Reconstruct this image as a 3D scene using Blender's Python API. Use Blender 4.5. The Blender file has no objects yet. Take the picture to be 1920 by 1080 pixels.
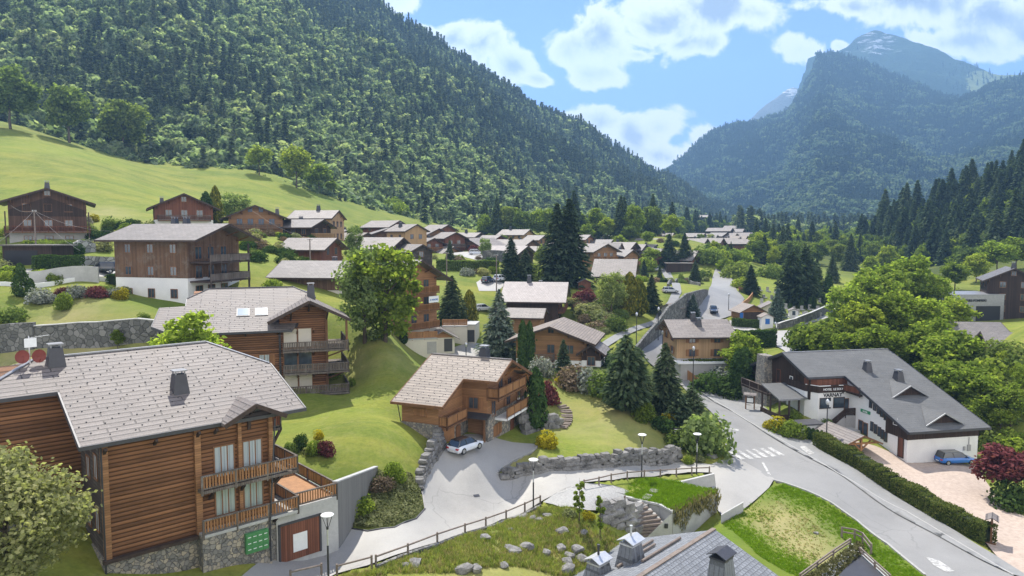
import bpy, bmesh, math, random
import numpy as np
from mathutils import Vector, Matrix, noise as mnoise
R = math.radians
SC = bpy.context.scene
COL = SC.collection
random.seed(7); RNG = np.random.default_rng(7)

# ------------------------------------------------------------------ camera
FPX, CZ = 1330.0, 24.0
PITCH = math.atan(100.0 / FPX)
cam_d = bpy.data.cameras.new("camera"); cam_d.sensor_width = 36.0
cam_d.lens = 36.0 * FPX / 1920.0
cam_d.clip_start = 0.5; cam_d.clip_end = 60000
cam = bpy.data.objects.new("camera", cam_d); COL.objects.link(cam)
cam.location = (0, 0, CZ); cam.rotation_euler = (math.pi / 2 - PITCH, 0, 0)
SC.camera = cam

# ------------------------------------------------------------------ light
SUN_EL, SUN_AZ = R(57), R(-15)          # azimuth from +Y towards +X
SKY_STR, SUN_STR, EXPO = 0.15, 3.2, 1.42
HAZE = 1.9e-4
sd = bpy.data.lights.new("sun", 'SUN'); sd.energy = SUN_STR; sd.angle = R(0.5); sd.color = (1.0, 0.95, 0.86)
sun = bpy.data.objects.new("sun", sd); COL.objects.link(sun)
sdir = Vector((math.sin(SUN_AZ) * math.cos(SUN_EL), math.cos(SUN_AZ) * math.cos(SUN_EL), math.sin(SUN_EL)))
sun.rotation_euler = (-sdir).to_track_quat('-Z', 'Y').to_euler()
sun.location = (0, 0, 400)
SC.view_settings.view_transform = 'Standard'; SC.view_settings.look = 'None'
SC.view_settings.exposure = EXPO; SC.view_settings.gamma = 1.0
SC.cycles.max_bounces = 6; SC.cycles.diffuse_bounces = 3; SC.cycles.transmission_bounces = 4
SC.cycles.volume_bounces = 0; SC.cycles.use_denoising = True

def ray(px, py):
    a = (px - 960) / FPX; v = (540 - py) / FPX
    y = math.cos(PITCH) + v * math.sin(PITCH); z = -math.sin(PITCH) + v * math.cos(PITCH)
    return a / y, z / y
def P(px, py, Y):
    u, w = ray(px, py)
    return Vector((u * Y, Y, CZ + w * Y))
def proj(q):
    x, y, z = q[0], q[1], q[2] - CZ
    zc = y * math.cos(PITCH) - z * math.sin(PITCH); yc = y * math.sin(PITCH) + z * math.cos(PITCH)
    return 960 + FPX * x / zc, 540 - FPX * yc / zc

# ------------------------------------------------------------------ node helper
class NT:
    def __init__(s, tree): s.t = tree; s.n = tree.nodes; s.l = tree.links
    def new(s, typ, **kw):
        nd = s.n.new(typ)
        for k, v in kw.items(): setattr(nd, k, v)
        return nd
    def set(s, nd, key, val):
        i = nd.inputs[key]
        if hasattr(val, 'is_linked') or isinstance(val, bpy.types.NodeSocket): s.l.new(val, i)
        else: i.default_value = val
    def math(s, op, a, b=None, c=None, clamp=False):
        m = s.new('ShaderNodeMath', operation=op, use_clamp=clamp)
        for k, v in enumerate((a, b, c)):
            if v is not None: s.set(m, k, v)
        return m.outputs[0]
    def vmath(s, op, a, b=None):
        m = s.new('ShaderNodeVectorMath', operation=op)
        s.set(m, 0, a)
        if b is not None: s.set(m, 1, b)
        return m
    def mix(s, f, a, b, blend='MIX'):
        m = s.new('ShaderNodeMix', data_type='RGBA', blend_type=blend)
        s.set(m, 0, f); s.set(m, 6, a); s.set(m, 7, b)
        return m.outputs[2]
    def noise(s, vec, scale, detail=3, rough=.55, dist=0):
        nd = s.new('ShaderNodeTexNoise'); nd.inputs['Scale'].default_value = scale
        nd.inputs['Detail'].default_value = detail; nd.inputs['Roughness'].default_value = rough
        nd.inputs['Distortion'].default_value = dist
        if vec is not None: s.l.new(vec, nd.inputs['Vector'])
        return nd.outputs['Fac']
    def ramp(s, fac, stops):
        nd = s.new('ShaderNodeValToRGB'); e = nd.color_ramp.elements
        while len(e) < len(stops): e.new(.5)
        for i, (p, c) in enumerate(stops):
            e[i].position = p; e[i].color = tuple(c) + ((1,) if len(c) == 3 else ())
        s.set(nd, 0, fac); return nd.outputs[0]
    def smooth(s, v, a, b):
        m = s.new('ShaderNodeMapRange', interpolation_type='SMOOTHSTEP')
        s.set(m, 'Value', v); m.inputs['From Min'].default_value = a; m.inputs['From Max'].default_value = b
        return m.outputs[0]
def c4(c): return (c[0], c[1], c[2], 1)

# ------------------------------------------------------------------ world: sky and cumulus
W = bpy.data.worlds.new("World"); SC.world = W; W.use_nodes = True
wt = NT(W.node_tree); wt.n.clear()
sky = wt.new('ShaderNodeTexSky', sky_type='NISHITA', sun_disc=False)
sky.sun_elevation = SUN_EL; sky.sun_rotation = SUN_AZ; sky.altitude = 1000
sky.air_density = 1.0; sky.dust_density = 0.2; sky.ozone_density = 1.6
gen = wt.new('ShaderNodeTexCoord').outputs['Generated']
sx = wt.new('ShaderNodeSeparateXYZ'); wt.l.new(gen, sx.inputs[0])
ysafe = wt.math('MAXIMUM', sx.outputs[1], 0.02)
uu = wt.math('DIVIDE', sx.outputs[0], ysafe); vv = wt.math('DIVIDE', sx.outputs[2], ysafe)
cmb = wt.new('ShaderNodeCombineXYZ'); wt.l.new(uu, cmb.inputs[0]); wt.l.new(vv, cmb.inputs[1])
uv = cmb.outputs[0]
# cloud banks: bearing/elevation of each puff, half widths, greyness
PUFFS = [(735,0,75,26,.1),(800,62,40,20,.1),(850,75,62,36,.5),(900,88,66,44,.55),(955,125,60,40,.4),(1005,148,34,16,.1),
 (1060,90,52,44,.15),(1110,140,62,30,.12),(1140,60,90,58,.55),(1240,40,140,72,.9),(1340,20,130,62,1.),(1290,80,100,26,.3),(1200,95,30,16,.1),
 (1500,100,46,32,.1),(1570,80,22,16,.05),(1600,8,110,26,.3),(1720,10,190,48,.8),(1860,25,150,56,.8),(1800,75,130,30,.4),(1940,60,90,40,.5),
 (1075,228,50,28,.1),(1120,232,60,34,.3),(1190,255,78,50,.4),(1250,290,70,36,.4),(1150,290,90,36,.35),(1320,258,30,20,.05),(1240,235,60,36,.15),(1280,320,50,20,.1)]
warp = wt.new('ShaderNodeTexNoise'); warp.inputs['Scale'].default_value = 9; warp.inputs['Detail'].default_value = 2
wt.l.new(uv, warp.inputs['Vector'])
wv = wt.vmath('SCALE', wt.vmath('SUBTRACT', warp.outputs['Color'], (.5,.5,.5)).outputs[0]); wv.inputs['Scale'].default_value = .045
uvw = wt.vmath('ADD', uv, wv.outputs[0]).outputs[0]
fld = None; drk = None
for (px, py, rx, ry, dk) in PUFFS:
    u0, w0 = ray(px, py)
    d = wt.vmath('SUBTRACT', uvw, (u0, w0, 0)).outputs[0]
    d = wt.vmath('MULTIPLY', d, (FPX / rx, FPX / ry, 0)).outputs[0]
    ln = wt.vmath('LENGTH', d).outputs['Value']
    m = wt.math('SUBTRACT', 1.22, ln)
    fld = m if fld is None else wt.math('SMOOTH_MAX', fld, m, .25)
    g = wt.math('MULTIPLY', wt.math('MAXIMUM', wt.math('SUBTRACT', 1.5, ln), 0.), dk)
    drk = g if drk is None else wt.math('SMOOTH_MAX', drk, g, .2)
n1 = wt.noise(uv, 13, 10, .62, .5)
n2 = wt.noise(uv, 34, 6, .6)
fb = wt.math('ADD', wt.math('MULTIPLY', wt.math('SUBTRACT', n1, .5), 2.1), wt.math('MULTIPLY', wt.math('SUBTRACT', n2, .5), .7))
den = wt.math('ADD', fld, fb)
mask = wt.smooth(den, .16, .5)
front = wt.smooth(sx.outputs[1], .03, .15)
back = wt.smooth(wt.noise(gen, 3.0, 6, .55), .44, .56)          # unseen clouds behind the view, spread and brightened as added fill light
mask = wt.math('ADD', wt.math('MULTIPLY', mask, front), wt.math('MULTIPLY', back, wt.math('SUBTRACT', 1., front)), clamp=True)
shade = wt.math('MULTIPLY', wt.math('ADD', drk, wt.math('MULTIPLY', wt.math('SUBTRACT', n1, .5), .9)), wt.smooth(den, .5, 1.5))
ccol = wt.ramp(shade, [(0.0,(1.0,1.0,1.0)),(.18,(.80,.82,.85)),(.45,(.50,.53,.57)),(.8,(.34,.37,.42))])
bg1 = wt.new('ShaderNodeBackground'); bg1.inputs[1].default_value = SKY_STR
wt.l.new(wt.mix(1.0, sky.outputs[0], (.25,.275,.45,1), 'MULTIPLY'), bg1.inputs[0])
bg2 = wt.new('ShaderNodeBackground'); bg2.inputs[1].default_value = 1.3 / 2 ** EXPO; wt.l.new(wt.mix(wt.math('MULTIPLY', wt.math('SUBTRACT', 1., front), .9), ccol, (2.1,2.05,1.95,1)), bg2.inputs[0])  # the unseen clouds are raised above white to add fill
mx = wt.new('ShaderNodeMixShader'); wt.l.new(mask, mx.inputs[0]); wt.l.new(bg1.outputs[0], mx.inputs[1]); wt.l.new(bg2.outputs[0], mx.inputs[2])
wo = wt.new('ShaderNodeOutputWorld'); wt.l.new(mx.outputs[0], wo.inputs[0])

# ------------------------------------------------------------------ object helpers
def tag(o, label=None, cat=None, group=None, kind=None):
    if label: o['label'] = label
    if cat: o['category'] = cat
    if group: o['group'] = group
    if kind: o['kind'] = kind
    return o
def thing(name, label, cat, loc=(0,0,0), rotz=0.0, group=None):
    o = bpy.data.objects.new(name, None); COL.objects.link(o)
    o.location = loc; o.rotation_euler = (0, 0, rotz); o.empty_display_size = .3
    return tag(o, label, cat, group)
def link_mesh(name, me, parent=None):
    o = bpy.data.objects.new(name, me); COL.objects.link(o)
    if parent: o.parent = parent
    return o
def copy_tree(o, parent=None):
    c = o.copy(); COL.objects.link(c)
    if parent: c.parent = parent
    for ch in o.children: copy_tree(ch, c)
    return c

class MB:
    """collects shapes, links them as one mesh"""
    def __init__(s): s.v = []; s.f = []; s.m = []; s.sm = []
    def add(s, vs, fs, m=0, sm=False):
        b = len(s.v); s.v += [tuple(v) for v in vs]
        s.f += [tuple(i + b for i in f) for f in fs]; s.m += [m] * len(fs); s.sm += [sm] * len(fs)
        return s
    def box(s, x0, x1, y0, y1, z0, z1, m=0):
        v = [(x0,y0,z0),(x1,y0,z0),(x1,y1,z0),(x0,y1,z0),(x0,y0,z1),(x1,y0,z1),(x1,y1,z1),(x0,y1,z1)]
        return s.add(v, [(0,3,2,1),(4,5,6,7),(0,1,5,4),(1,2,6,5),(2,3,7,6),(3,0,4,7)], m)
    def hexa(s, lo, hi, m=0):                       # two quads of four points
        return s.add(list(lo) + list(hi), [(0,3,2,1),(4,5,6,7),(0,1,5,4),(1,2,6,5),(2,3,7,6),(3,0,4,7)], m)
    def bar(s, p, q, w=.1, h=None, m=0, up=(0,0,1)):
        p = Vector(p); q = Vector(q); h = h or w
        d = (q - p).normalized(); sd = d.cross(Vector(up))
        if sd.length < 1e-4: sd = d.cross(Vector((0,1,0)))
        sd.normalize(); u = sd.cross(d).normalized()
        a = sd * w / 2; b = u * h / 2
        return s.hexa([p-a-b, p+a-b, p+a+b, p-a+b], [q-a-b, q+a-b, q+a+b, q-a+b], m)
    def tube(s, p, q, r0, r1=None, n=8, m=0, cap=True):
        p = Vector(p); q = Vector(q); r1 = r0 if r1 is None else r1
        d = (q - p).normalized(); a = d.orthogonal().normalized(); b = d.cross(a)
        vs = []
        for (c, r) in ((p, r0), (q, r1)):
            for k in range(n):
                t = 2 * math.pi * k / n; vs.append(c + a * math.cos(t) * r + b * math.sin(t) * r)
        s.add(vs, [(k, (k+1) % n, n + (k+1) % n, n + k) for k in range(n)], m, True)
        if cap: s.add(vs, [tuple(range(n-1, -1, -1)), tuple(range(n, 2*n))], m)
        return s
    def lathe(s, prof, n=12, m=0, c=(0,0,0)):       # prof: list of (r, z)
        vs = []; fs = []
        for r, z in prof:
            for k in range(n):
                t = 2 * math.pi * k / n; vs.append((c[0] + r*math.cos(t), c[1] + r*math.sin(t), c[2] + z))
        for i in range(len(prof) - 1):
            for k in range(n): fs.append((i*n+k, i*n+(k+1) % n, (i+1)*n+(k+1) % n, (i+1)*n+k))
        return s.add(vs, fs, m, True)
    def prism(s, poly, vec, m=0):                   # poly of 3d points extruded along vec
        n = len(poly); a = [Vector(p) for p in poly]; b = [p + Vector(vec) for p in a]
        return s.add(a + b, [tuple(range(n-1, -1, -1)), tuple(range(n, 2*n))] + [(k, (k+1) % n, n+(k+1) % n, n+k) for k in range(n)], m)
    def build(s, name, mats, parent=None, bevel=0):
        me = bpy.data.meshes.new(name); me.from_pydata(s.v, [], s.f)
        for mt in (mats if isinstance(mats, (list, tuple)) else [mats]): me.materials.append(mt)
        me.polygons.foreach_set('material_index', s.m); me.polygons.foreach_set('use_smooth', s.sm)
        bm = bmesh.new(); bm.from_mesh(me); bmesh.ops.recalc_face_normals(bm, faces=bm.faces); bm.to_mesh(me); bm.free()
        return link_mesh(name, me, parent)

# ------------------------------------------------------------------ terrain
TC = [(0,1080,40),(190,1075,42.5),(330,1080,45),(507,1042,50.2),(616,1092,48),(500,1078,47),(560,1000,54.5),(700,1005,55),(640,1080,48.5),
 (800,960,60),(1000,957,64),(1203,900,74),(1305,893,77),(1400,850,85),(1480,960,70),(1900,1080,59),(1740,1080,58.5),(1600,1000,67),
 (1450,1000,66),(1550,1075,58),(1340,990,66),(1300,1010,66),(1400,955,70.5),(1250,1030,63),(1200,1015,64),(1180,957,66.5),(900,1010,56),(900,1075,50),(1050,1040,56),(1100,990,60),(1000,1075,51.5),
 (850,920,66),(875,850,70.5),(830,842,71),(950,838,75),(1040,800,86),(1100,730,96),(1200,790,87),(1230,830,84),(1100,880,73.8),(1100,851,76.5),
 (945,893,71.5),(960,880,73),(1270,868,81),(1265,855,82),
 (700,700,88),(600,755,81.5),(560,830,66),(640,870,62.5),(760,800,71),(780,872,66.3),(700,940,59),(720,880,62.8),(720,992,55.5),(795,975,59),
 (600,735,84),(450,700,86.5),(540,735,84),(300,650,84),(150,648,85),(0,655,84),(100,685,76),(0,780,62),(0,900,50),
 (690,640,95),(750,660,95),(780,700,91),
 (150,605,88),(0,605,88),(290,605,88),(100,560,96),(100,527,104),(250,560,97),(200,508,113),(0,500,112),(60,470,120),(330,555,104),(430,545,106),(510,530,112),
 (80,440,138),(310,420,160),(450,425,170),(560,440,165),(640,450,190),(0,420,150),
 (0,350,190),(200,340,210),(0,228,300),(250,300,300),(450,320,300),(640,375,310),(760,408,320),(900,435,345),(400,370,250),(600,400,260),(680,425,260),
 (880,545,160),(1000,520,180),(930,525,172),(820,470,230),(760,500,175),(1000,470,270),(1100,470,290),(700,470,210),(900,450,300),(1200,450,400),
 (1100,440,360),(1390,445,560),(1300,455,430),(1250,500,260),(860,650,125),(820,655,122),(790,690,108),(950,690,112),(1060,690,112),(1010,602,150),
 (1130,560,165),(1170,600,148),(1120,640,131),(1200,620,143),(1230,580,165),(1200,660,128),(1240,660,133),(1330,590,166),(1350,500,260),(1340,540,205),
 (1240,530,205),(1260,480,270),(1290,535,192),(1310,740,112),(1250,690,126),(1305,690,124),
 (1450,660,130),(1410,760,107),(1500,760,101),(1700,865,88),(1789,873,86),(1750,950,73.5),(1880,1000,68),(1900,880,87),(1640,650,120),
 (1460,620,150),(1450,635,148),(1550,640,145),(1480,600,165),(1500,580,195),(1550,560,210),(1420,545,215),(1600,520,270),(1600,600,165),
 (1700,690,118),(1850,650,120),(1880,605,165),(1830,705,106),(1900,780,94),(1700,520,280),(1850,470,300),(1920,500,240),(1500,470,420),(1600,460,500),
 (1400,480,330),(1450,510,270),(-350,700,75),(-350,450,150),(-350,230,300),(-350,1100,35),(2250,500,250),(2250,720,110),(2250,1080,60),
 (-300,1500,22),(960,1600,25),(2200,1600,25),(300,1500,25),(-300,300,650),(200,400,650),(700,420,700),(1100,430,750),(1340,440,800),(1700,440,800),(2200,420,600)]
# footings, given in each building's own axes: (datum x, y, azimuth) then (x along, y back, height)
TW = []
for (ox, oy, az, lst) in (
  (-9.2,81.0,1.975,[(5.5,-4,1.8),(8.6,-2.5,1.3),(8.6,1,1.1),(8.6,5,.7),(12,3,.6),(10.5,9,1.8),(5,0,2.3),(5,5,3.5),(2,8,5.5),(12,-3,.9),(7,-8,1.9),(4.6,-9.5,2.9),(2,-9,4.0),(-.5,-8,4.6),(9.5,-6,1.4)]),
  (-39.25,90.0,1.234,[(9,-11,4.65),(13,-11.4,4.6),(17,-11.4,4.7),(18,-7,5.2),(3,-10.5,6.2)]),
  (48.76,86.0,R(78.6),[(.3,12,-2.4),(.3,6,-3.3),(.3,1,-4.3),(5,0,-4.55),(11,0,-4.95),(14,4,-4.3),(-5,12.6,-1.7),(3,-3,-4.7),(12,-4,-5.2),(-8,15,-1.9),(-9,22,-2.0),(-5,28,-2.3),(-4.5,5,-3.5),(-9,4,-3.4)])):
    ee = (math.sin(az), math.cos(az))
    TW += [(ox + ee[0]*a - ee[1]*b, oy + ee[1]*a + ee[0]*b, c) for a, b, c in lst]
_kx, _kl, _c = 1.0, .55, .1
def _feat(x, y):
    y = np.maximum(y, 6.0)
    return np.stack([x / y * _kx, np.log(y) * _kl], -1)
_pts = np.array([list(P(*c)) for c in TC] + [list(c) for c in TW])
_A = _feat(_pts[:,0], _pts[:,1]); _w = (_pts[:,2] - CZ) / _pts[:,1]
def _phi(d2): return np.sqrt(d2 + _c * _c)
_K = _phi(((_A[:,None] - _A[None]) ** 2).sum(-1)) - 0.0
_n = len(_A); _Q = np.concatenate([np.ones((_n,1)), _A], 1)
_M = np.block([[_K - np.eye(_n) * 1e-4, _Q], [_Q.T, np.zeros((3,3))]])
_sol = np.linalg.solve(_M, np.concatenate([_w, np.zeros(3)]))
def TZ(x, y):
    x = np.atleast_1d(np.asarray(x, float)); y = np.atleast_1d(np.asarray(y, float))
    sh = x.shape; x = x.ravel(); y = y.ravel(); out = np.empty(len(x))
    for i in range(0, len(x), 20000):
        f = _feat(x[i:i+20000], y[i:i+20000])
        k = _phi(((f[:,None] - _A[None]) ** 2).sum(-1))
        out[i:i+20000] = (k @ _sol[:_n] + _sol[_n] + f @ _sol[_n+1:]) * np.maximum(y[i:i+20000], 6.) + CZ
    return out.reshape(sh)
def tz(x, y): return float(TZ(x, y)[0])
_L = np.exp(np.linspace(math.log(24), math.log(790), 900))
def hit(px, py, lift=0.0):
    u, w = ray(px, py)
    h = CZ + w * _L - TZ(u * _L, _L) - lift
    k = np.argmax(h < 0)
    if h[k] >= 0: k = len(_L) - 1
    if k == 0: Y = _L[0]
    else:
        a, b = h[k-1], h[k]; Y = _L[k-1] + (_L[k] - _L[k-1]) * a / (a - b)
    return Vector((u * Y, Y, tz(u * Y, Y)))
def ground(px, Y): 
    u = (px - 960) / FPX; x = u * Y
    for _ in range(3):
        z = tz(x, Y); x = u * (Y * math.cos(PITCH) - (z - CZ) * math.sin(PITCH))
    return Vector((x, Y, tz(x, Y)))

def grid_mesh(name, V, nu, nv, mat, smooth=True):
    me = bpy.data.meshes.new(name)
    i = np.arange(nu * nv).reshape(nu, nv)
    q = np.stack([i[:-1,:-1], i[1:,:-1], i[1:,1:], i[:-1,1:]], -1).reshape(-1, 4)
    me.vertices.add(len(V)); me.vertices.foreach_set('co', V.astype(np.float32).ravel())
    me.loops.add(q.size); me.loops.foreach_set('vertex_index', q.ravel().astype(np.int32))
    me.polygons.add(len(q)); me.polygons.foreach_set('loop_start', np.arange(0, q.size, 4, dtype=np.int32))
    me.update(calc_edges=True); me.validate()
    me.polygons.foreach_set('use_smooth', [smooth] * len(me.polygons))
    if mat: me.materials.append(mat)
    return me
# ------------------------------------------------------------------ materials
MATS = {}
def base_mat(name, rough=.8, spec=.3):
    m = bpy.data.materials.new(name); m.use_nodes = True; t = NT(m.node_tree)
    b = t.n['Principled BSDF']; b.inputs['Roughness'].default_value = rough
    b.inputs['Specular IOR Level'].default_value = spec
    MATS[name] = m
    return m, t, b
def objco(t): return t.new('ShaderNodeTexCoord').outputs['Object']
def bump(t, b, h, strength=.4, dist=.05):
    n = t.new('ShaderNodeBump'); n.inputs['Strength'].default_value = strength; n.inputs['Distance'].default_value = dist
    t.set(n, 'Height', h); t.l.new(n.outputs[0], b.inputs['Normal'])
def plain(name, c, rough=.7, var=.18, scale=1.5, spec=.3, metal=0, bmp=0):
    """one colour, weathered by two sizes of noise"""
    m, t, b = base_mat(name, rough, spec); co = objco(t)
    n = t.noise(co, scale, 5, .6); n2 = t.noise(co, scale * 9, 3)
    f = t.math('ADD', t.math('MULTIPLY', n, .65), t.math('MULTIPLY', n2, .35))
    lo = [x * (1 - var * 1.6) for x in c]; hi = [min(1, x * (1 + var * 1.6)) for x in c]
    t.l.new(t.ramp(f, [(.28, lo), (.72, hi)]), b.inputs['Base Color']); b.inputs['Metallic'].default_value = metal
    if bmp: bump(t, b, f, bmp)
    return m
def boards(name, c, axis='Z', period=.2, gap=.12, rough=.75, var=.35, rnd=0.0, grey=None):
    """planks or logs: stripes across one axis, each plank its own tone"""
    m, t, b = base_mat(name, rough, .2); co = objco(t)
    s = t.new('ShaderNodeSeparateXYZ'); t.l.new(co, s.inputs[0])
    a = s.outputs[2] if axis == 'Z' else (s.outputs[1] if axis == 'Y' else (s.outputs[0] if axis == 'X' else t.math('ADD', s.outputs[0], s.outputs[1])))
    q = t.math('DIVIDE', a, period); fl = t.math('FLOOR', q); fr = t.math('FRACT', q)
    wn = t.new('ShaderNodeTexWhiteNoise', noise_dimensions='1D'); t.l.new(fl, wn.inputs['W'])
    st = t.vmath('MULTIPLY', co, (.6, .6, 7) if axis == 'Z' else (6, 6, .5)).outputs[0]
    n = t.noise(st, 1.3, 5, .65); n2 = t.noise(co, .45, 4, .6)
    f = t.math('ADD', t.math('ADD', t.math('MULTIPLY', wn.outputs[0], .34), t.math('MULTIPLY', n, .4)), t.math('MULTIPLY', n2, .3))
    lo = [x * (1 - var) for x in c]; hi = [x * (1 + var) for x in c]
    col = t.ramp(f, [(.25, lo), (.55, c), (.85, hi)])
    if grey: col = t.mix(t.smooth(t.noise(co, .8, 5, .7), .48, .75), col, c4(grey))
    edge = t.math('ABSOLUTE', t.math('SUBTRACT', fr, .5))       # 0 centre, .5 seam
    seam = t.smooth(edge, .5 - gap, .5)
    col = t.mix(seam, col, c4([x * (.3 if 'curtain' not in name else .72) for x in c]))
    t.l.new(col, b.inputs['Base Color'])
    prof = t.math('SQRT', t.math('MAXIMUM', t.math('SUBTRACT', .26, t.math('MULTIPLY', edge, edge)), 0.)) if rnd else t.math('SUBTRACT', 1., seam)
    bump(t, b, prof, .9 if rnd else .5, period * (.45 if rnd else .1))
    return m
def tiles(name, c, along='Y', row=.36, wid=.5, var=.3, mortar=.012, stain=None, rough=.6, dark=.35, spec=.3):
    """roof courses: rows along the slope axis, pieces along the ridge"""
    m, t, b = base_mat(name, rough, spec); co = objco(t)
    s = t.new('ShaderNodeSeparateXYZ'); t.l.new(co, s.inputs[0])
    k = t.new('ShaderNodeCombineXYZ')
    t.l.new(s.outputs[0 if along == 'Y' else 1], k.inputs[0]); t.l.new(s.outputs[1 if along == 'Y' else 0], k.inputs[1])
    br = t.new('ShaderNodeTexBrick'); t.l.new(k.outputs[0], br.inputs[0])
    br.inputs['Scale'].default_value = 1; br.inputs['Mortar Size'].default_value = mortar; br.inputs['Mortar Smooth'].default_value = .3
    br.inputs['Brick Width'].default_value = wid; br.inputs['Row Height'].default_value = row; br.inputs['Bias'].default_value = 0
    br.inputs[1].default_value = c4([x * (1 - var) for x in c]); br.inputs[2].default_value = c4([min(1, x * (1 + var)) for x in c])
    br.inputs[3].default_value = c4([x * dark for x in c])
    # the lower edge of each course stands proud
    fr = t.math('FRACT', t.math('DIVIDE', s.outputs[1 if along == 'Y' else 0], row))
    n = t.noise(co, .55, 6, .65); n2 = t.noise(co, 7, 4, .6)
    col = t.mix(t.math('MULTIPLY', t.smooth(n, .35, .7), .45), br.outputs[0], c4([x * .62 for x in c]))
    col = t.mix(t.math('MULTIPLY', t.smooth(n2, .4, .75), .3), col, c4([min(1, x * 1.45) for x in c]))
    if stain: col = t.mix(t.math('MULTIPLY', t.smooth(t.noise(co, .33, 5, .7), .5, .72), .6), col, c4(stain))
    t.l.new(col, b.inputs['Base Color'])
    tri = t.math('ABSOLUTE', t.math('SUBTRACT', fr, .5))
    bump(t, b, t.math('ADD', t.math('MULTIPLY', tri, 1.2), t.math('SUBTRACT', n2, br.outputs[1])), .6, .04)
    return m
def rubble(name, c, scale=2.2, c2=None, joint=(.12,.115,.11), rough=.85, squash=1.0):
    """irregular stones with joints"""
    m, t, b = base_mat(name, rough, .2); co = objco(t)
    v0 = t.vmath('MULTIPLY', co, (1, 1, squash)).outputs[0]
    nn = t.new('ShaderNodeTexNoise'); nn.inputs['Scale'].default_value = scale * 1.3; t.l.new(v0, nn.inputs['Vector'])
    wv = t.vmath('SCALE', nn.outputs['Color']); wv.inputs['Scale'].default_value = .25 / scale
    v = t.vmath('ADD', v0, wv.outputs[0]).outputs[0]
    a = t.new('ShaderNodeTexVoronoi', feature='F1'); a.inputs['Scale'].default_value = scale; t.l.new(v, a.inputs['Vector'])
    e = t.new('ShaderNodeTexVoronoi', feature='DISTANCE_TO_EDGE'); e.inputs['Scale'].default_value = scale; t.l.new(v, e.inputs['Vector'])
    sp = t.new('ShaderNodeSeparateColor'); t.l.new(a.outputs['Color'], sp.inputs[0])
    g = t.noise(co, scale * 5, 5, .65)
    f = t.math('ADD', t.math('MULTIPLY', sp.outputs[0], .6), t.math('MULTIPLY', g, .45))
    c2 = c2 or [x * 1.35 for x in c]
    col = t.ramp(f, [(.15, [x * .6 for x in c]), (.5, c), (.85, c2)])
    jm = t.smooth(e.outputs['Distance'], .0, .07)
    col = t.mix(jm, c4(joint), col); t.l.new(col, b.inputs['Base Color'])
    bump(t, b, t.math('ADD', jm, t.math('MULTIPLY', g, .5)), .8, .08)
    return m
def leaf(name, c, c2=None, trans=.35, objvar=.5, hue=(1.25,.95,.8)):
    m = bpy.data.materials.new(name); m.use_nodes = True; t = NT(m.node_tree); t.n.clear(); MATS[name] = m
    geo = t.new('ShaderNodeNewGeometry'); oi = t.new('ShaderNodeObjectInfo')
    c2 = c2 or [min(1, c[0] * 2.2), min(1, c[1] * 1.8), c[2] * 1.5]
    pn = t.noise(geo.outputs['Position'], .35, 2)
    f = t.math('ADD', t.math('MULTIPLY', geo.outputs['Random Per Island'], .65), t.math('MULTIPLY', pn, .4))
    col = t.ramp(f, [(.15, [x * .6 for x in c]), (.5, c), (.95, c2)])
    r = t.ramp(oi.outputs['Random'], [(0, (1 - objvar * .55,) * 3), (.5, (1, 1, 1)), (1, [1 + objvar * (h - .6) for h in hue])])
    col = t.mix(1.0, col, r, 'MULTIPLY')
    d = t.new('ShaderNodeBsdfDiffuse'); tr = t.new('ShaderNodeBsdfTranslucent'); mx = t.new('ShaderNodeMixShader')
    t.l.new(col, d.inputs[0]); t.l.new(t.mix(1.0, col, (1.25, 1.35, .7, 1), 'MULTIPLY'), tr.inputs[0])
    mx.inputs[0].default_value = trans
    t.l.new(d.outputs[0], mx.inputs[1]); t.l.new(tr.outputs[0], mx.inputs[2])
    o = t.new('ShaderNodeOutputMaterial'); t.l.new(mx.outputs[0], o.inputs[0])
    return m
def glass(name='window_glass', c=(.03,.04,.05)):
    m, t, b = base_mat(name, .08, .8); co = objco(t)
    t.l.new(t.ramp(t.noise(co, .9, 3), [(.35, c), (.7, [x * 2.6 for x in c])]), b.inputs['Base Color'])
    return m
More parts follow.
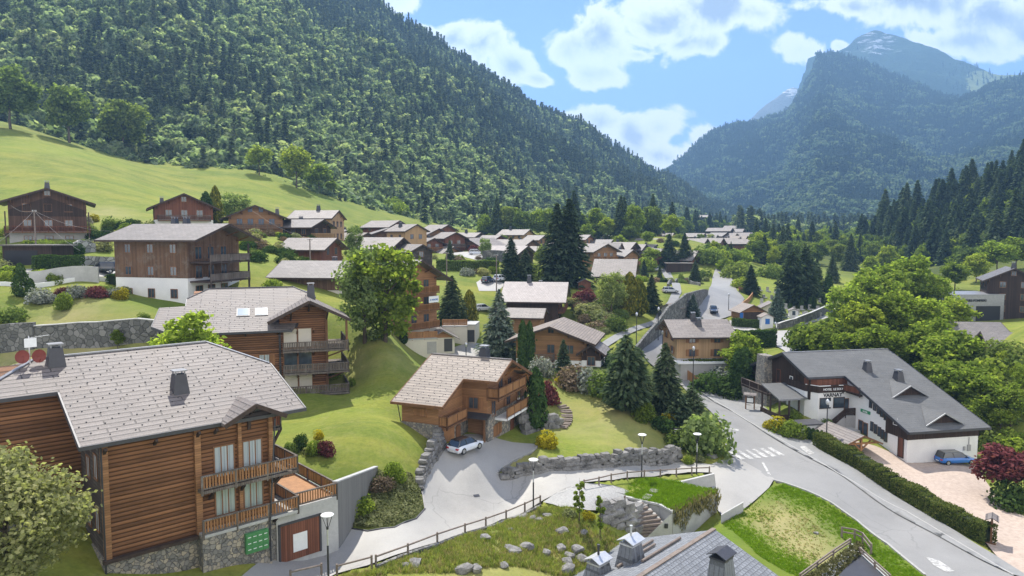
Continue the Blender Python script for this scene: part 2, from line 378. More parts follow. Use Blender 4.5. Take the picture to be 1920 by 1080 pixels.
def ground_mat():
    m, t, b = base_mat('grass_ground', .9, .1)
    co = objco(t); s = t.new('ShaderNodeSeparateXYZ'); t.l.new(co, s.inputs[0])
    big = t.noise(co, .018, 4, .6); mid = t.noise(co, .14, 5, .6, .4); fine = t.noise(co, 2.6, 5, .7)
    st = t.noise(t.vmath('MULTIPLY', co, (1, .35, 1)).outputs[0], .5, 5, .7)
    g = t.ramp(mid, [(.25, (.11,.145,.026)), (.5, (.17,.2,.036)), (.75, (.245,.245,.06))])
    g = t.mix(t.math('MULTIPLY', t.smooth(big, .42, .66), .55), g, (.2,.25,.035,1))
    g = t.mix(t.math('MULTIPLY', t.smooth(st, .55, .75), .5), g, (.2,.185,.075,1))
    swath = t.noise(t.vmath('MULTIPLY', co, (.35, 1.6, .9)).outputs[0], .09, 6, .72, .6)
    g = t.mix(t.math('MULTIPLY', t.smooth(swath, .46, .7), .6), g, (.29,.27,.05,1))
    g = t.mix(t.math('MULTIPLY', t.smooth(swath, .5, .28), .6), g, (.095,.15,.024,1))
    fine2 = t.noise(co, .75, 6, .75)
    g = t.mix(t.math('MULTIPLY', t.smooth(fine2, .5, .72), .5), g, t.mix(1., g, (.62,.72,.55,1), 'MULTIPLY'))
    g = t.mix(t.math('MULTIPLY', t.smooth(fine2, .5, .3), .35), g, (.27,.25,.1,1))
    g = t.mix(t.math('MULTIPLY', t.smooth(fine, .3, .75), .5), g, t.mix(1., g, (.5,.55,.5,1), 'MULTIPLY'))
    dry = t.new('ShaderNodeAttribute', attribute_name='dry')
    g = t.mix(t.math('MULTIPLY', dry.outputs['Fac'], t.smooth(mid, .1, .7)), g, (.33,.28,.15,1))
    dk = t.new('ShaderNodeAttribute', attribute_name='lush')
    g = t.mix(t.math('MULTIPLY', dk.outputs['Fac'], .8), g, t.ramp(fine, [(.3, (.05,.095,.012)), (.7, (.12,.19,.02))]))
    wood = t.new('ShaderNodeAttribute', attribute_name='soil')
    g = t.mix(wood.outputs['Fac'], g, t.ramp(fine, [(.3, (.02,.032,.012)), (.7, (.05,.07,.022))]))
    t.l.new(g, b.inputs['Base Color']); bump(t, b, t.math('ADD', fine, t.math('MULTIPLY', mid, .6)), .5, .15)
    return m
def hill_mat(name, c1, c2, rock=None, snow=None, meadow=None, scale=.006):
    m, t, b = base_mat(name, .95, .05); co = objco(t)
    n = t.noise(co, scale, 8, .65); n2 = t.noise(co, scale * 9, 6, .7)
    f = t.math('ADD', t.math('MULTIPLY', n, .5), t.math('MULTIPLY', n2, .5))
    col = t.ramp(f, [(.3, c1), (.7, c2)])
    for key, cc in (('meadow', meadow), ('rock', rock), ('snow', snow)):
        if cc:
            a = t.new('ShaderNodeAttribute', attribute_name=key)
            thr = t.math('ADD', a.outputs['Fac'], t.math('MULTIPLY', t.math('SUBTRACT', t.noise(t.vmath('MULTIPLY', co, (1, 1, 5)).outputs[0], scale * 2.2, 8, .7, .8), .5), 2.0))
            col = t.mix(t.smooth(thr, .45, .6), col, c4(cc))
    t.l.new(col, b.inputs['Base Color']); bump(t, b, n2, .8, 12)
    return m

grass_m = ground_mat()
# ------------------------------------------------------------------ terrain sheet
NU, NV = 560, 470
_u = np.linspace(-1.12, 1.12, NU); _y = np.exp(np.linspace(math.log(14), math.log(780), NV))
gx = np.outer(_u, _y); gy = np.outer(np.ones(NU), _y)
gz = TZ(gx, gy)
TV = np.stack([gx, gy, gz], -1).reshape(-1, 3)
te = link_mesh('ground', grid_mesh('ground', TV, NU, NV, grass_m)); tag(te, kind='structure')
def vert_attr(me, name, vals):
    a = me.attributes.new(name, 'FLOAT', 'POINT'); a.data.foreach_set('value', np.asarray(vals, np.float32))
PXY = np.array([(960 + FPX * v[0] / (v[1] * math.cos(PITCH) - (v[2] - CZ) * math.sin(PITCH)), 0) for v in TV])
def blobs(lst):
    """soft patches on the ground: (px, py, radius in metres, strength)"""
    out = np.zeros(len(TV))
    for px, py, r, s in lst:
        h = hit(px, py); d = np.hypot(TV[:,0] - h.x, TV[:,1] - h.y)
        out = np.maximum(out, s * np.clip(1.4 - d / r, 0, 1))
    return out
vert_attr(te.data, 'dry', blobs([(1490,990,5.5,.9),(1530,1035,5,.8),(1445,945,3,1.),(1120,770,8,.55),(1180,820,6,.4),(940,860,4,.7),(700,660,5,.4),(760,640,6,.4),
    (60,670,8,.7),(160,665,8,.6),(150,580,7,.5),(350,300,16,.25),(170,400,10,.5),(300,420,8,.4),(740,960,4,.4),(900,1040,6,.35),(1000,1050,5,.3)]))
vert_attr(te.data, 'lush', blobs([(1360,1000,4,.9),(1440,925,3.5,.8),(1500,930,4,.9),(1580,990,4,.9),(1650,1040,4.5,.9),(1450,1060,4,.7),(420,290,35,.4),(640,380,30,.4),(820,670,6,.6),(300,570,7,.9),(700,960,5,.5)]))
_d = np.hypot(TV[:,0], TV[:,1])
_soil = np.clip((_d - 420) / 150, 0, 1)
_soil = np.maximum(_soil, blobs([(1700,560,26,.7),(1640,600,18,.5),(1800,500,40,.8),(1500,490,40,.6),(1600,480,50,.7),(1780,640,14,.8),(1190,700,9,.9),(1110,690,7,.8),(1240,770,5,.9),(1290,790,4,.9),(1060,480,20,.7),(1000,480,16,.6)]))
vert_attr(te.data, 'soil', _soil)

# ------------------------------------------------------------------ mountains
def catmull(a, n):
    """resample the rows of control points (m,k,3) to n rows"""
    m = len(a); t = np.linspace(0, m - 1, n); i = np.clip(t.astype(int), 0, m - 2); f = (t - i)[:,None,None]
    g = lambda k: a[np.clip(i + k, 0, m - 1)]
    p0, p1, p2, p3 = g(-1), g(0), g(1), g(2)
    return .5 * (2*p1 + (p2 - p0)*f + (2*p0 - 5*p1 + 4*p2 - p3)*f*f + (3*p1 - p0 - 3*p2 + p3)*f**3)
def fbm(v, sc, oct=4):
    return np.array([mnoise.fractal(Vector((a*sc, b*sc, c*sc)), 1.0, 2.0, oct) for a, b, c in v])
def massif(name, base, sky_, mat, nu=120, nv=60, bow=.4, relief=40, rscale=.004, back=(.25, .5)):
    """a mountain flank from its foot to its crest with a back slope, laid out in metres"""
    def interp(lst, n):
        a = np.array(lst, float); s = np.linspace(0, 1, n)
        d = np.concatenate([[0], np.cumsum(np.hypot(np.diff(a[:,0]), np.diff(a[:,1])))]); d /= d[-1]
        return np.stack([np.interp(s, d, a[:,k]) for k in range(3)], -1)
    B = interp(base, nu); S = interp(sky_, nu)
    bp = np.array([list(P(*q)) for q in B]); bp[:,2] -= 12; sp = np.array([list(P(*q)) for q in S])
    rows = []
    for t in np.linspace(0, 1, nv):
        g = t ** (1 + bow)                                  # flat foot, steep head
        rows.append(np.concatenate([bp[:,:2] + (sp[:,:2] - bp[:,:2]) * t, (bp[:,2] + (sp[:,2] - bp[:,2]) * g)[:,None]], 1))
    H = np.abs(sp[:,2] - bp[:,2])
    for k, t in enumerate(np.linspace(.06, 1, 14)):
        q = sp.copy(); q[:,1] += t * H * back[1] * 2.2; q[:,0] += t * H * back[0]; q[:,2] -= H * t * 1.1
        rows.append(q)
    V = np.stack(rows, 1)
    n = V.shape[1]
    flat = V.reshape(-1, 3)
    f = fbm(flat, rscale) * relief
    tt = np.concatenate([np.linspace(0, 1, nv), np.linspace(.9, .2, 14)])
    wgt = np.tile(np.clip(np.sin(np.pi * np.clip(tt * .93, 0, 1)) , 0, 1) + .12 * (tt > .9), nu)
    flat[:,2] += f * wgt; flat[:,1] += f * wgt * .5
    me = grid_mesh(name, flat, nu, n, mat)
    o = link_mesh(name, me); tag(o, kind='structure')
    return o, flat.reshape(nu, n, 3), nv
hm_l = hill_mat('forest_floor', (.015,.028,.012), (.03,.05,.018))
hm_r = hill_mat('far_forest_floor', (.016,.032,.016), (.035,.06,.02), rock=(.11,.12,.12))
hm_s = hill_mat('summit_slope', (.014,.032,.014), (.035,.06,.022), rock=(.07,.08,.08), snow=(.40,.43,.46), meadow=(.17,.2,.07))
hm_f = hill_mat('far_crag', (.09,.1,.09), (.17,.17,.16), snow=(.62,.62,.62))
mL, vL, nL = massif('forested_mountain',
    [(-500,170,300),(-300,200,300),(0,232,300),(130,268,297),(250,300,296),(330,300,300),(450,322,298),(560,352,302),(640,384,305),(700,396,312),(760,414,318),(900,440,345),(1000,446,410),(1100,446,480),(1200,446,560),(1300,440,700),(1375,436,900)],
    [(-450,-830,820),(-200,-610,820),(0,-450,840),(300,-260,860),(500,-125,900),(700,8,980),(800,75,1030),(880,135,1090),(1000,207,1180),(1100,258,1250),(1200,325,1340),(1280,367,1420),(1340,402,1500),(1420,440,1600)],
    hm_l, 150, 60, .15, 55, .006)
mR, vR, nR = massif('hazy_forest_mountain',
    [(1150,446,1500),(1250,446,1450),(1340,440,1350),(1400,446,1200),(1500,450,1000),(1600,450,950),(1750,445,900),(1950,440,850),(2300,430,900)],
    [(1170,380,2450),(1240,330,2450),(1283,306,2450),(1342,260,2450),(1380,250,2450),(1430,236,2500),(1475,210,2500),(1500,172,2500),(1517,140,2500),(1533,101,2500),(1560,99,2500),(1600,107,2500),(1680,140,2480),(1740,163,2450),(1800,180,2400),(1840,176,2350),(1880,158,2300),(1920,150,2250),(2000,125,2200),(2300,40,2200)],
    hm_r, 170, 70, .35, 120, .0022)
mS, vS, nS = massif('summit',
    [(1450,300,2900),(1600,240,2800),(1750,230,2750),(1900,220,2700),(2150,210,2700)],
    [(1515,112,3300),(1540,101,3300),(1575,91,3350),(1600,73,3400),(1640,58,3400),(1675,68,3400),(1720,73,3350),(1755,87,3300),(1790,110,3250),(1830,128,3200),(1860,138,3150),(1920,146,3150),(2150,165,3100)],
    hm_s, 150, 70, .0, 75, .0055)
mF, vF, nF = massif('far_snowy_ridge',
    [(1300,330,3900),(1400,330,3900),(1600,330,3900)],
    [(1330,283,4300),(1372,246,4300),(1408,220,4300),(1450,187,4300),(1470,172,4300),(1487,163,4300),(1512,172,4300),(1620,250,4300)], hm_f, 70, 34, .0, 60, .005)
def mt_attr(o, V, name, fn):
    v = V.reshape(-1, 3)
    zc = v[:,1] * math.cos(PITCH) - (v[:,2] - CZ) * math.sin(PITCH); yc = v[:,1] * math.sin(PITCH) + (v[:,2] - CZ) * math.cos(PITCH)
    vert_attr(o.data, name, np.array([fn(a, b) for a, b in zip(960 + FPX * v[:,0] / zc, 540 - FPX * yc / zc)]))
clamp = lambda x: max(0., min(1., x))
mt_attr(mS, vS, 'snow', lambda x, y: .40 * clamp(1.2 - abs(x - 1645) / 100) * clamp((128 - y) / 30) * clamp((x - 1560) / 20))
mt_attr(mS, vS, 'rock', lambda x, y: .55 * clamp(1 - abs(x - 1630) / 130) * clamp((125 - y) / 40))
mt_attr(mS, vS, 'meadow', lambda x, y: 1.4 * clamp((x - 1805) / 22) * clamp((y - 130) / 8))
mt_attr(mR, vR, 'rock', lambda x, y: .42 * clamp(1 - abs(x - 1520) / 60) * clamp((260 - y) / 120))
mt_attr(mF, vF, 'snow', lambda x, y: .75 * clamp(1 - math.hypot((x - 1487) / 40, (y - 172) / 22)) + .45 * clamp(1 - math.hypot((x - 1435) / 30, (y - 222) / 16)))
hillR, vH, nH = massif('wooded_hill',
    [(1620,474,420),(1700,478,330),(1760,484,300),(1850,480,270),(1960,475,250),(2150,480,230)],
    [(1610,466,430),(1680,452,420),(1720,440,410),(1780,415,400),(1830,385,395),(1870,370,390),(1950,340,390),(2150,240,390)],
    hm_l, 60, 26, .1, 6, .02)
# ------------------------------------------------------------------ foliage
def quads_mesh(name, C, N, U, W, H, mat, bend=0.0):
    """many small leaf faces: centres C, normals N, up hint U, half sizes W,H"""
    n = len(C)
    N = N / np.maximum(np.linalg.norm(N, axis=1, keepdims=True), 1e-6)
    A = np.cross(N, U); A /= np.maximum(np.linalg.norm(A, axis=1, keepdims=True), 1e-6)
    B = np.cross(A, N)
    W = np.broadcast_to(np.asarray(W).reshape(-1, 1), (n, 1)); H = np.broadcast_to(np.asarray(H).reshape(-1, 1), (n, 1))
    V = np.stack([C - B*H, C + A*W - B*H*.1, C + B*H, C - A*W + B*H*.1], 1).reshape(-1, 3)
    me = bpy.data.meshes.new(name)
    me.vertices.add(4*n); me.vertices.foreach_set('co', V.astype(np.float32).ravel())
    me.loops.add(4*n); me.loops.foreach_set('vertex_index', np.arange(4*n, dtype=np.int32))
    me.polygons.add(n); me.polygons.foreach_set('loop_start', np.arange(0, 4*n, 4, dtype=np.int32))
    me.update(calc_edges=True); me.materials.append(mat)
    return me
def rdir(n, rg):
    v = rg.normal(size=(n, 3)); return v / np.linalg.norm(v, axis=1, keepdims=True)
def broad_crown(name, seed, mat, n=2600, nb=22, size=.085, w=1.0, h=1.15, ragged=.5, z0=.18, zc=.58, bs=1.0):
    """crown of leaf clumps gathered on limbs, unit tree: height 1, radius about .38*w"""
    rg = np.random.default_rng(seed)
    d = rdir(nb, rg); d[:,2] = np.abs(d[:,2]) * rg.choice([1, 1, 1, -.7] if h < 1.5 else [1, 1, -.9], nb)
    rr = rg.uniform(.45, .95, (nb, 1))
    bc = d * rr * np.array([.30*w, .30*w, .33*h]); bc[:,2] += zc
    br = rg.uniform(.09, .17, nb) * bs * (1.15 - .35 * rr[:,0]) * min(1.1, w + .1)
    k = rg.integers(0, nb, n)
    o = rdir(n, rg); o[:,2] *= .85
    rad = br[k] * (rg.uniform(.35, 1.0, n) ** .5) * (1 + ragged * rg.normal(size=n) * .25)
    C = bc[k] + o * rad[:,None]
    keep = C[:,2] > z0; C, o, k = C[keep], o[keep], k[keep]
    N = o * .7 + rdir(len(C), rg) * .9 + np.array([0, 0, .35])
    s = size * rg.uniform(.6, 1.3, len(C))
    return quads_mesh(name, C, N, rdir(len(C), rg), s * .5, s * .62, mat)
def spruce_crown(name, seed, mat, n=2400, wid=.17, size=.03, z0=.06, droop=.35, power=.85, lay=26):
    """tiers of drooping boughs, unit height"""
    rg = np.random.default_rng(seed); C = []; N = []; U = []; W = []; H = []
    per = max(3, n // lay // 12)
    for i in range(lay):
        t = i / (lay - 1); z = z0 + (1 - z0) * t ** .9
        L = wid * (1 - t) ** power + .008
        nb = int(6 + 9 * (1 - t)); a0 = rg.uniform(0, 6.28)
        for b in range(nb):
            a = a0 + 2*math.pi*b/nb + rg.normal() * .15; l = L * rg.uniform(.72, 1.15)
            m = max(2, int(per * (.35 + .9 * (1 - t))))
            r = rg.uniform(.12, 1, m) ** .7 * l
            dz = -droop * r * (r / L) + rg.normal(size=m) * .006 + .05 * r
            ca, sa = math.cos(a), math.sin(a); off = rg.normal(size=m) * .13 * r
            C.append(np.stack([ca*r - sa*off, sa*r + ca*off, z + dz], -1))
            N.append(np.stack([ca * .35 + rg.normal(size=m)*.4, sa * .35 + rg.normal(size=m)*.4, .8 + 0*r], -1))
            U.append(np.tile([ca, sa, -.5], (m, 1)))
            W.append(size * rg.uniform(.5, 1, m) * .7); H.append(size * rg.uniform(.8, 1.5, m))
    return quads_mesh(name, np.concatenate(C), np.concatenate(N), np.concatenate(U), np.concatenate(W), np.concatenate(H), mat)
def column_crown(name, seed, mat, n=1600, wid=.13, size=.035, flat=.25, taper=.6):
    """clipped thuja or cypress: dense upright sprays on a tall egg"""
    rg = np.random.default_rng(seed)
    t = rg.uniform(0, 1, n); a = rg.uniform(0, 6.283, n)
    r = wid * np.minimum(1, (t / .12) ** .5) * np.sqrt(np.clip(1 - np.clip((t - flat) / (1 - flat), 0, 1) ** (1/taper), .004, 1)) * (1 + .14 * rg.normal(size=n))
    lump = 1 + .12 * np.sin(a * 3 + t * 11 + seed)
    C = np.stack([np.cos(a) * r * lump, np.sin(a) * r * lump, .01 + t * .99], -1)
    N = np.stack([np.cos(a), np.sin(a), .35 + 0*a], -1) + rg.normal(size=(n, 3)) * .45
    s = size * rg.uniform(.6, 1.3, n)
    return quads_mesh(name, C, N, np.tile([0, 0, 1.], (n, 1)), s * .55, s, mat)
def bush_crown(name, seed, mat, n=1300, size=.13, ragged=.25, h=1.0, nb=9):
    """round shrub of clumps, unit radius, base on the ground"""
    rg = np.random.default_rng(seed)
    d = rdir(nb, rg); d[:,2] = np.abs(d[:,2])
    bc = d * np.array([.52, .52, .5*h]); bc[:,2] += .12
    k = rg.integers(0, nb, n); o = rdir(n, rg)
    C = bc[k] + o * (rg.uniform(.42, .6, nb)[k] * (1 + ragged * rg.normal(size=n) * .4))[:,None] * np.array([1, 1, h])
    C[:,2] = np.abs(C[:,2])
    s = size * rg.uniform(.6, 1.3, n)
    return quads_mesh(name, C, o * .8 + rdir(n, rg) * .8 + np.array([0, 0, .3]), rdir(n, rg), s * .5, s * .65, mat)

LF = {
 'farb': leaf('leaf_far_forest', (.12,.175,.12), (.24,.295,.19), .45, .6),
 'farc': leaf('leaf_far_conifer', (.05,.08,.065), (.09,.12,.09), .25, .5),
 'maple': leaf('leaf_maple', (.25,.33,.06), (.44,.5,.1), .64),
 'broad': leaf('leaf_broad', (.13,.185,.05), (.24,.3,.085), .52), 'fresh': leaf('leaf_fresh', (.19,.26,.045), (.36,.42,.08), .58),
 'olive': leaf('leaf_olive', (.22,.245,.12), (.42,.43,.23), .5), 'willow': leaf('leaf_willow', (.18,.24,.09), (.32,.38,.17), .55),
 'spruce': leaf('leaf_spruce', (.068,.105,.055), (.14,.175,.095), .38, .5, (1.2,1.,.9)), 'blue': leaf('leaf_bluespruce', (.11,.16,.13), (.26,.32,.26), .35),
 'thuja': leaf('leaf_thuja', (.045,.085,.024), (.09,.145,.04), .25), 'gold': leaf('leaf_gold', (.33,.29,.02), (.62,.52,.04), .4),
 'maroon': leaf('leaf_maroon', (.11,.035,.042), (.25,.1,.1), .35), 'white': leaf('leaf_pale', (.2,.22,.19), (.5,.5,.47), .3),
 'forest': leaf('leaf_forest', (.195,.26,.155), (.36,.425,.26), .52, .5), 'forestc': leaf('leaf_forest_conifer', (.08,.112,.076), (.145,.175,.11), .33, .6, (1.3,1.05,.95)),
 'hang': leaf('leaf_trailing', (.13,.13,.05), (.28,.26,.14), .2), 'blade': leaf('grass_blade', (.16,.21,.045), (.33,.37,.11), .45), 'bladeb': leaf('grass_blade_fresh', (.12,.22,.012), (.22,.34,.03), .45),
 'juniper': leaf('leaf_juniper', (.15,.17,.07), (.31,.31,.16), .25), 'pink': leaf('leaf_pinkish', (.16,.12,.08), (.34,.27,.2), .3)}
bark = plain('bark', (.09,.07,.05), .9, .3, 3, bmp=.6)
def limbs_mesh(name, seed, h0=.5, r=.022, nb=6, top=.78):
    rg = random.Random(seed); m = MB(); p = Vector((0, 0, -.02)); rr = r
    knots = [p]
    for k in range(5):
        p = p + Vector((rg.uniform(-.012, .012), rg.uniform(-.012, .012), top / 5)); knots.append(p)
    for k in range(5): m.tube(knots[k], knots[k+1], r * (1 - k*.17), r * (1 - (k+1)*.17), 7, cap=False)
    for b in range(nb):
        z = rg.uniform(.22, .62); a = 2*math.pi*b/nb + rg.uniform(-.4, .4); q = Vector((0, 0, z)); l = rg.uniform(.16, .27)
        e = q + Vector((math.cos(a)*l, math.sin(a)*l, l * rg.uniform(.6, 1.1))); m.tube(q, e, r * .45, r * .12, 5, cap=False)
    o = m.build(name, bark); me = o.data; bpy.data.objects.remove(o); return me
def pole_mesh(name, r=.016, top=.97):
    m = MB(); m.tube((0,0,-.03), (0,0,.5), r, r*.55, 7, cap=False).tube((0,0,.5), (0,0,top), r*.55, r*.08, 6, cap=False)
    o = m.build(name, bark); me = o.data; bpy.data.objects.remove(o); return me
PROTO = {}
def proto(key, crowns, trunks): PROTO[key] = (crowns, trunks)
LIMB = [limbs_mesh('trunk', s) for s in (1, 2)]; POLE = [pole_mesh('trunk')]
proto('broad', [broad_crown('crown', s, LF['broad'], 7500, 54, .038, 1., 1.3, .9, .08, .53, .8) for s in (1, 2, 3)], LIMB)
proto('fresh', [broad_crown('crown', s, LF['fresh'], 5200, 60, .036, .95, 1.3, 1.0, .08, .53, .74) for s in (4, 5, 6)], LIMB)
proto('tall', [broad_crown('crown', s, LF['maple'], 6500, 84, .03, .86, 1.62, 1.1, .04, .46, .64) for s in (7, 8)], LIMB)
proto('olive', [broad_crown('crown', s, LF['olive'], 17000, 105, .02, 1.2, 1.3, 1.0, .02, .52, .66) for s in (9, 10)], LIMB)
proto('willow', [broad_crown('crown', s, LF['willow'], 6000, 60, .028, 1.05, 1.55, 1.0, .03, .47, .7) for s in (11, 12)], LIMB)
proto('spruce', [spruce_crown('crown', s, LF['spruce'], 5600, .23, .028) for s in (1, 2, 3)], POLE)
proto('blue', [spruce_crown('crown', s, LF['blue'], 5600, .3, .032, .03, .2, .8) for s in (4, 5)], POLE)
proto('pine', [spruce_crown('crown', s, LF['spruce'], 4200, .3, .038, .03, -.5, .6, 18) for s in (6, 7)], POLE)
proto('thuja', [column_crown('crown', s, LF['thuja']) for s in (1, 2)], POLE)
proto('slim', [column_crown('crown', 3, LF['thuja'], 2400, .085, .028, .55)], POLE)
proto('goldthuja', [column_crown('crown', 5, leaf('leaf_gold_thuja', (.1,.12,.02), (.3,.26,.03), .2), 2200, .22, .04)], POLE)
proto('poplar', [broad_crown('crown', s, LF['fresh'], 1500, 26, .045, .36, 1.5, .9, .08, .52, .55) for s in (8, 9)], POLE)
proto('maroon', [broad_crown('crown', 21, LF['maroon'], 5200, 26, .05, 1.25, 1.1, .7, .1)], LIMB)
for k, lf, sd in (('bush','broad',1),('freshbush','fresh',2),('goldbush','gold',3),('marbush','maroon',4),('whitebush','white',5),('olivebush','olive',6),('darkbush','thuja',7),('pinkbush','pink',8),('willowbush','willow',9)):
    proto(k, [bush_crown('crown', sd + q*10, LF[lf], 1500) for q in (0, 1)], None)
proto('ball', [bush_crown('crown', 77, LF['fresh'], 2600, .1, .06, 1.0, 14)], None)
UNIT_BUSH = {'bush','freshbush','goldbush','marbush','whitebush','olivebush','darkbush','pinkbush','willowbush','ball'}
_treeN = [0]
def tree(kind, px, py, h, label, cat='tree', w=1.0, group=None, Y=None, name=None, loc=None, sink=0.0):
    """stand a tree or shrub where the pixel's line of sight meets the ground; h in metres"""
    _treeN[0] += 1; i = _treeN[0]
    if loc is None: loc = hit(px, py) if Y is None else ground(px, Y)
    cr, tr = PROTO[kind]
    rz = (i * 2.399) % 6.283
    nm = name or {'spruce':'spruce_tree','blue':'blue_spruce','pine':'pine_tree','thuja':'thuja','slim':'cypress_tree','goldthuja':'golden_thuja','poplar':'young_poplar'}.get(kind, 'shrub' if kind in UNIT_BUSH else 'broadleaf_tree')
    if kind in UNIT_BUSH:
        o = link_mesh(nm, cr[i % len(cr)]); tag(o, label, cat, group)
        o.location = (loc[0], loc[1], loc[2] - .05 * h - sink); o.rotation_euler = (0, 0, rz); o.scale = (w * h * .62, w * h * .62, h * .85)
        return o
    o = thing(nm, label, cat, (loc[0], loc[1], loc[2] - sink), rz, group)
    c = link_mesh('crown', cr[i % len(cr)], o); c.scale = (h * w, h * w, h)
    if tr: t = link_mesh('trunk', tr[i % len(tr)], o); t.scale = (h, h, h)
    return o

# ------------------------------------------------------------------ instanced woods and grasses (uncountable)
def scatter(name, Pts, idx, rot, scl, protos, mat_hint=None):
    me = bpy.data.meshes.new(name); n = len(Pts)
    me.vertices.add(n); me.vertices.foreach_set('co', np.asarray(Pts, np.float32).ravel())
    a = me.attributes.new('pick', 'INT', 'POINT'); a.data.foreach_set('value', np.asarray(idx, np.int32))
    a = me.attributes.new('turn', 'FLOAT_VECTOR', 'POINT'); a.data.foreach_set('vector', np.asarray(rot, np.float32).ravel())
    a = me.attributes.new('size', 'FLOAT_VECTOR', 'POINT'); a.data.foreach_set('vector', np.asarray(scl, np.float32).ravel())
    o = link_mesh(name, me); tag(o, kind='stuff')
    ng = bpy.data.node_groups.new(name, 'GeometryNodeTree')
    ng.interface.new_socket('Geometry', in_out='INPUT', socket_type='NodeSocketGeometry')
    ng.interface.new_socket('Geometry', in_out='OUTPUT', socket_type='NodeSocketGeometry')
    N = ng.nodes; L = ng.links
    gi = N.new('NodeGroupInput'); go = N.new('NodeGroupOutput'); jn = N.new('GeometryNodeJoinGeometry')
    def attr(nm, typ):
        q = N.new('GeometryNodeInputNamedAttribute'); q.data_type = typ; q.inputs['Name'].default_value = nm
        return q.outputs['Attribute']
    for k, me2 in enumerate(protos):
        po = bpy.data.objects.new(name + '_source', me2)
        oi = N.new('GeometryNodeObjectInfo'); oi.inputs['Object'].default_value = po; oi.inputs['As Instance'].default_value = True
        cmp_ = N.new('FunctionNodeCompare'); cmp_.data_type = 'INT'; cmp_.operation = 'EQUAL'
        L.new(attr('pick', 'INT'), cmp_.inputs[2]); cmp_.inputs[3].default_value = k
        ip = N.new('GeometryNodeInstanceOnPoints')
        L.new(gi.outputs[0], ip.inputs['Points']); L.new(cmp_.outputs[0], ip.inputs['Selection']); L.new(oi.outputs['Geometry'], ip.inputs['Instance'])
        L.new(attr('turn', 'FLOAT_VECTOR'), ip.inputs['Rotation']); L.new(attr('size', 'FLOAT_VECTOR'), ip.inputs['Scale'])
        L.new(ip.outputs[0], jn.inputs[0])
    L.new(jn.outputs[0], go.inputs[0])
    md = o.modifiers.new('scatter', 'NODES'); md.node_group = ng
    return o
def sample_grid(V, n, rg, rows):
    """even random points on a massif grid (nu, nv, 3), only its front rows"""
    A = V[:-1,:rows-1]; B = V[1:,:rows-1]; C = V[1:,1:rows]; D = V[:-1,1:rows]
    ar = np.linalg.norm(np.cross(B - A, D - A), axis=-1).ravel(); pr = ar / ar.sum()
    k = rg.choice(len(pr), n, p=pr); s = rg.uniform(size=(n, 1)); t = rg.uniform(size=(n, 1))
    f = lambda q: q.reshape(-1, 3)[k]
    return f(A)*(1-s)*(1-t) + f(B)*s*(1-t) + f(C)*s*t + f(D)*(1-s)*t, (k % (rows-1)) / (rows - 1)
FAR = [broad_crown('wood', s, LF['forest'], 420, 14, .13, 1.1, 1.1, .4, .1) for s in (31, 32, 33)] + \
      [spruce_crown('wood', s, LF['forestc'], 700, .16, .06, .05, .35, .85, 13) for s in (34, 35, 36)]
TINY = [broad_crown('wood', s, LF['farb'], 150, 9, .2, 1.15, 1.1, .3, .05) for s in (41, 42)] + \
       [spruce_crown('wood', s, LF['farc'], 260, .17, .09, .05, .35, .85, 8) for s in (43, 44)]
def wood(name, V, rows, n, con_fn, hb, hc, protos, seed, thin=None):
    rg = np.random.default_rng(seed)
    Pn, t = sample_grid(V, n, rg, rows)
    v = np.array([mnoise.fractal(Vector((p[0]*.008, p[1]*.008, p[2]*.008)), 1, 2, 3) for p in Pn])
    con = rg.uniform(size=n) < con_fn(Pn, t, v)
    if thin is not None:
        k = thin(Pn, t, v, rg); Pn, t, con = Pn[k], t[k], con[k]; n = len(Pn)
    nb = len(protos) // 2
    idx = np.where(con, nb + rg.integers(0, nb, n), rg.integers(0, nb, n))
    h = np.where(con, rg.uniform(*hc, n), rg.uniform(*hb, n)) * rg.uniform(.75, 1.1, n)
    wd = rg.uniform(.85, 1.2, n)
    Pn = Pn.copy(); Pn[:,2] -= h * .05
    return scatter(name, Pn, idx, np.stack([rg.normal(size=n)*.03, rg.normal(size=n)*.03, rg.uniform(0, 6.28, n)], -1), np.stack([h*wd, h*wd, h], -1), protos)
sg = lambda x: 1 / (1 + np.exp(-x))
wood('mountain_forest', vL, nL, 40000, lambda p, t, v: sg(6 * (t - .6 + v * .8)) * .85 + .07, (9, 17), (13, 25), FAR, 1)
wood('hazy_forest', vR, nR, 42000, lambda p, t, v: sg(6 * (t - .42 + v * 1.3)) * .82 + .12, (11, 23), (14, 26), TINY, 2)
wood('crest_conifers', vS, nS, 1500, lambda p, t, v: np.ones(len(p)), (10, 14), (14, 26), TINY, 3,
     thin=lambda p, t, v, rg: (rg.uniform(size=len(p)) < np.where(p[:,0] / p[:,1] > .6, .5, .02)) & (t > .3))
wood('hill_forest', vH, nH, 700, lambda p, t, v: .62 + 0*t, (14, 20), (22, 33), [PROTO['fresh'][0][0], PROTO['broad'][0][1], PROTO['spruce'][0][0], PROTO['spruce'][0][1]], 4)
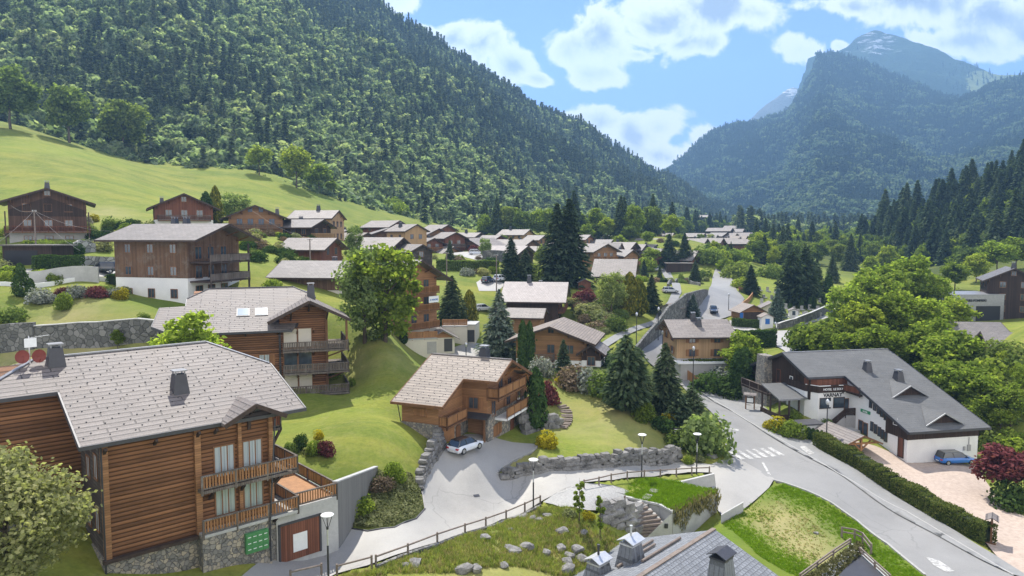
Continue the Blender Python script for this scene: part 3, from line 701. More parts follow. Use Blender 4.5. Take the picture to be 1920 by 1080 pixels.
# ------------------------------------------------------------------ building and paving materials
M = {}
def tarmac(name, c):
    m, t, b = base_mat(name, .58, .45); co = objco(t)
    n = t.noise(co, .16, 5, .65); n2 = t.noise(co, 9, 3); f = t.math('ADD', t.math('MULTIPLY', n, .7), t.math('MULTIPLY', n2, .3))
    col = t.ramp(f, [(.3, [x*.78 for x in c]), (.5, c), (.72, [x*1.16 for x in c])])
    v = t.new('ShaderNodeTexVoronoi', feature='DISTANCE_TO_EDGE'); v.inputs['Scale'].default_value = .16
    w = t.new('ShaderNodeTexNoise'); w.inputs['Scale'].default_value = .9; w.inputs['Detail'].default_value = 5; t.l.new(co, w.inputs['Vector'])
    t.l.new(t.vmath('ADD', co, w.outputs['Color']).outputs[0], v.inputs['Vector'])
    cr = t.math('MULTIPLY', t.smooth(v.outputs['Distance'], .012, .003), .32); cr = t.math('MULTIPLY', cr, t.smooth(t.noise(co, .11, 2), .5, .62))
    col = t.mix(cr, col, c4([x*.35 for x in c]))
    pt = t.new('ShaderNodeTexVoronoi', feature='F1'); pt.inputs['Scale'].default_value = .09; t.l.new(co, pt.inputs['Vector'])
    sp = t.new('ShaderNodeSeparateColor'); t.l.new(pt.outputs['Color'], sp.inputs[0])
    col = t.mix(t.math('MULTIPLY', t.smooth(sp.outputs[0], .84, .86), .3), col, c4([x*.7 for x in c]))
    t.l.new(col, b.inputs['Base Color']); bump(t, b, n2, .25, .02); return m
M['asphalt'] = tarmac('asphalt', (.225,.22,.208))
M['court'] = tarmac('court_asphalt', (.30,.29,.268))
M['pave'] = plain('pavement_asphalt', (.23,.23,.225), .85, .1, .5, .2)
M['gravel'] = plain('gravel', (.33,.325,.31), .95, .22, 6, .1, bmp=.4)
M['redgravel'] = plain('pink_gravel', (.40,.325,.27), .95, .16, 2.5, .1, bmp=.3)
def worn_paint():
    m, t, b = base_mat('road_paint', .7, .3); co = objco(t); n = t.noise(co, 2.6, 7, .72); n2 = t.noise(co, .5, 3)
    f = t.smooth(t.math('ADD', n, t.math('MULTIPLY', n2, .35)), .5, .78)
    t.l.new(t.mix(f, (.55,.545,.52,1), (.25,.245,.232,1)), b.inputs['Base Color']); return m
M['paint'] = worn_paint()
M['kerb'] = plain('kerb_stone', (.33,.325,.31), .8, .12, 3)
M['concrete'] = plain('concrete', (.40,.40,.385), .8, .13, .7)
M['board_conc'] = boards('board_marked_concrete', (.2,.195,.18), 'XY', .22, .06, .85, .2)
M['white'] = plain('white_render', (.74,.73,.70), .85, .05, .6)
M['cream'] = plain('cream_render', (.60,.56,.48), .85, .06, .6)
M['greywall'] = plain('grey_render', (.36,.35,.335), .85, .1, .8)
M['log'] = boards('brown_logs', (.215,.103,.05), 'Z', .27, .27, .7, .6, rnd=1)
M['plank'] = boards('brown_planks', (.235,.125,.06), 'Z', .16, .1, .75, .4)
M['plankgold'] = boards('golden_planks', (.315,.165,.08), 'Z', .16, .1, .7, .38)
M['dark'] = boards('dark_boards', (.05,.032,.024), 'XY', .2, .1, .75, .4)
M['darkgrey'] = boards('weathered_dark_logs', (.075,.06,.05), 'Z', .24, .14, .8, .5, grey=(.17,.155,.14))
M['brown'] = boards('dark_brown_boards', (.10,.058,.04), 'XY', .2, .1, .75, .4)
M['weather'] = boards('weathered_boards', (.15,.09,.055), 'XY', .18, .1, .8, .45, grey=(.2,.165,.13))
M['redwood'] = boards('red_brown_boards', (.17,.07,.042), 'XY', .18, .1, .75, .4)
M['pale'] = boards('pale_larch', (.42,.27,.145), 'XY', .16, .08, .7, .25)
M['mid'] = boards('honey_boards', (.28,.155,.078), 'Z', .18, .1, .7, .35)
M['rail'] = boards('balcony_boards', (.33,.17,.075), 'XY', .14, .14, .7, .35)
M['railgrey'] = boards('grey_balcony_boards', (.15,.125,.105), 'XY', .14, .14, .8, .4, grey=(.24,.22,.2))
M['beam'] = plain('timber_beam', (.15,.075,.036), .75, .3, 2.5)
M['beamdark'] = plain('dark_beam', (.055,.038,.03), .75, .3, 2)
M['post'] = plain('grey_timber', (.19,.155,.13), .85, .25, 3)
M['oak'] = plain('fresh_timber', (.33,.165,.07), .7, .2, 2)
M['slate'] = tiles('grey_roof_slabs', (.178,.155,.142), 'Y', .42, 3.4, .1, .05, (.17,.14,.12), dark=.28)
M['slateX'] = tiles('grey_roof_slabs_cross', (.178,.155,.142), 'X', .42, 3.4, .1, .05, (.17,.14,.12), dark=.28)
M['roofbrown'] = tiles('brown_grey_roof', (.235,.195,.16), 'Y', .42, 2.6, .14, .05, (.2,.17,.14), dark=.3)
M['roofgrey'] = tiles('hotel_roof', (.115,.117,.117), 'Y', .4, .8, .06, .008, dark=.8, rough=.8)
M['rooflight'] = tiles('pale_roof', (.205,.18,.162), 'Y', .5, 1.4, .16, .03)
M['roofpink'] = tiles('pinkish_roof', (.30,.265,.25), 'Y', .55, .55, .12, .03, dark=.55)
M['roofmid'] = tiles('mid_grey_roof', (.19,.172,.16), 'Y', .4, .8, .15, .02)
M['roofdark'] = tiles('dark_roof', (.12,.115,.115), 'Y', .4, .8, .2, .02)
M['slateblue'] = tiles('blue_grey_slates', (.2,.21,.225), 'Y', .34, .36, .2, .03, dark=.42)
M['slateblueX'] = tiles('blue_grey_slates_cross', (.2,.21,.225), 'X', .34, .36, .2, .03, dark=.42)
M['zinc'] = plain('zinc', (.25,.255,.27), .45, .15, 2, .5, .5)
M['zincdark'] = plain('dark_zinc', (.055,.055,.062), .5, .15, 2, .5, .3)
M['stone'] = rubble('house_stone', (.25,.24,.22), 3.6, (.43,.37,.28))
M['rock'] = rubble('boulder_wall', (.29,.285,.275), 1.1, (.44,.43,.41), (.05,.05,.045))
M['oldwall'] = rubble('old_grey_wall', (.15,.15,.142), 1.6, (.24,.235,.225), (.07,.07,.065))
M['boulder'] = plain('boulder', (.21,.203,.192), .9, .5, 1.0, .2, bmp=.7)
M['glass'] = glass(); M['wallrock'] = plain('wall_block', (.165,.16,.152), .9, .5, 1.1, .2, bmp=.7)
M['curtain'] = boards('net_curtain', (.40,.45,.47), 'XY', .34, .3, .6, .16)
M['curtaing'] = boards('pale_green_curtain', (.36,.42,.38), 'XY', .34, .3, .6, .16)
M['frame'] = plain('window_frame', (.20,.10,.05), .6, .15, 3); M['framew'] = plain('white_frame', (.7,.69,.66), .6, .06, 3)
M['shutter'] = boards('shutter_boards', (.30,.15,.07), 'XY', .12, .1, .7, .3)
M['metal'] = plain('dark_metal', (.05,.05,.055), .5, .15, 3, .5, .4)
M['steel'] = plain('pale_steel', (.55,.56,.57), .4, .1, 3, .5, .5)
M['black'] = plain('black_rubber', (.015,.015,.016), .7, .1, 5)
M['green'] = plain('mailbox_green', (.07,.23,.085), .5, .1, 3)
M['signwhite'] = plain('sign_white', (.72,.73,.72), .6, .05, 3); M['signblack'] = plain('sign_black', (.02,.02,.022), .6, .1, 3)
M['signgreen'] = plain('sign_green', (.03,.25,.1), .6, .1, 3); M['signblue'] = plain('sign_blue', (.03,.14,.42), .6, .1, 3)
M['dish'] = plain('red_dish', (.2,.05,.04), .6, .12, 3)

# ------------------------------------------------------------------ sheets laid on the ground
def world_poly(px): return [hit(*p) if len(p) == 2 else ground(p[0], p[2]) for p in px]
SHEETS = []
def drape(name, px, mat, lift=.06, cell=1.4, kind='structure', skirt=0.0, pts=None):
    W_ = pts or world_poly(px); bm = bmesh.new()
    if lift < .07 or 'gravel' in name: SHEETS.append(np.array([[p[0], p[1]] for p in W_]))
    f = bm.faces.new([bm.verts.new((p[0], p[1], 0)) for p in W_])
    bmesh.ops.triangulate(bm, faces=[f], ngon_method='EAR_CLIP')
    xs = [p[0] for p in W_]; ys = [p[1] for p in W_]
    for ax, lo, hi in ((0, min(xs), max(xs)), (1, min(ys), max(ys))):
        n = int((hi - lo) / cell)
        for k in range(1, n + 1):
            co = [0, 0, 0]; no = [0, 0, 0]; co[ax] = lo + k * cell; no[ax] = 1
            bmesh.ops.bisect_plane(bm, geom=bm.verts[:] + bm.edges[:] + bm.faces[:], plane_co=co, plane_no=no, dist=1e-4)
    V = [v for v in bm.verts]; z = TZ([v.co.x for v in V], [v.co.y for v in V])
    for v, q in zip(V, z): v.co.z = q + lift
    bmesh.ops.recalc_face_normals(bm, faces=bm.faces)
    if sum(f.normal.z for f in bm.faces) < 0: bmesh.ops.reverse_faces(bm, faces=bm.faces)
    me = bpy.data.meshes.new(name); bm.to_mesh(me); bm.free(); me.materials.append(mat)
    for p in me.polygons: p.use_smooth = True
    o = link_mesh(name, me)
    return tag(o, kind=kind)
def resample(pts, step):
    out = [Vector(pts[0])]
    for a, b in zip(pts[:-1], pts[1:]):
        a = Vector(a); b = Vector(b); n = max(1, int(round((b - a).length / step)))
        out += [a + (b - a) * (k / n) for k in range(1, n + 1)]
    return out
def ribbon(name, px, w, h, mat, side=0.0, kind='structure', base=-.15, step=1.2, pts=None):
    """kerb or low wall of constant section following the ground"""
    W_ = resample([Vector((p[0], p[1], 0)) for p in (pts or world_poly(px))], step)
    vs = []; fs = []; z = TZ([p.x for p in W_], [p.y for p in W_]); n = len(W_)
    for i, p in enumerate(W_):
        d = (W_[min(i+1, n-1)] - W_[max(i-1, 0)]).normalized(); s = Vector((d.y, -d.x, 0)); c = p + s * side
        for (o, q) in ((-w/2, base), (-w/2, h), (w/2, h), (w/2, base)): vs.append((c.x + s.x*o, c.y + s.y*o, z[i] + q))
    for i in range(n - 1):
        for k in range(4): fs.append((i*4+k, i*4+(k+1) % 4, (i+1)*4+(k+1) % 4, (i+1)*4+k))
    fs += [(0,1,2,3), (n*4-1, n*4-2, n*4-3, n*4-4)]
    o = MB().add(vs, fs).build(name, mat)
    return tag(o, kind=kind) if kind else o
KERB = [(1282,700),(1292,716),(1312,735),(1342,753),(1380,777),(1402,791),(1440,812),(1473,831),(1520,858),(1570,888),(1624,920),(1700,961),(1760,997),(1833,1040),(1900,1080)]
drape('main_road', [(1745,1095),(1735,1078),(1665,1020),(1607,976),(1560,943),(1513,920),(1470,905),(1447,899),(1395,872),(1367,852),(1358,828),(1352,795),(1325,765),(1292,738),(1268,712),(1240,697),(1212,676),(1200,660),(1222,640),(1250,620),(1285,597),(1312,572),(1328,548),(1336,520),(1343,497),(1365,496),(1372,520),(1382,545),(1396,560),(1388,577),(1372,592),(1335,604),(1295,622),(1272,645),(1266,668)] + KERB + [(1925,1095)], M['asphalt'], .05, 1.6)
drape('driveway', [(440,1095),(507,1040),(545,1006),(600,984),(640,987),(690,997),(740,990),(780,974),(797,955),(793,930),(785,905),(792,888),(818,853),(832,836),(872,815),(930,822),(985,832),(1012,834),(1000,846),(960,866),(938,880),(931,889),(945,896),(1100,882),(1200,871),(1265,866),(1300,868),(1335,872),(1362,862),(1380,858),(1420,880),(1452,898),(1442,915),(1420,935),(1385,962),(1360,975),(1335,940),(1335,887),(1290,886),(1250,889),(1200,895),(1150,901),(1095,905),(1060,921),(1015,941),(940,975),(850,1010),(760,1036),(690,1061),(630,1077),(590,1095)], M['court'], .06, 1.3)
drape('gravel_path', [(1092,907),(1060,923),(1018,943),(1050,952),(1100,958),(1140,962),(1180,955),(1222,962),(1240,955),(1215,944),(1130,921)], M['gravel'], .085, 1.2)
drape('parking_gravel', [(1560,835),(1600,826),(1700,862),(1832,874),(1850,905),(1880,950),(1960,985),(1960,1110),(1905,1080),(1866,1040),(1850,1020),(1700,930),(1600,870)], M['redgravel'], .05, 1.5)
drape('pavement', KERB[1:] + [(1940,1090),(1895,1062),(1864,1042),(1800,1003),(1745,970),(1640,905),(1580,868),(1530,838),(1480,808),(1445,787),(1400,758),(1352,735),(1315,715),(1300,700)], M['pave'], .14, 1.4)
drape('forecourt', [(1322,716),(1360,722),(1398,738),(1412,752),(1440,770),(1458,790),(1450,792),(1404,760),(1352,735)], M['pave'], .15, 1.2)
ribbon('kerb', KERB, .16, .15, M['kerb'])
ribbon('verge_kerb', [(1447,899),(1470,905),(1513,920),(1560,943),(1607,976),(1665,1020),(1735,1078)], .22, .07, M['kerb'])
ribbon('mound_kerb', [(606,984),(640,987),(690,997),(740,990),(780,974),(797,955),(793,930),(787,908)], .12, .12, M['zincdark'])
ribbon('lawn_kerb', [(1012,834),(1000,846),(960,866),(938,880),(931,889),(945,896)], .14, .13, M['kerb'])
ribbon('corner_kerb', [(1248,863),(1268,872),(1300,873),(1335,872),(1358,863),(1366,852)], .12, .1, M['kerb'])
drape('side_street', [(1368,600),(1400,612),(1440,622),(1482,620),(1540,624),(1592,626),(1592,640),(1540,642),(1500,653),(1478,664),(1466,655),(1440,640),(1400,634),(1366,622)], M['court'], .06, 2)
drape('cemetery_path', [(1455,616),(1500,612),(1562,592),(1570,580),(1560,577),(1520,596),(1478,605),(1455,608)], M['gravel'], .07, 2)
drape('footpath', [(1086,672),(1105,660),(1132,640),(1165,622),(1196,610),(1226,600),(1232,588),(1252,566),(1262,545),(1250,525),(1240,508),(1262,484),(1275,470),(1285,474),(1270,490),(1255,506),(1266,526),(1278,548),(1268,570),(1246,592),(1234,606),(1200,618),(1170,632),(1140,650),(1115,668),(1100,680)], M['pave'], .06, 2)
drape('village_lane', [(893,530),(905,522),(942,521),(945,535),(935,546),(898,546)], M['court'], .07, 2)
drape('garage_court', [(828,668),(850,652),(884,642),(930,650),(940,664),(905,674),(858,682)], M['court'], .07, 1.6)
drape('hillside_lane', [(-20,505),(60,505),(150,512),(245,505),(250,517),(160,521),(60,517),(-20,520)], M['court'], .07, 2)
drape('upper_lane', [(845,474),(880,472),(915,480),(930,488),(900,490),(870,482),(845,480)], M['court'], .07, 3)
def paint(px): return drape('road_marking', px, M['paint'], .075, 1.0)
for i in range(6):
    x, y = 1366 + i * 14.5, 848 - i * 1.6
    paint([(x, y), (x + 7, y - .6), (x + 33, y + 14.5), (x + 24, y + 15.5)])
paint([(1428,868),(1431,866),(1446,893),(1442,894)]); paint([(1355,802),(1385,806),(1386,809),(1356,805)])
paint([(1735,1045),(1760,1052),(1790,1072),(1775,1074),(1752,1062)])
drape('road_marking', [(1499,840),(1508,837),(1527,852),(1518,856)], M['paint'], .17, 1.0)
for q in ([(568,1004),(590,1000),(598,1006),(576,1011)], [(606,1044),(622,1040),(629,1046),(612,1050)], [(885,929),(898,927),(902,932),(889,934)]):
    w = [hit(*p) for p in q]; c = sum((Vector(p) for p in w), Vector()) / 4
    drape('drain_cover', None, M['zincdark'], .075, 2, pts=[tuple(c + (Vector(p) - c) * .8) for p in w])
# ------------------------------------------------------------------ chalets
_WM = {}
def win_mesh(w, h, fm, gm, bars=1):
    k = (round(w, 2), round(h, 2), fm, gm, bars)
    if k not in _WM:
        f = MB(); t = .09
        f.box(-w/2-t, w/2+t, -.07, .02, -t, 0).box(-w/2-t, w/2+t, -.05, .02, h, h+t)
        f.box(-w/2-t, -w/2, -.05, .02, 0, h).box(w/2, w/2+t, -.05, .02, 0, h)
        for b in range(bars):
            x = -w/2 + w*(b+1)/(bars+1); f.box(x-.035, x+.035, -.04, .02, 0, h)
        g = MB().box(-w/2, w/2, -.012, .02, 0, h)
        a = f.build('window', M[fm]); b_ = g.build('pane', M[gm]); _WM[k] = (a.data, b_.data)
        bpy.data.objects.remove(a); bpy.data.objects.remove(b_)
    return _WM[k]
FACE = {'-y': 0, '+x': math.pi/2, '+y': math.pi, '-x': -math.pi/2}
def window(par, x, y, z, w, h, face, fm='frame', gm='glass', bars=1, shut=None, name='window'):
    """x,y on the wall plane; the frame sits proud of it"""
    a, b = win_mesh(w, h, fm, gm, bars)
    o = link_mesh(name, a, par); o.location = (x, y, z); o.rotation_euler = (0, 0, FACE[face])
    p = link_mesh('pane', b, o)
    if shut:
        k = ('sh', round(w, 2), round(h, 2), shut)
        if k not in _WM:
            q = MB().box(-w/4, w/4, -.07, -.02, 0, h).build('shutter', M[shut]); _WM[k] = q.data; bpy.data.objects.remove(q)
        for s in (-1, 1):
            q = link_mesh('shutter', _WM[k], o); q.location = (s * (w/2 + .12 + w/4), 0, 0)
    return o
def balcony(par, x0, x1, y0, y1, z, mat, floor='beam', sides='FLR', face='-x', h=1.0, slat=.16, solid=True, name='balcony', posts=None):
    """deck x0..x1,y0..y1 with a boarded rail on the outer edges; face = open-air side"""
    fl = MB().box(x0, x1, y0, y1, z - .18, z).build(name, M[floor], par)
    edges = {'-x': ((x0,y0),(x0,y1)), '+x': ((x1,y0),(x1,y1)), '-y': ((x0,y0),(x1,y0)), '+y': ((x0,y1),(x1,y1))}
    r = MB()
    for e in sides if isinstance(sides, (list, tuple)) else [face]:
        (ax, ay), (bx, by) = edges[e]; L = math.hypot(bx-ax, by-ay); dx, dy = (bx-ax)/L, (by-ay)/L
        r.bar((ax,ay,z+h), (bx,by,z+h), .12, .09); r.bar((ax,ay,z+.12), (bx,by,z+.12), .07, .08)
        n = max(2, int(L / slat)); sw = slat * (.82 if solid else .62)
        for k in range(n):
            t = (k + .5) * L / n; r.bar((ax+dx*t, ay+dy*t, z+.1), (ax+dx*t, ay+dy*t, z+h-.03), sw if abs(dy) > .5 else .035, .035 if abs(dy) > .5 else sw, up=(0,1,0) if abs(dx) > .5 else (0,1,0))
        for t in [0, L] + [L * q / max(1, int(L/2.2)) for q in range(1, max(1, int(L/2.2)))]:
            px_, py_ = ax+dx*t, ay+dy*t
            r.box(px_-.05, px_+.05, py_-.05, py_+.05, z-.25, z+h+.02)
    ro = r.build('railing', M[mat], fl)
    return fl
def chimney(par, x, y, z0, z1, w=.9, d=.9, mat='zincdark', cap='zinc'):
    c = MB(); c.hexa([(x-w*.62,y-d*.62,z0),(x+w*.62,y-d*.62,z0),(x+w*.62,y+d*.62,z0),(x-w*.62,y+d*.62,z0)],
                     [(x-w*.42,y-d*.42,z1),(x+w*.42,y-d*.42,z1),(x+w*.42,y+d*.42,z1),(x-w*.42,y+d*.42,z1)])
    o = c.build('chimney', M[mat], par)
    k = MB()
    for sx in (-1, 1):
        for sy in (-1, 1): k.box(x+sx*w*.33-.04, x+sx*w*.33+.04, y+sy*d*.33-.04, y+sy*d*.33+.04, z1, z1+.22)
    k.box(x-w*.5, x+w*.5, y-d*.5, y+d*.5, z1+.22, z1+.29)
    k.build('chimney_cap', M[cap], o)
    return o
def gable_roof(par, x0, x1, yr, half, zr, pitch, mat, oe=0., th=.22, halfb=None, trim='beamdark', name='roof', hip0=0, hip1=0):
    """two slabs falling from a ridge along local x; half = run to the eaves"""
    hb = halfb or half; m = MB()
    for s, hh in ((-1, half), (1, hb)):
        ze = zr - pitch * hh; y = yr + s * hh
        a = [(x0+hip0*1., yr, zr), (x1-hip1*1., yr, zr), (x1, y, ze), (x0, y, ze)]
        if s < 0: a = a[::-1]
        m.hexa([(p[0], p[1], p[2] - th) for p in a], a)
    ro = m.build(name, M[mat], par)
    t = MB()
    for s, hh in ((-1, half), (1, hb)):
        ze = zr - pitch * hh; y = yr + s * hh
        for xx, sg_ in ((x0, -1), (x1, 1)):
            t.bar((xx + sg_*.03, yr, zr - th*.75), (xx + sg_*.03, y, ze - th*.75), .07, th*1.5)
        t.bar((x0, y + s*.03, ze - th*.6), (x1, y + s*.03, ze - th*.6), .08, th*1.2)
    t.build('barge_boards', M[trim], ro)
    return ro
def gable_walls(par, L, yr, half, zr, pitch, z0, zs, base, upper, halfb=None, x0=0.0, inset=.0, th=.24):
    """lower walls z0..zs and upper walls zs..roof incl. both gables"""
    hb = halfb or half; g = .02
    if zs > z0 + .05: MB().box(x0, L, yr-half, yr+hb, z0, zs).build('lower_wall', M[base], par)
    zf, zb = zr - pitch*half - th - g, zr - pitch*hb - th - g
    prof = [(x0-.04, yr-half-.04, zs), (x0-.04, yr+hb+.04, zs), (x0-.04, yr+hb+.04, zb), (x0-.04, yr, zr-th-g), (x0-.04, yr-half-.04, zf)]
    return MB().prism(prof, (L-x0+.08, 0, 0)).build('upper_wall', M[upper], par)
def skylight(par, x, y, yr, zr, pitch, w=.8, l=1.1):
    s = -1 if y < yr else 1
    f = lambda yy: zr - pitch * abs(yy - yr)
    a = [(x-w/2, y-l/2), (x+w/2, y-l/2), (x+w/2, y+l/2), (x-w/2, y+l/2)]
    fr = MB().hexa([(p[0], p[1], f(p[1]) - .05) for p in a], [(p[0], p[1], f(p[1]) + .1) for p in a]).build('skylight', M['zincdark'], par)
    b = [(x + (p[0]-x)*.8, y + (p[1]-y)*.8) for p in a]
    MB().hexa([(p[0], p[1], f(p[1]) + .08) for p in b], [(p[0], p[1], f(p[1]) + .125) for p in b]).build('pane', M['skyglass'], fr)
M['skyglass'] = plain('skylight_glass', (.16,.22,.27), .12, .15, 1, .8)

def chalet(label, px, py, Y, az, L, W, hw=5.0, pitch=.38, base='white', wood='mid', roof='rooflight', bh=.5, og=1.3, oe=.9,
           bal=1, rail='rail', chim=((.5, .25),), wf=3, ws=3, sky=0, group='chalets of the hillside village', trim='beamdark', cat='chalet', zb=None, shut=None, fm='frame', name='chalet', ridge_chim=False):
    """apex of the visible gable roof tip at the pixel; the ridge runs off along az (degrees from straight ahead, + right)"""
    if Y > 200 and az < -40: az *= .76
    A = P(px, py, Y); a = R(az); e = Vector((math.sin(a), math.cos(a), 0)); n = Vector((-e.y, e.x, 0))
    O = A + e * og                                           # gable wall plane
    half = W / 2; zr = A.z
    ze = zr - pitch * (half + oe)
    cs = [O + n * half, O - n * half, O + e * L + n * half, O + e * L - n * half]
    gz_ = [tz(c.x, c.y) for c in cs]
    z_floor = zb if zb is not None else min(ze - hw, max(gz_) - .2)
    zlow = min(min(gz_), z_floor) - .6
    o = thing(name, label, cat, (O.x, O.y, z_floor), math.pi/2 - a, group)
    k = z_floor; zr -= k; ze -= k; z0 = zlow - k
    wall_top = zr - pitch * half
    zs = wall_top * bh if bh > 0 else z0
    gable_walls(o, L, 0, half, zr, pitch, z0, max(zs, z0), base, wood)
    ro = gable_roof(o, -og, L + og*.7, 0, half + oe, zr, pitch, roof, trim=trim)
    for (cx, cy) in chim or ():
        y = (cy - .5) * W; zz = zr - pitch * abs(y)
        chimney(ro, L * cx, y, zz - .3, zz + 1.15, .8, .8)
    for i in range(sky): skylight(ro, L * (.2 + .6 * i / max(1, sky-1)) if sky > 1 else L*.4, -half*.55 if Y > 0 else 0, 0, zr, pitch)
    st = max(1, int(round(wall_top / 2.8))); fh = wall_top / st
    for f in range(st + (1 if pitch * half > 2.0 else 0)):
        z = f * fh + .85; wmax = half * .8 if f < st else half * .4
        nw = wf if f < st else max(1, wf - 2)
        for i in range(nw):
            y = (-wmax + 2 * wmax * (i + .5) / nw)
            window(o, -.05, y, z, 1.15 if f < st else .9, 1.3 if f < st else 1.0, '-x', fm, 'glass', 1, shut)
        if f < st:
            for i in range(ws):
                x = L * (i + .6) / (ws + .2)
                window(o, x, -half - .05, z, 1.0, 1.15, '-y', fm, 'glass', 1, shut)
                if abs(az) < 75: window(o, x, half + .05, z, 1.0, 1.15, '+y', fm, 'glass', 1, shut)
    for b in range(bal):
        z = fh * (b + 1) + .05
        if z > wall_top + .6: break
        balcony(o, -1.25, 0, -half*.9, half*.9, z, rail, sides=['-x', '-y', '+y'])
    if Y < 200:
        for s in (-1, 1):
            for q in (.92, .5): MB().bar((-.02, s*half*q, wall_top + pitch*half*(1-q) - .9), (-og*.8, s*half*q, wall_top + pitch*half*(1-q) - .22), .14, .16).build('roof_bracket', M['beam'], ro)
    return o

# upper slope on the left
dbc = chalet('dark brown chalet with wide low gable at far left below the meadow', 87, 352, 130, -31, 11, 12.0, 8.2, .36, 'greywall', 'brown', 'roofdark', .36, 1.6, 1.6, 1, 'redwood', ((.15,.5),), 3, 2, fm='frame')
_z = 8.0
MB().prism([(-.1,-5.9,_z-2.2),(-.1,5.9,_z-2.2),(-.1,5.9,_z-1.05),(-.1,0,_z+1.3),(-.1,-5.9,_z-1.05)], (.06,0,0)).build('gable_boarding', M['dark'], dbc)
balcony(dbc, -1.5, 0, -6.6, 6.6, 2.95, 'redwood', sides=['-x','-y','+y'])
for y in (-6.4, 6.4): MB().box(-1.5, -1.3, y-.1, y+.1, .0, 6.6).build('gallery_post', M['beamdark'], dbc)
chalet('white and brown chalet with brick-capped chimney below the meadow', 345, 362, 150, -28, 12, 11.2, 5.6, .46, 'white', 'redwood', 'roofmid', .52, 1.4, 1.4, 1, 'railgrey', ((.75,.85),), 3, 3)
chalet('broad honey-brown chalet right of the white and brown one', 478, 384, 160, -16, 12, 11.5, 5, .42, 'dark', 'mid', 'roofmid', .3, 1.4, 1.8, 1, 'railgrey', ((.1,.1),), 4, 2)
chalet('modern chalet with pale metal roof and glazed gable under the meadow', 636, 394, 185, -84, 11, 10, 6, .4, 'pale', 'pale', 'rooflight', .0, .6, .6, 0, 'rail', ((.45,.5),), 3, 2)
chalet('small blackened chalet with light balcony before the pale metal roof', 608, 411, 165, -72, 11.5, 8.5, 5.2, .36, 'dark', 'dark', 'roofmid', .2, 1.1, 1.1, 1, 'pale', ((.55,.3),), 2, 4)
chalet('wood chalet with pale roof above the valley-roofed house', 632, 446, 140, -78, 8.5, 8.6, 4.2, .42, 'weather', 'redwood', 'rooflight', .3, 1.2, 1.1, 0, 'rail', (), 2, 2)
chalet('white-walled house with broad grey roof left of the birch', 668, 489, 118, -82, 11, 9.6, 5.2, .42, 'cream', 'weather', 'roofmid', .55, 1.2, 1.2, 0, 'rail', ((.3,.3),), 2, 3)
# cluster at the head of the village
chalet('chalet with pale skylit roof highest on the left of the village', 750, 413, 232, -76, 11, 9, 4.5, .42, 'weather', 'redwood', 'rooflight', .3, 1, 1, 0, 'rail', (), 2, 2, sky=2)
chalet('low brown gable just in front of the highest pale roof', 732, 427, 222, -22, 9, 11, 3.6, .34, 'weather', 'weather', 'roofmid', .3, 1, 1.2, 0, 'rail', ((.2,.1),), 3, 1)
chalet('new pale timber chalet with tall narrow gable', 783, 420, 215, -62, 9, 8.2, 6.5, .45, 'pale', 'pale', 'rooflight', .0, .8, .8, 0, 'rail', ((.6,.7),), 2, 2)
chalet('brown chalet directly right of the new pale timber one', 824, 428, 238, -55, 8, 8.5, 5.2, .42, 'greywall', 'mid', 'rooflight', .4, 1.1, 1, 1, 'railgrey', (), 2, 2)
chalet('upper chalet with dark ridge behind the brown pair', 841, 421, 258, -62, 9, 8.5, 5, .44, 'mid', 'redwood', 'rooflight', .2, 1, 1, 0, 'rail', (), 2, 1)
chalet('small red-brown chalet in front of the upper pair', 856, 435, 230, -48, 8, 7.6, 6, .44, 'redwood', 'redwood', 'rooflight', .3, 1.1, 1, 1, 'railgrey', (), 2, 2)
chalet('chalet with big pale roof half hidden by the bright maple', 757, 445, 186, -70, 12, 11, 4.6, .44, 'weather', 'dark', 'rooflight', .3, 1, 1.2, 0, 'rail', (), 2, 2)
chalet('small weathered log cabin beside the bright maple crown', 793, 458, 180, -36, 8, 6.4, 7, .5, 'darkgrey', 'darkgrey', 'rooflight', .6, 1, .8, 1, 'railgrey', (), 1, 2)
chalet('long low-roofed house behind the wide pale gable', 902, 436, 268, -82, 11, 8, 3.6, .36, 'greywall', 'weather', 'rooflight', .5, 1, .8, 0, 'rail', ((.5,.5),), 2, 3)
chalet('light wooden chalet with wide low gable above the parked white car', 874, 446, 234, 42, 11, 10, 4.2, .42, 'mid', 'mid', 'rooflight', .0, 1.2, 1.4, 0, 'rail', (), 3, 1)
chalet('chalet with brown gable right of the wide wooden one', 940, 441, 262, -68, 10, 8.4, 4, .42, 'mid', 'redwood', 'rooflight', .3, 1, 1, 1, 'rail', (), 2, 2)
chalet('long chalet with twin roof slopes in the middle of the village', 1000, 449, 244, -72, 14, 9, 4.4, .42, 'greywall', 'weather', 'rooflight', .5, 1, 1, 0, 'rail', ((.4,.3),), 2, 4)
chalet('chalet with roof turret and warm gable at the forest foot', 994, 430, 305, -80, 12, 9.5, 5, .42, 'mid', 'pale', 'rooflight', .2, 1, 1, 0, 'rail', ((.72,.5),), 2, 4)
chalet('dark chalet with pinkish roof among the spruces', 990, 461, 206, -74, 11, 9, 4, .44, 'dark', 'dark', 'roofpink', .2, 1.2, 1.4, 0, 'rail', ((.4,.4),), 2, 2)
chalet('small pale-roofed house just left of the tall spruce', 1022, 441, 292, -74, 7, 8, 4.4, .42, 'weather', 'mid', 'rooflight', .3, .8, .8, 0, 'rail', (), 2, 2)
chalet('orange-gabled house just right of the tall spruce', 1108, 440, 285, -76, 8, 8, 4.6, .42, 'mid', 'plankgold', 'rooflight', .2, .8, .8, 0, 'rail', (), 2, 2)
chalet('pale wood chalet with long orange balcony right of the tall spruce', 1140, 457, 226, -46, 10, 10, 5.6, .42, 'pale', 'mid', 'rooflight', .3, 1.3, 1.2, 1, 'rail', (), 3, 3)
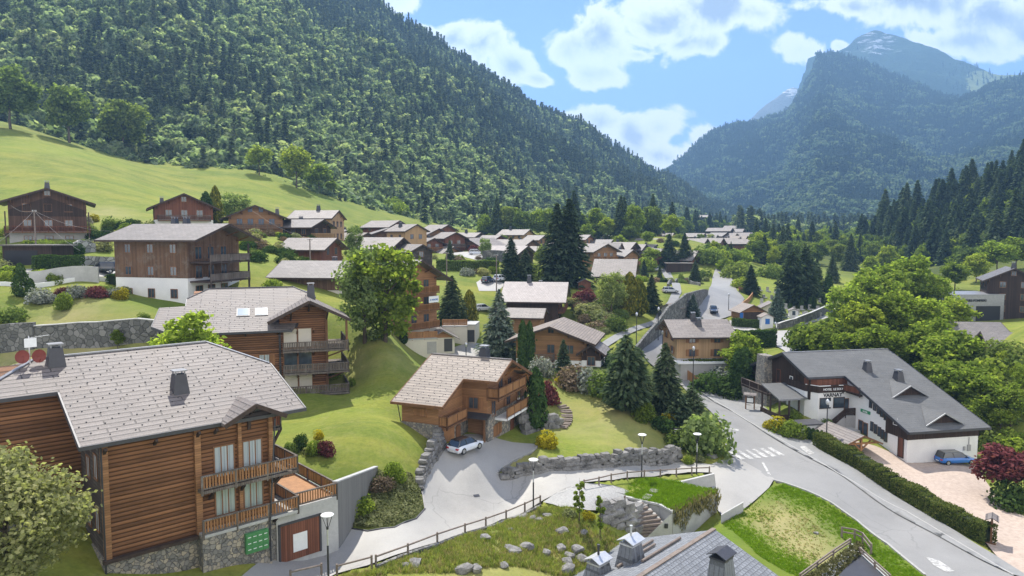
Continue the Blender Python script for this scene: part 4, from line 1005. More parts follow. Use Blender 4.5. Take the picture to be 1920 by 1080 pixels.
chalet('old house with steep grey roof beside the orange balcony', 1166, 455, 240, -80, 6, 9, 4.6, .8, 'greywall', 'weather', 'roofmid', .5, .4, .8, 0, 'rail', (), 2, 2)
chalet('house with blue-grey roof right of the steep grey one', 1193, 454, 262, -74, 8, 10, 4.2, .5, 'white', 'dark', 'rooflight', .4, .8, 1, 0, 'rail', ((.9,.4),), 2, 2)
chalet('upper house with dark gable among the forest-foot bushes', 1201, 430, 385, -78, 11, 11, 5, .45, 'weather', 'dark', 'rooflight', .3, .8, 1, 0, 'rail', (), 2, 2)
chalet('highest dark-roofed house against the forest', 1206, 424, 425, -78, 12, 9, 4, .42, 'dark', 'dark', 'roofmid', .3, .8, .8, 0, 'rail', (), 2, 2)
chalet('little house right of the upper dark gable', 1222, 434, 392, -78, 7, 9, 4, .42, 'weather', 'weather', 'rooflight', .3, .8, .8, 0, 'rail', (), 2, 2)
chalet('dark-gabled house with chimney above the fir pair', 1241, 447, 300, -75, 10, 9.5, 4.6, .44, 'weather', 'dark', 'rooflight', .3, 1, 1, 0, 'rail', ((.5,.4),), 2, 2)
chalet('larger house with grey roof and two chimneys behind the firs', 1264, 437, 345, -78, 14, 11, 5, .46, 'weather', 'dark', 'rooflight', .3, 1, 1, 0, 'rail', ((.3,.5),(.6,.5)), 2, 2)
chalet('house with sandy roof between the two firs', 1292, 449, 305, -80, 9, 9, 4, .4, 'weather', 'redwood', 'roofbrown', .3, 1, 1, 0, 'rail', (), 2, 2)
for i, (x, y, Yv, L_, t) in enumerate(((1327,447,318,10,'first'),(1357,446,330,9,'second'),(1385,446,345,8,'third'),(1408,448,335,8,'fourth'),(1430,448,340,7,'last'))):
    chalet('%s brown chalet from the left in the row above the wooded bank' % t, x, y, Yv, -78, L_, 9, 4.4, .42, 'weather', 'redwood' if i % 2 else 'dark', 'roofbrown' if i == 4 else 'rooflight', .3, 1, 1, 0, 'rail', ((.5,.4),), 2, 2)
for (x, y, Yv, L_, t) in ((1374,427,470,15,'longest pale roof of the far hamlet'),(1382,437,420,14,'wide pale roof at the near edge of the far hamlet'),(1384,423,560,9,'topmost small roof of the far hamlet'),(1396,429,520,8,'small dark-gabled house at the right of the far hamlet'),(1408,436,470,11,'last house on the right of the far hamlet'),(1346,440,400,8,'roof peeping out left of the far hamlet'),(1334,403,760,12,'lone pale house high in the forest gap'),(1336,417,640,13,'house half hidden in trees below the forest gap')):
    chalet(t, x, y, Yv, -76, L_, 9, 4.2, .42, 'weather', 'dark', 'rooflight', .3, 1, 1, 0, 'rail', (), 1, 1)
for (x, y, Yv, L_, W_, t) in ((1432,443,520,9,8,'far white house at the end of the hamlet row'),(1473,455,430,8,8,'little pale house behind the cemetery trees'),(1521,456,470,9,8,'far house with grey metal roof across the river'),(1531,464,440,10,9,'far house with dark roof window across the river'),(1508,470,400,8,8,'small sand-coloured house by the riverside trees')):
    chalet(t, x, y, Yv, -80, L_, W_, 4.2, .4, 'cream', 'weather', 'rooflight', .5, .8, .8, 0, 'rail', ((.4,.4),), 1, 2)
EXTRA = [(906,451,272,10,8.5,-72,'weather','mid','long grey-roofed chalet behind the white off-road car'),(966,446,318,10,9,-76,'mid','pale','warm-gabled chalet below the roof turret'),(1078,452,262,9,8,-60,'weather','mid','brown chalet hugging the right flank of the giant spruce'),(1160,441,345,11,9,-74,'weather','redwood','chalet with long roof above the orange balcony'),(886,441,290,9,8,-66,'mid','redwood','small red-gabled chalet at the meadow tip'),(1232,458,285,9,8.5,-70,'weather','dark','dark little chalet left of the fir pair'),(1246,466,262,7,7,-60,'mid','mid','honey-toned cabin just left of the fir pair'),(1278,460,292,9,9,-76,'weather','redwood','red-brown chalet seen between the fir tops'),(1040,462,235,8,8,-70,'dark','redwood','low chalet peeping out left behind the giant spruce'),(712,455,200,10,9,-66,'weather','redwood','chalet with brown gable left of the bright maple top'),(655,430,215,9,8.5,-40,'mid','mid','plain wooden chalet right of the small blackened one'),(690,436,206,9,8,-68,'weather','weather','weathered chalet above the bright maple'),(815,446,225,8,7.5,-40,'mid','redwood','narrow chalet behind the weathered log cabin'),(1350,438,430,9,8.5,-76,'weather','dark','tiny roof on the left of the far hamlet'),(1420,436,500,10,8.5,-76,'weather','dark','last tiny roof beyond the far hamlet')]
for (x, y, Yv, L_, W_, az_, b_, w_, t) in EXTRA: chalet(t, x, y, Yv, az_, L_, W_, 4.6, .42, b_, w_, 'roofbrown' if x % 3 == 0 else ('roofmid' if x % 3 == 1 else 'rooflight'), .35, 1, 1, 1, 'rail', ((.5,.35),), 2, 2)
MORE = [(925,458,250,10,'right behind the lane hedge'),(948,453,285,9,'between the twin-roofed long chalet and the forest'),(975,455,262,10,'in the middle of the packed roofs left of the giant spruce'),(1010,458,255,9,'just left of the giant spruce, low down'),(868,456,250,8,'left of the light wooden chalet'),(1188,468,232,10,'under the blue-grey roof'),(1212,458,268,9,'below the dark-gabled house with chimney'),(1226,451,305,9,'left of the two-chimney house'),(1255,454,300,10,'directly above the fir pair'),(1312,457,300,10,'right of the fir pair'),(1336,458,318,9,'below the first row chalet'),(1364,436,420,10,'above the middle of the row'),(1322,437,400,10,'above the left end of the row'),(1284,441,380,10,'at the forest foot above the fir pair'),(1150,449,285,9,'behind the steep grey roof'),(1100,448,320,9,'right of the spruce at the forest foot'),(1402,442,400,9,'above the right end of the row'),(852,462,225,8,'below the red-brown chalet')]
for i, (x, y, Yv, L_, t) in enumerate(MORE): chalet('timber chalet ' + t, x, y, Yv, (-76,-64,-80,-50)[i % 4], L_, 8.6, 4.4, .42, ('weather','mid','greywall')[i % 3], ('redwood','mid','weather','brown')[i % 4], ('rooflight','roofbrown','roofmid')[i % 3], .35, 1, 1, i % 2, 'rail', ((.5,.35),), 2, 2)
# nearer village houses
chalet('large barn-like chalet with huge pale roof and red gable', 1196, 486, 188, -76, 9.5, 12.5, 5.5, .52, 'redwood', 'redwood', 'rooflight', .2, 1.2, 2.0, 0, 'rail', (), 2, 1)
chalet('low house with pale roof between the fir pair and road', 1311, 470, 262, -72, 9, 12, 4, .5, 'weather', 'redwood', 'rooflight', .3, .8, 1, 0, 'rail', (), 2, 2)
chalet('broad chalet with skylights dotted over its pinkish roof', 1066, 529, 150, -82, 10.6, 13, 5.4, .44, 'dark', 'dark', 'roofpink', .3, 1.8, 1.6, 1, 'redwood', ((.42,.27),(.62,.5)), 3, 3, sky=3)
chalet('low wooden annex with pale roof below the pinkish roof', 1024, 578, 136, -80, 9, 6.6, 3.6, .36, 'plankgold', 'mid', 'rooflight', .0, .8, .8, 0, 'rail', (), 1, 2)
o = chalet('honey-coloured chalet with white base and grey balcony behind the twin cypresses', 1030, 612, 112, 14, 11, 11.5, 5.9, .36, 'white', 'mid', 'roofbrown', .46, 1.4, 1.6, 0, 'rail', (), 3, 2, fm='frame')
balcony(o, -1.3, 0, -.6, 3.4, 2.95, 'railgrey', sides=['-x','-y','+y'])
chalet('small side wing with grey roof right of the honey-coloured chalet', 1108, 646, 111, 14, 6, 3.0, 2.6, .7, 'white', 'dark', 'roofmid', .5, .5, .8, 0, 'rail', (), 1, 1, group=None, cat='house', name='house')
o = chalet('natural larch chalet with stone base beside the main road', 1245, 599, 126, 87, 9.6, 9.4, 6.6, .42, 'greywall', 'pale', 'rooflight', .4, 1.1, 1.1, 0, 'rail', ((.42,.47),(.47,.27)), 2, 2, shut='shutter', fm='frame')
MB().box(-.5, 9.8, -7.2, -4.76, 2.25, 2.5).build('garage_roof', M['signwhite'], o)
MB().box(0, 9.6, -7.0, -4.76, -1.5, 2.25).build('garage', M['greywall'], o)
# right bank
chalet('tall dark boarded chalet with red eaves at the right edge', 1903, 503, 168, 27, 12, 10.5, 11, .5, 'dark', 'dark', 'roofdark', .4, .8, 1, 0, 'rail', ((.1,.5),), 2, 2)
chalet('dark wooden barn with plain grey roof behind the riverside trees', 1876, 604, 128, -84, 9.4, 8.4, 4.5, .46, 'dark', 'weather', 'roofmid', .3, .9, 1.1, 0, 'rail', (), 1, 2, cat='barn', name='barn')
chalet('brown house with striped grey roof cut off by the right edge', 1917, 624, 112, -70, 4, 11, 5, .44, 'dark', 'weather', 'roofmid', .3, 1, 1.2, 0, 'rail', (), 2, 1)
# ------------------------------------------------------------------ the near buildings
class Fr:
    """a building's own axes: x along its eaves, y backwards, z up from the ground datum"""
    def __init__(s, O, az): s.O = Vector(O); s.az = az; s.e = Vector((math.sin(az), math.cos(az), 0)); s.n = Vector((-math.cos(az), math.sin(az), 0))
    def lc(s, v): return Vector((v.dot(s.e), v.dot(s.n), v.z))
    def q(s, px, py, ax, c):
        u, w = ray(px, py); d = s.lc(Vector((u, 1, w))); C = s.lc(Vector((0, 0, CZ)) - s.O); k = 'xyz'.index(ax)
        return C + d * ((c - C[k]) / d[k])
    def root(s, name, label, cat, group=None): return thing(name, label, cat, s.O, math.pi/2 - s.az, group)
def slab(par, name, pts, zf, th, mat, m=None):
    """roof plane from its outline in plan; zf(x,y) gives the height"""
    return MB().prism([(x, y, zf(x, y) - th) for x, y in pts], (0, 0, th)).build(name, M[mat], par)
def hooks(zf, x0, x1, y0, y1, rows, step, skip=None):
    """small snow stops set in staggered rows"""
    m = MB(); 
    for i in range(rows):
        y = y0 + (y1 - y0) * (i + .5) / rows; x = x0 + (i % 3) * step / 3
        while x < x1:
            if not skip or not skip(x, y): z = zf(x, y); m.box(x-.035, x+.035, y-.04, y+.04, z-.02, z+.05)
            x += step
    return m
def rail_run(par, pts, h=1.0, mat='railgrey', slat=.17, gap=.68, name='railing', top='railgrey', post=1.9):
    """balustrade along plan points (x,y,z)"""
    r = MB()
    for a, b in zip(pts[:-1], pts[1:]):
        a = Vector(a); b = Vector(b); L = (b - a).length; d = (b - a) / L
        r.bar(a + Vector((0,0,h)), b + Vector((0,0,h)), .14, .09, 0); r.bar(a + Vector((0,0,.14)), b + Vector((0,0,.14)), .07, .09, 0)
        n = max(2, int(L / slat))
        for k in range(n):
            p = a + d * ((k + .5) * L / n); q = p + Vector((0, 0, h - .04)); sd = d * (slat * gap / 2); o = Vector((-d.y, d.x, 0)) * .018
            lo = p + Vector((0, 0, .1))
            r.hexa([lo-sd-o, lo+sd-o, lo+sd+o, lo-sd+o], [q-sd-o, q+sd-o, q+sd+o, q-sd+o], 1)
        m = max(1, int(L / post))
        for k in range(m + 1):
            p = a + d * (L * k / m); r.box(p.x-.06, p.x+.06, p.y-.06, p.y+.06, p.z-.3, p.z+h+.03, 0)
    return r.build(name, [M[top], M[mat]], par)

# ---- chalet A : big log chalet at the lower left
E1 = P(151, 838, 41.5); ZB = .6
A = Fr((E1.x, E1.y, ZB), R(47.5)); zeA = E1.z - ZB; pA = .424
zA = lambda x, y: zeA + pA * y if y <= RUN else zeA + pA * (2 * RUN - y)
RUN = 9.75
ca = A.root('log_chalet', 'large brown log chalet with grey slab roof filling the lower left', 'chalet')
XL = -16.0
front = [(0, 0), (14.3, 0), (14.3, 5.9), (10.8, RUN), (-.6, RUN), (-5.2, 5.72), (0, 5.72)]
ro = slab(ca, 'roof', front, zA, .26, 'slate')
slab(ro, 'back_slope', [(10.8, RUN), (14.3, 13.6), (14.3, 19.5), (-5.2, 19.5), (-5.2, 13.8), (-.6, RUN)], zA, .26, 'slate')
# half hips at both ends
zr_ = zA(0, RUN); zh = zA(0, 5.9)
MB().hexa([(10.8,RUN,zr_-.26),(14.3,5.9,zh-.26),(14.3,13.6,zh-.26),(10.8,RUN+.01,zr_-.26)], [(10.8,RUN,zr_+.01),(14.32,5.9,zh+.01),(14.32,13.6,zh+.01),(10.8,RUN+.01,zr_+.01)]).build('hip_slope', M['slateX'], ro)
MB().hexa([(-.6,RUN,zr_-.26),(-5.2,13.8,zh-.33),(-5.2,5.7,zh-.33),(-.6,RUN-.01,zr_-.26)], [(-.6,RUN,zr_+.01),(-5.22,13.8,zh-.07),(-5.22,5.7,zh-.07),(-.6,RUN-.01,zr_+.01)]).build('hip_slope', M['slateX'], ro)
rc = MB().bar((-.6,RUN,zr_+.03), (10.8,RUN,zr_+.03), .3, .1)
rc.bar((10.8,RUN,zr_+.03), (14.3,5.9,zh+.03), .18, .06).bar((-.6,RUN,zr_+.03), (-5.2,5.7,zh-.03), .22, .07)
rc.build('ridge_cap', M['zinc'], ro)
t = MB()
t.bar((-.1,-.06,zeA-.12), (14.4,-.06,zeA-.12), .14, .24).bar((-.05,0,zeA-.15), (-.05,5.72,zA(0,5.72)-.15), .1, .34).bar((-5.2,5.66,zA(0,5.72)-.12), (0,5.66,zA(0,5.72)-.12), .14, .24).bar((14.36,0,zeA-.14), (14.36,5.9,zh-.14), .1, .34).bar((14.36,5.9,zh-.14), (14.36,13.6,zh-.14), .1, .3)
t.build('eaves_board', M['zincdark'], ro)
hooks(zA, .3, 14, .5, 9.4, 24, 1.45, lambda x, y: x > 13.9 - (y > 5.9) * (y-5.9) * .9 or (8.3 < x < 12.6 and y < 2.4)).build('snow_stops', M['zincdark'], ro)['kind'] = 'stuff'
chimney(ro, 6.95, 4.1, zA(0, 3.6)-.2, zA(0, 4.1) + 1.15, .9, .9); chimney(ro, .45, 8.95, zA(0, 8.5)-.2, zA(0, 8.95) + 1.1, .9, .9)
# walls
zb = 3.75 - ZB
def under(x0, x1, y0, y1, z0, mat, name, zcap=None):
    """wall block whose top follows the roof underside"""
    f = lambda y: zA(0, y) - .3
    ys = [y0, y1] if not (y0 < RUN < y1) else [y0, RUN, y1]
    prof = [(x0, y0, z0), (x0, y1, z0)] + [(x0, y, f(y)) for y in reversed(ys)]
    return MB().prism(prof, (x1 - x0, 0, 0)).build(name, M[mat], ca)
under(1.25, 12.0, .7, 18.6, zb, 'log', 'log_wall')
under(-4.4, 1.25, 6.45, 18.6, zb + 2.6, 'log', 'log_wall')
MB().box(1.21, 1.25, .72, 6.43, zb-.1, zA(0, .7)-.35).add([(1.21,.72,zA(0,.7)-.35),(1.21,6.43,zA(0,.7)-.35),(1.21,6.43,zA(0,6.43)-.35),(1.25,.72,zA(0,.7)-.35),(1.25,6.43,zA(0,.7)-.35),(1.25,6.43,zA(0,6.43)-.35)], [(0,1,2),(3,5,4),(0,3,4,1),(1,4,5,2),(2,5,3,0)]).build('weathered_side', M['darkgrey'], ca)
MB().box(-4.45, -4.4, 6.5, 18.5, zb+2.6, zA(0,6.5)-.35).build('weathered_side', M['darkgrey'], ca)
MB().box(1.1, 6.7, .55, 18.6, -3, zb).box(6.7, 11.45, -.32, 18.6, -2.5, zb+.1).box(11.45, 12.0, 0.2, 18.6, -2, zb+.1).build('stone_base', M['stone'], ca)
MB().box(-4.5, 1.05, 6.35, 18.6, -2, zb+2.55).build('stone_base', M['oldwall'], ca)
MB().bar((1.0,.45,zb-.02), (6.75,.45,zb-.02), .35, .22).build('sill_beam', M['beamdark'], ca)
for x, w in ((1.32,.2), (6.85,.2), (11.9,.15), (9.68,.12)): MB().box(x-w, x+w, .42, .7, zb+.1, zA(0,.6)-.3).build('corner_post', M['plankgold'], ca)
for x in (1.32, 4.2, 6.85, 8.0):
    MB().bar((x,.5,zA(0,.7)-1.1), (x,-.05,zA(0,0)-.42), .16, .18).build('roof_bracket', M['beamdark'], ro)
# gablet over the windows
gx_, gz_ = 10.4, zeA + .41*2.35 + .1
zg = lambda x: gz_ - .5 * abs(x - gx_)
gr = MB(); 
for s in (-1, 1):
    a = [(gx_, -.75, gz_), (gx_, 3.1, gz_), (gx_+s*2.15, .55, zg(gx_+2.15)), (gx_+s*2.15, -.75, zg(gx_+2.15))]
    if s > 0: a = a[::-1]
    gr.hexa([(p[0],p[1],p[2]-.2) for p in a], a)
gr.build('gablet_roof', M['slateX'], ro)
gt = MB()
for s in (-1, 1): gt.bar((gx_,-.79,gz_-.15), (gx_+s*2.18,-.79,zg(gx_+2.18)-.15), .09, .3)
gt.build('gablet_boards', M['beamdark'], ro)
MB().prism([(gx_-1.9,.62,zeA-.6),(gx_+1.6,.62,zeA-.6),(gx_+1.6,.62,zg(gx_+1.6)-.24),(gx_,.62,gz_-.26),(gx_-1.9,.62,zg(gx_+1.9)-.24)], (0,1.5,0)).build('gablet_wall', M['log'], ca)
for s in (-1, 1):
    MB().prism([(gx_+s*.15,.58,zeA-.1),(gx_+s*1.45,.58,zeA-.1),(gx_+s*.15,.58,gz_-.45)], (0,.03,0)).build('gable_window', M['glass'], ca)
MB().bar((gx_-.0,.55,zeA-1.0), (gx_,.55,gz_-.3), .2, .16).bar((gx_,.5,gz_-1.0), (gx_,-.6,gz_-.3), .16, .18).build('king_post', M['beamdark'], ca)
# curtained windows and balconies
for zz, hh, cm in ((7.45-ZB, 2.05, 'curtain'), (4.75-ZB, 1.95, 'curtaing')):
    for x in (8.65, 10.62): window(ca, x, .68, zz, 1.28, hh, '-y', 'frame', cm, 2)
for zf, nm in ((7.0-ZB, 0), (4.0-ZB, 1)):
    d = MB().box(6.75, 13.6, -.35, .7, zf-.2, zf).box(12.0, 13.6, .7, 9.5, zf-.2, zf).build('balcony', M['concrete' if nm else 'railgrey'], ca)
    rail_run(d, [(6.8,-.3,zf), (13.5,-.3,zf), (13.5,9.4,zf)], 1.0, 'rail', .2, .62)
    for x in (7.6, 9.68, 11.9): MB().bar((x,.66,zf-.95), (x,-.2,zf-.22), .16, .18).build('bracket', M['beamdark'], d)
    for y in (.8, 5): MB().bar((12.02,y,zf-1.2), (13.2,y,zf-.22), .18, .2).build('bracket', M['beamdark'], d)
zf = 9.9-ZB
d = MB().box(12.0, 13.1, 1.2, 8.5, zf-.2, zf).build('balcony', M['railgrey'], ca)
rail_run(d, [(12.0,1.25,zf), (13.0,1.25,zf), (13.0,8.4,zf)], 1.0, 'redwood', .2, .62)
MB().bar((12.02,1.3,zf-1.8), (13.0,1.3,zf-.2), .16, .18).build('bracket', M['beamdark'], d)
for (y, z, h) in ((2.2, 8.6, 1.5), (4.3, 8.2, 1.3), (2.3, 5.2, 1.4), (4.5, 4.9, 1.5)):
    window(ca, 1.2, y, z-ZB, .75, h, '-x', 'frame', 'curtain', 1)
window(ca, -4.46, 9, 9.2-ZB, .8, 1.4, '-x', 'frame', 'curtain', 1)
MB().tube((12.0,-.1,zeA-.4), (11.3,-.45,zb-.2), .06).tube((11.3,-.45,zb-.2), (11.3,-.45,.3), .06).build('downpipe', M['zincdark'], ca)
MB().tube((1.15,.45,zeA-.25), (1.15,.45,0), .06).build('downpipe', M['zincdark'], ca)
# ---- garage with terrace
g0 = A.root('terrace_garage', 'concrete garage with brown planked door and railed terrace on its roof', 'garage')
zt = 4.05 - ZB
MB().box(12.0, 16.9, 0.1, 7.5, -2, zt).build('concrete_walls', M['concrete'], g0)
MB().box(12.25, 15.3, .03, .12, -.4, 1.0+1.35).build('garage_door', M['redwood'], g0)
MB().box(13.2, 14.3, -.01, .04, .15, 1.5).build('vent_panel', M['signwhite'], g0)
MB().box(12.1, 12.25, -.02, .12, -.4, 2.45).box(15.3, 15.45, -.02, .12, -.4, 2.45).box(12.1, 15.45, -.02, .12, 2.35, 2.5).build('door_frame', M['zincdark'], g0)
MB().box(13.7, 16.7, .3, 7.2, zt, zt+.05).build('terrace_boards', M['oak'], g0)
rail_run(g0, [(13.55,.15,zt), (16.85,.15,zt), (16.85,7.3,zt)], 1.0, 'rail', .2, .6, top='railgrey'); rail_run(g0, [(13.6,7.2,zt), (16.8,7.2,zt)], 1.0, 'redwood', .2, .9)
w0 = A.root('concrete_wall', 'board-marked grey concrete wall climbing behind the garage terrace', 'wall')
MB().hexa([(16.93,.2,-2),(24.1,6,-1),(23.9,6.3,-1),(16.73,.5,-2)], [(16.93,.2,5.05-ZB),(24.1,6,3.2-ZB),(23.9,6.3,3.2-ZB),(16.73,.5,5.05-ZB)]).build('wall_panel', M['board_conc'], w0)
MB().bar((16.8,.35,5.1-ZB), (24.02,6.15,3.25-ZB), .4, .1).build('coping', M['concrete'], w0)
# ---- mailboxes
mb = A.root('mailbox_bank', 'green bank of twelve mailboxes on the stone wall', 'mailboxes')
MB().box(9.5, 11.1, -.62, -.32, 1.35, 2.75).build('cabinet', M['green'], mb)
for i in range(2):
    for j in range(6 // 2):
        for k in range(2):
            x0 = 9.55 + (i*2+k)*.385; z0 = 1.42 + j*.43
            fl = MB().box(x0, x0+.34, -.645, -.615, z0, z0+.37).build('flap', M['green'], mb)
            MB().box(x0+.06, x0+.28, -.655, -.643, z0+.2, z0+.25).build('name_slot', M['signwhite'], fl)
# ---- aerials on the hip
an = A.root('roof_aerial', 'mast with two red satellite dishes and flat aerial on the log chalet ridge', 'aerial')
m = MB(); m.tube((-1.0,9.2,zA(0,9.2)-.2), (-1.0,9.2,zA(0,9.2)+1.9), .04).build('mast', M['steel'], an)
for s, dz in ((-.45,.55), (.5,.5)):
    c = Vector((-1.0+s, 8.95, zA(0,9.2)+dz)); q = MB()
    vs = [c + Vector((0,.16,0))]; 
    for k in range(16):
        a = 2*math.pi*k/16; vs.append(c + Vector((math.cos(a)*.42, 0, math.sin(a)*.46)))
    q.add(vs, [(0, 1+k, 1+(k+1) % 16) for k in range(16)], 0, True); q.tube(c + Vector((0,-.02,-.4)), c + Vector((0,-.5,-.1)), .02).tube(c + Vector((0,.1,0)), (-1.0,9.2,c.z), .025)
    q.build('satellite_dish', M['dish'], an)
MB().box(-1.3, -.6, 8.95, 9.0, zA(0,9.2)+1.15, zA(0,9.2)+1.75).build('panel_aerial', M['signwhite'], an)
y_ = MB().bar((-1.0,9.2,zA(0,9.2)+1.75), (.2,9.3,zA(0,9.2)+1.85), .03)
for k in range(5): y_.bar((-.8+k*.22,9.05,zA(0,9.2)+1.77+k*.02), (-.8+k*.22,9.4,zA(0,9.2)+1.77+k*.02), .02)
y_.build('yagi_aerial', M['steel'], an)

# ---- chalet B : golden chalet with the garage court
R1 = P(812, 667, 81) + Vector((-.113, 0, .236)); ZB = 1.2
B = Fr((R1.x, R1.y, ZB), 1.975); zr = R1.z - ZB; pB = .424
cb = B.root('stone_base_chalet', 'golden brown chalet on stone base with white car at its garage', 'chalet')
zB = lambda x, y: zr - pB * abs(y)
ro = slab(cb, 'roof', [(0,0), (0,-8.7), (6.07,-8.7), (6.07,-4), (10,-4), (10,0)], zB, .2, 'roofbrown')
slab(ro, 'back_slope', [(0,0), (10,0), (10,9.5), (0,9.5)], zB, .2, 'roofbrown')
t = MB()
t.bar((-.05,-8.74,zB(0,8.7)-.1), (6.1,-8.74,zB(0,8.7)-.1), .12, .26).bar((6.1,-8.7,zB(0,8.7)-.12), (6.1,-4,zB(0,4)-.12), .08, .3).bar((6.1,-4.04,zB(0,4)-.1), (10,-4.04,zB(0,4)-.1), .1, .24)
t.bar((10.05,-4,zB(0,4)-.14), (10.05,0,zr-.14), .09, .32).bar((10.05,9.5,zB(0,9.5)-.14), (10.05,0,zr-.14), .09, .32).bar((-.05,-8.7,zB(0,8.7)-.14), (-.05,0,zr-.14), .09, .3)
t.build('eaves_board', M['beam'], ro); MB().bar((0,0,zr+.03), (10,0,zr+.03), .3, .1).build('ridge_cap', M['roofmid'], ro)
hooks(zB, .2, 9.9, -8.3, -.4, 18, 1.3, lambda x, y: x > 6 and y < -4).build('snow_stops', M['zincdark'], ro)['kind'] = 'stuff'
chimney(ro, 6.4, .6, zr-.6, zr+1.0, .95, .95)
zs = 4.45 - ZB
def underB(x0, x1, y0, y1, z0, mat, name):
    ys = [y0, y1] if not (y0 < 0 < y1) else [y0, 0, y1]
    prof = [(x0, y0, z0), (x0, y1, z0)] + [(x0, y, zB(0, y) - .24) for y in reversed(ys)]
    return MB().prism(prof, (x1-x0, 0, 0)).build(name, M[mat], cb)
underB(.8, 5.2, -7.9, 9, zs, 'plankgold', 'upper_wall'); underB(5.2, 8.2, -2.5, 9, zs, 'plankgold', 'upper_wall')
MB().box(.72, 5.2, -7.98, 9, -3, zs).box(5.2, 8.22, -.9, 9, -1.5, zs).box(7.95, 8.28, -2.58, -.9, -1, zs).box(5.2, 7.95, -1.4, -.9, -1, zs).build('stone_base', M['stone'], cb)
MB().box(5.2, 5.28, -7.3, -4.6, -.2, 2.6).build('garage_door', M['oak'], cb); MB().box(5.35, 7.9, -1.5, -1.4, -.2, 2.45).build('garage_door', M['mid'], cb)
MB().box(5.22, 5.3, -4.2, -3.2, -.2, 2.2).build('door', M['frame'], cb)
MB().hexa([(5.2,-3.4,3.0),(8.6,-3.4,3.0),(8.6,-2.5,3.3),(5.2,-2.5,3.3)], [(5.2,-3.4,3.15),(8.6,-3.4,3.15),(8.6,-2.5,3.5),(5.2,-2.5,3.5)]).build('canopy_roof', M['zincdark'], cb)
MB().box(7.95, 8.15, -3.1, -2.9, -.6, 3.0).box(5.3, 8.2, -2.55, -2.35, 2.6, 3.0).build('canopy_post', M['beam'], cb)
d = MB().box(5.2, 6.2, -7.9, -2.6, 2.85, 3.05).build('balcony', M['beam'], cb)
rail_run(d, [(5.25,-7.85,3.05), (6.15,-7.85,3.05), (6.15,-3.4,3.05)], 1.05, 'rail', .17, .9, top='beam')
d = MB().box(8.2, 9.6, -2.6, 5.2, 5.0, 5.2).build('balcony', M['beam'], cb)
rail_run(d, [(8.2,-2.55,5.2), (9.55,-2.55,5.2), (9.55,5.1,5.2)], 1.1, 'rail', .17, .9, top='beam')
d = MB().box(8.2, 9.7, -.6, 9.4, 2.35, 2.6).build('balcony', M['signwhite'], cb)
rail_run(d, [(9.65,-.5,2.6), (9.65,9.3,2.6)], 1.1, 'rail', .17, .9, top='beam'); 
MB().box(9.45, 9.65, 6.8, 7.0, 2.6, zB(0,6.9)-.25).bar((9.55,6.9,zB(0,6.9)-1.5), (9.55,8.4,zB(0,8.4)-.3), .16).bar((9.55,6.9,zB(0,6.9)-1.5), (9.55,5.4,zB(0,5.4)-.3), .16).build('porch_post', M['oak'], cb)
for y0, y1 in ((-2.3,-3.6), (2.2,1.0), (5,3.6)): MB().bar((8.2,y0,zB(0,y0)-1.4), (9.7,y0,zB(0,y0)-.3), .15).build('roof_bracket', M['oak'], ro)
for i_, y in enumerate((-3.6, 0, 3, 6, 9)): MB().box(8.2, 9.9, y-.1, y+.1, zB(0,y)-.44, zB(0,y)-.22).build('purlin', M['oak'], ro)
window(cb, 6.55, -2.52, 3.95, 1.05, 1.15, '-y', 'frame', 'glass', 1, 'shutter'); window(cb, 3.0, -7.92, 4.0, 1.4, .75, '-y', 'plankgold', 'shutter', 0)
window(cb, 8.24, .9, 5.2, 1.0, 2.0, '+x', 'frame', 'glass', 1); window(cb, 8.24, 3.4, 5.2, 1.0, 1.1, '+x', 'frame', 'glass', 1, 'shutter')
window(cb, 8.24, 3.0, 3.3, 1.0, 1.15, '+x', 'frame', 'glass', 1, 'shutter'); window(cb, 8.24, -1.0, 3.0, .9, 1.6, '+x', 'frame', 'glass', 1); window(cb, 8.24, 6.2, 3.1, 1.0, 1.15, '+x', 'frame', 'glass', 1)
window(cb, 8.24, .0, .55, 1.0, 1.2, '+x', 'frame', 'shutter', 1, 'shutter'); window(cb, 8.24, 6.6, .7, .9, 1.2, '+x', 'frame', 'shutter', 1)
MB().box(8.2, 8.28, 3.7, 4.7, -.8, 1.9).build('door', M['redwood'], cb)
MB().tube((.75,-8.6,zB(0,8.6)-.3), (.75,-8.05,zs), .05).build('downpipe', M['zincdark'], cb)

# ---- chalet D : three-storey chalet with balconies
D1 = P(380, 541, 90) + Vector((0, 0, -.043)); ZB = 5.0
D = Fr((D1.x, D1.y, ZB), 1.234); zr = D1.z - ZB; pD = .418
cd = D.root('balcony_chalet', 'three-storey brown chalet with grey balconies and two roof windows behind the log chalet', 'chalet')
zD = lambda x, y: zr - pD * abs(y)
ro = slab(cd, 'roof', [(.8,0), (-1.6,-2.4), (-1.6,-4.2), (-4.4,-4.4), (-4.8,-8.6), (-2.4,-10.5), (10.4,-10.5), (13.6,-2.6), (11.0,0)], zD, .24, 'slate')
slab(ro, 'back_slope', [(.8,0), (11.0,0), (13.6,2.6), (13.6,10), (-1.6,10), (-1.6,2.4)], zD, .24, 'slate')
for xa, xb in ((11.0, 13.6), (.8, -1.6)):
    ye = 2.6 if xa > 5 else 2.4; ze = zD(0, ye)
    MB().hexa([(xa,-.01,zr-.24),(xb,-ye,ze-.24),(xb,ye,ze-.24),(xa,.01,zr-.24)], [(xa,-.01,zr+.01),(xb,-ye,ze+.01),(xb,ye,ze+.01),(xa,.01,zr+.01)]).build('hip_slope', M['slateX'], ro)
t = MB().bar((.8,0,zr+.04), (11,0,zr+.04), .26, .1).bar((11,0,zr+.03),(13.6,-2.6,zD(0,2.6)+.03),.16,.06).bar((.8,0,zr+.03),(-1.6,-2.4,zD(0,2.4)+.03),.16,.06)
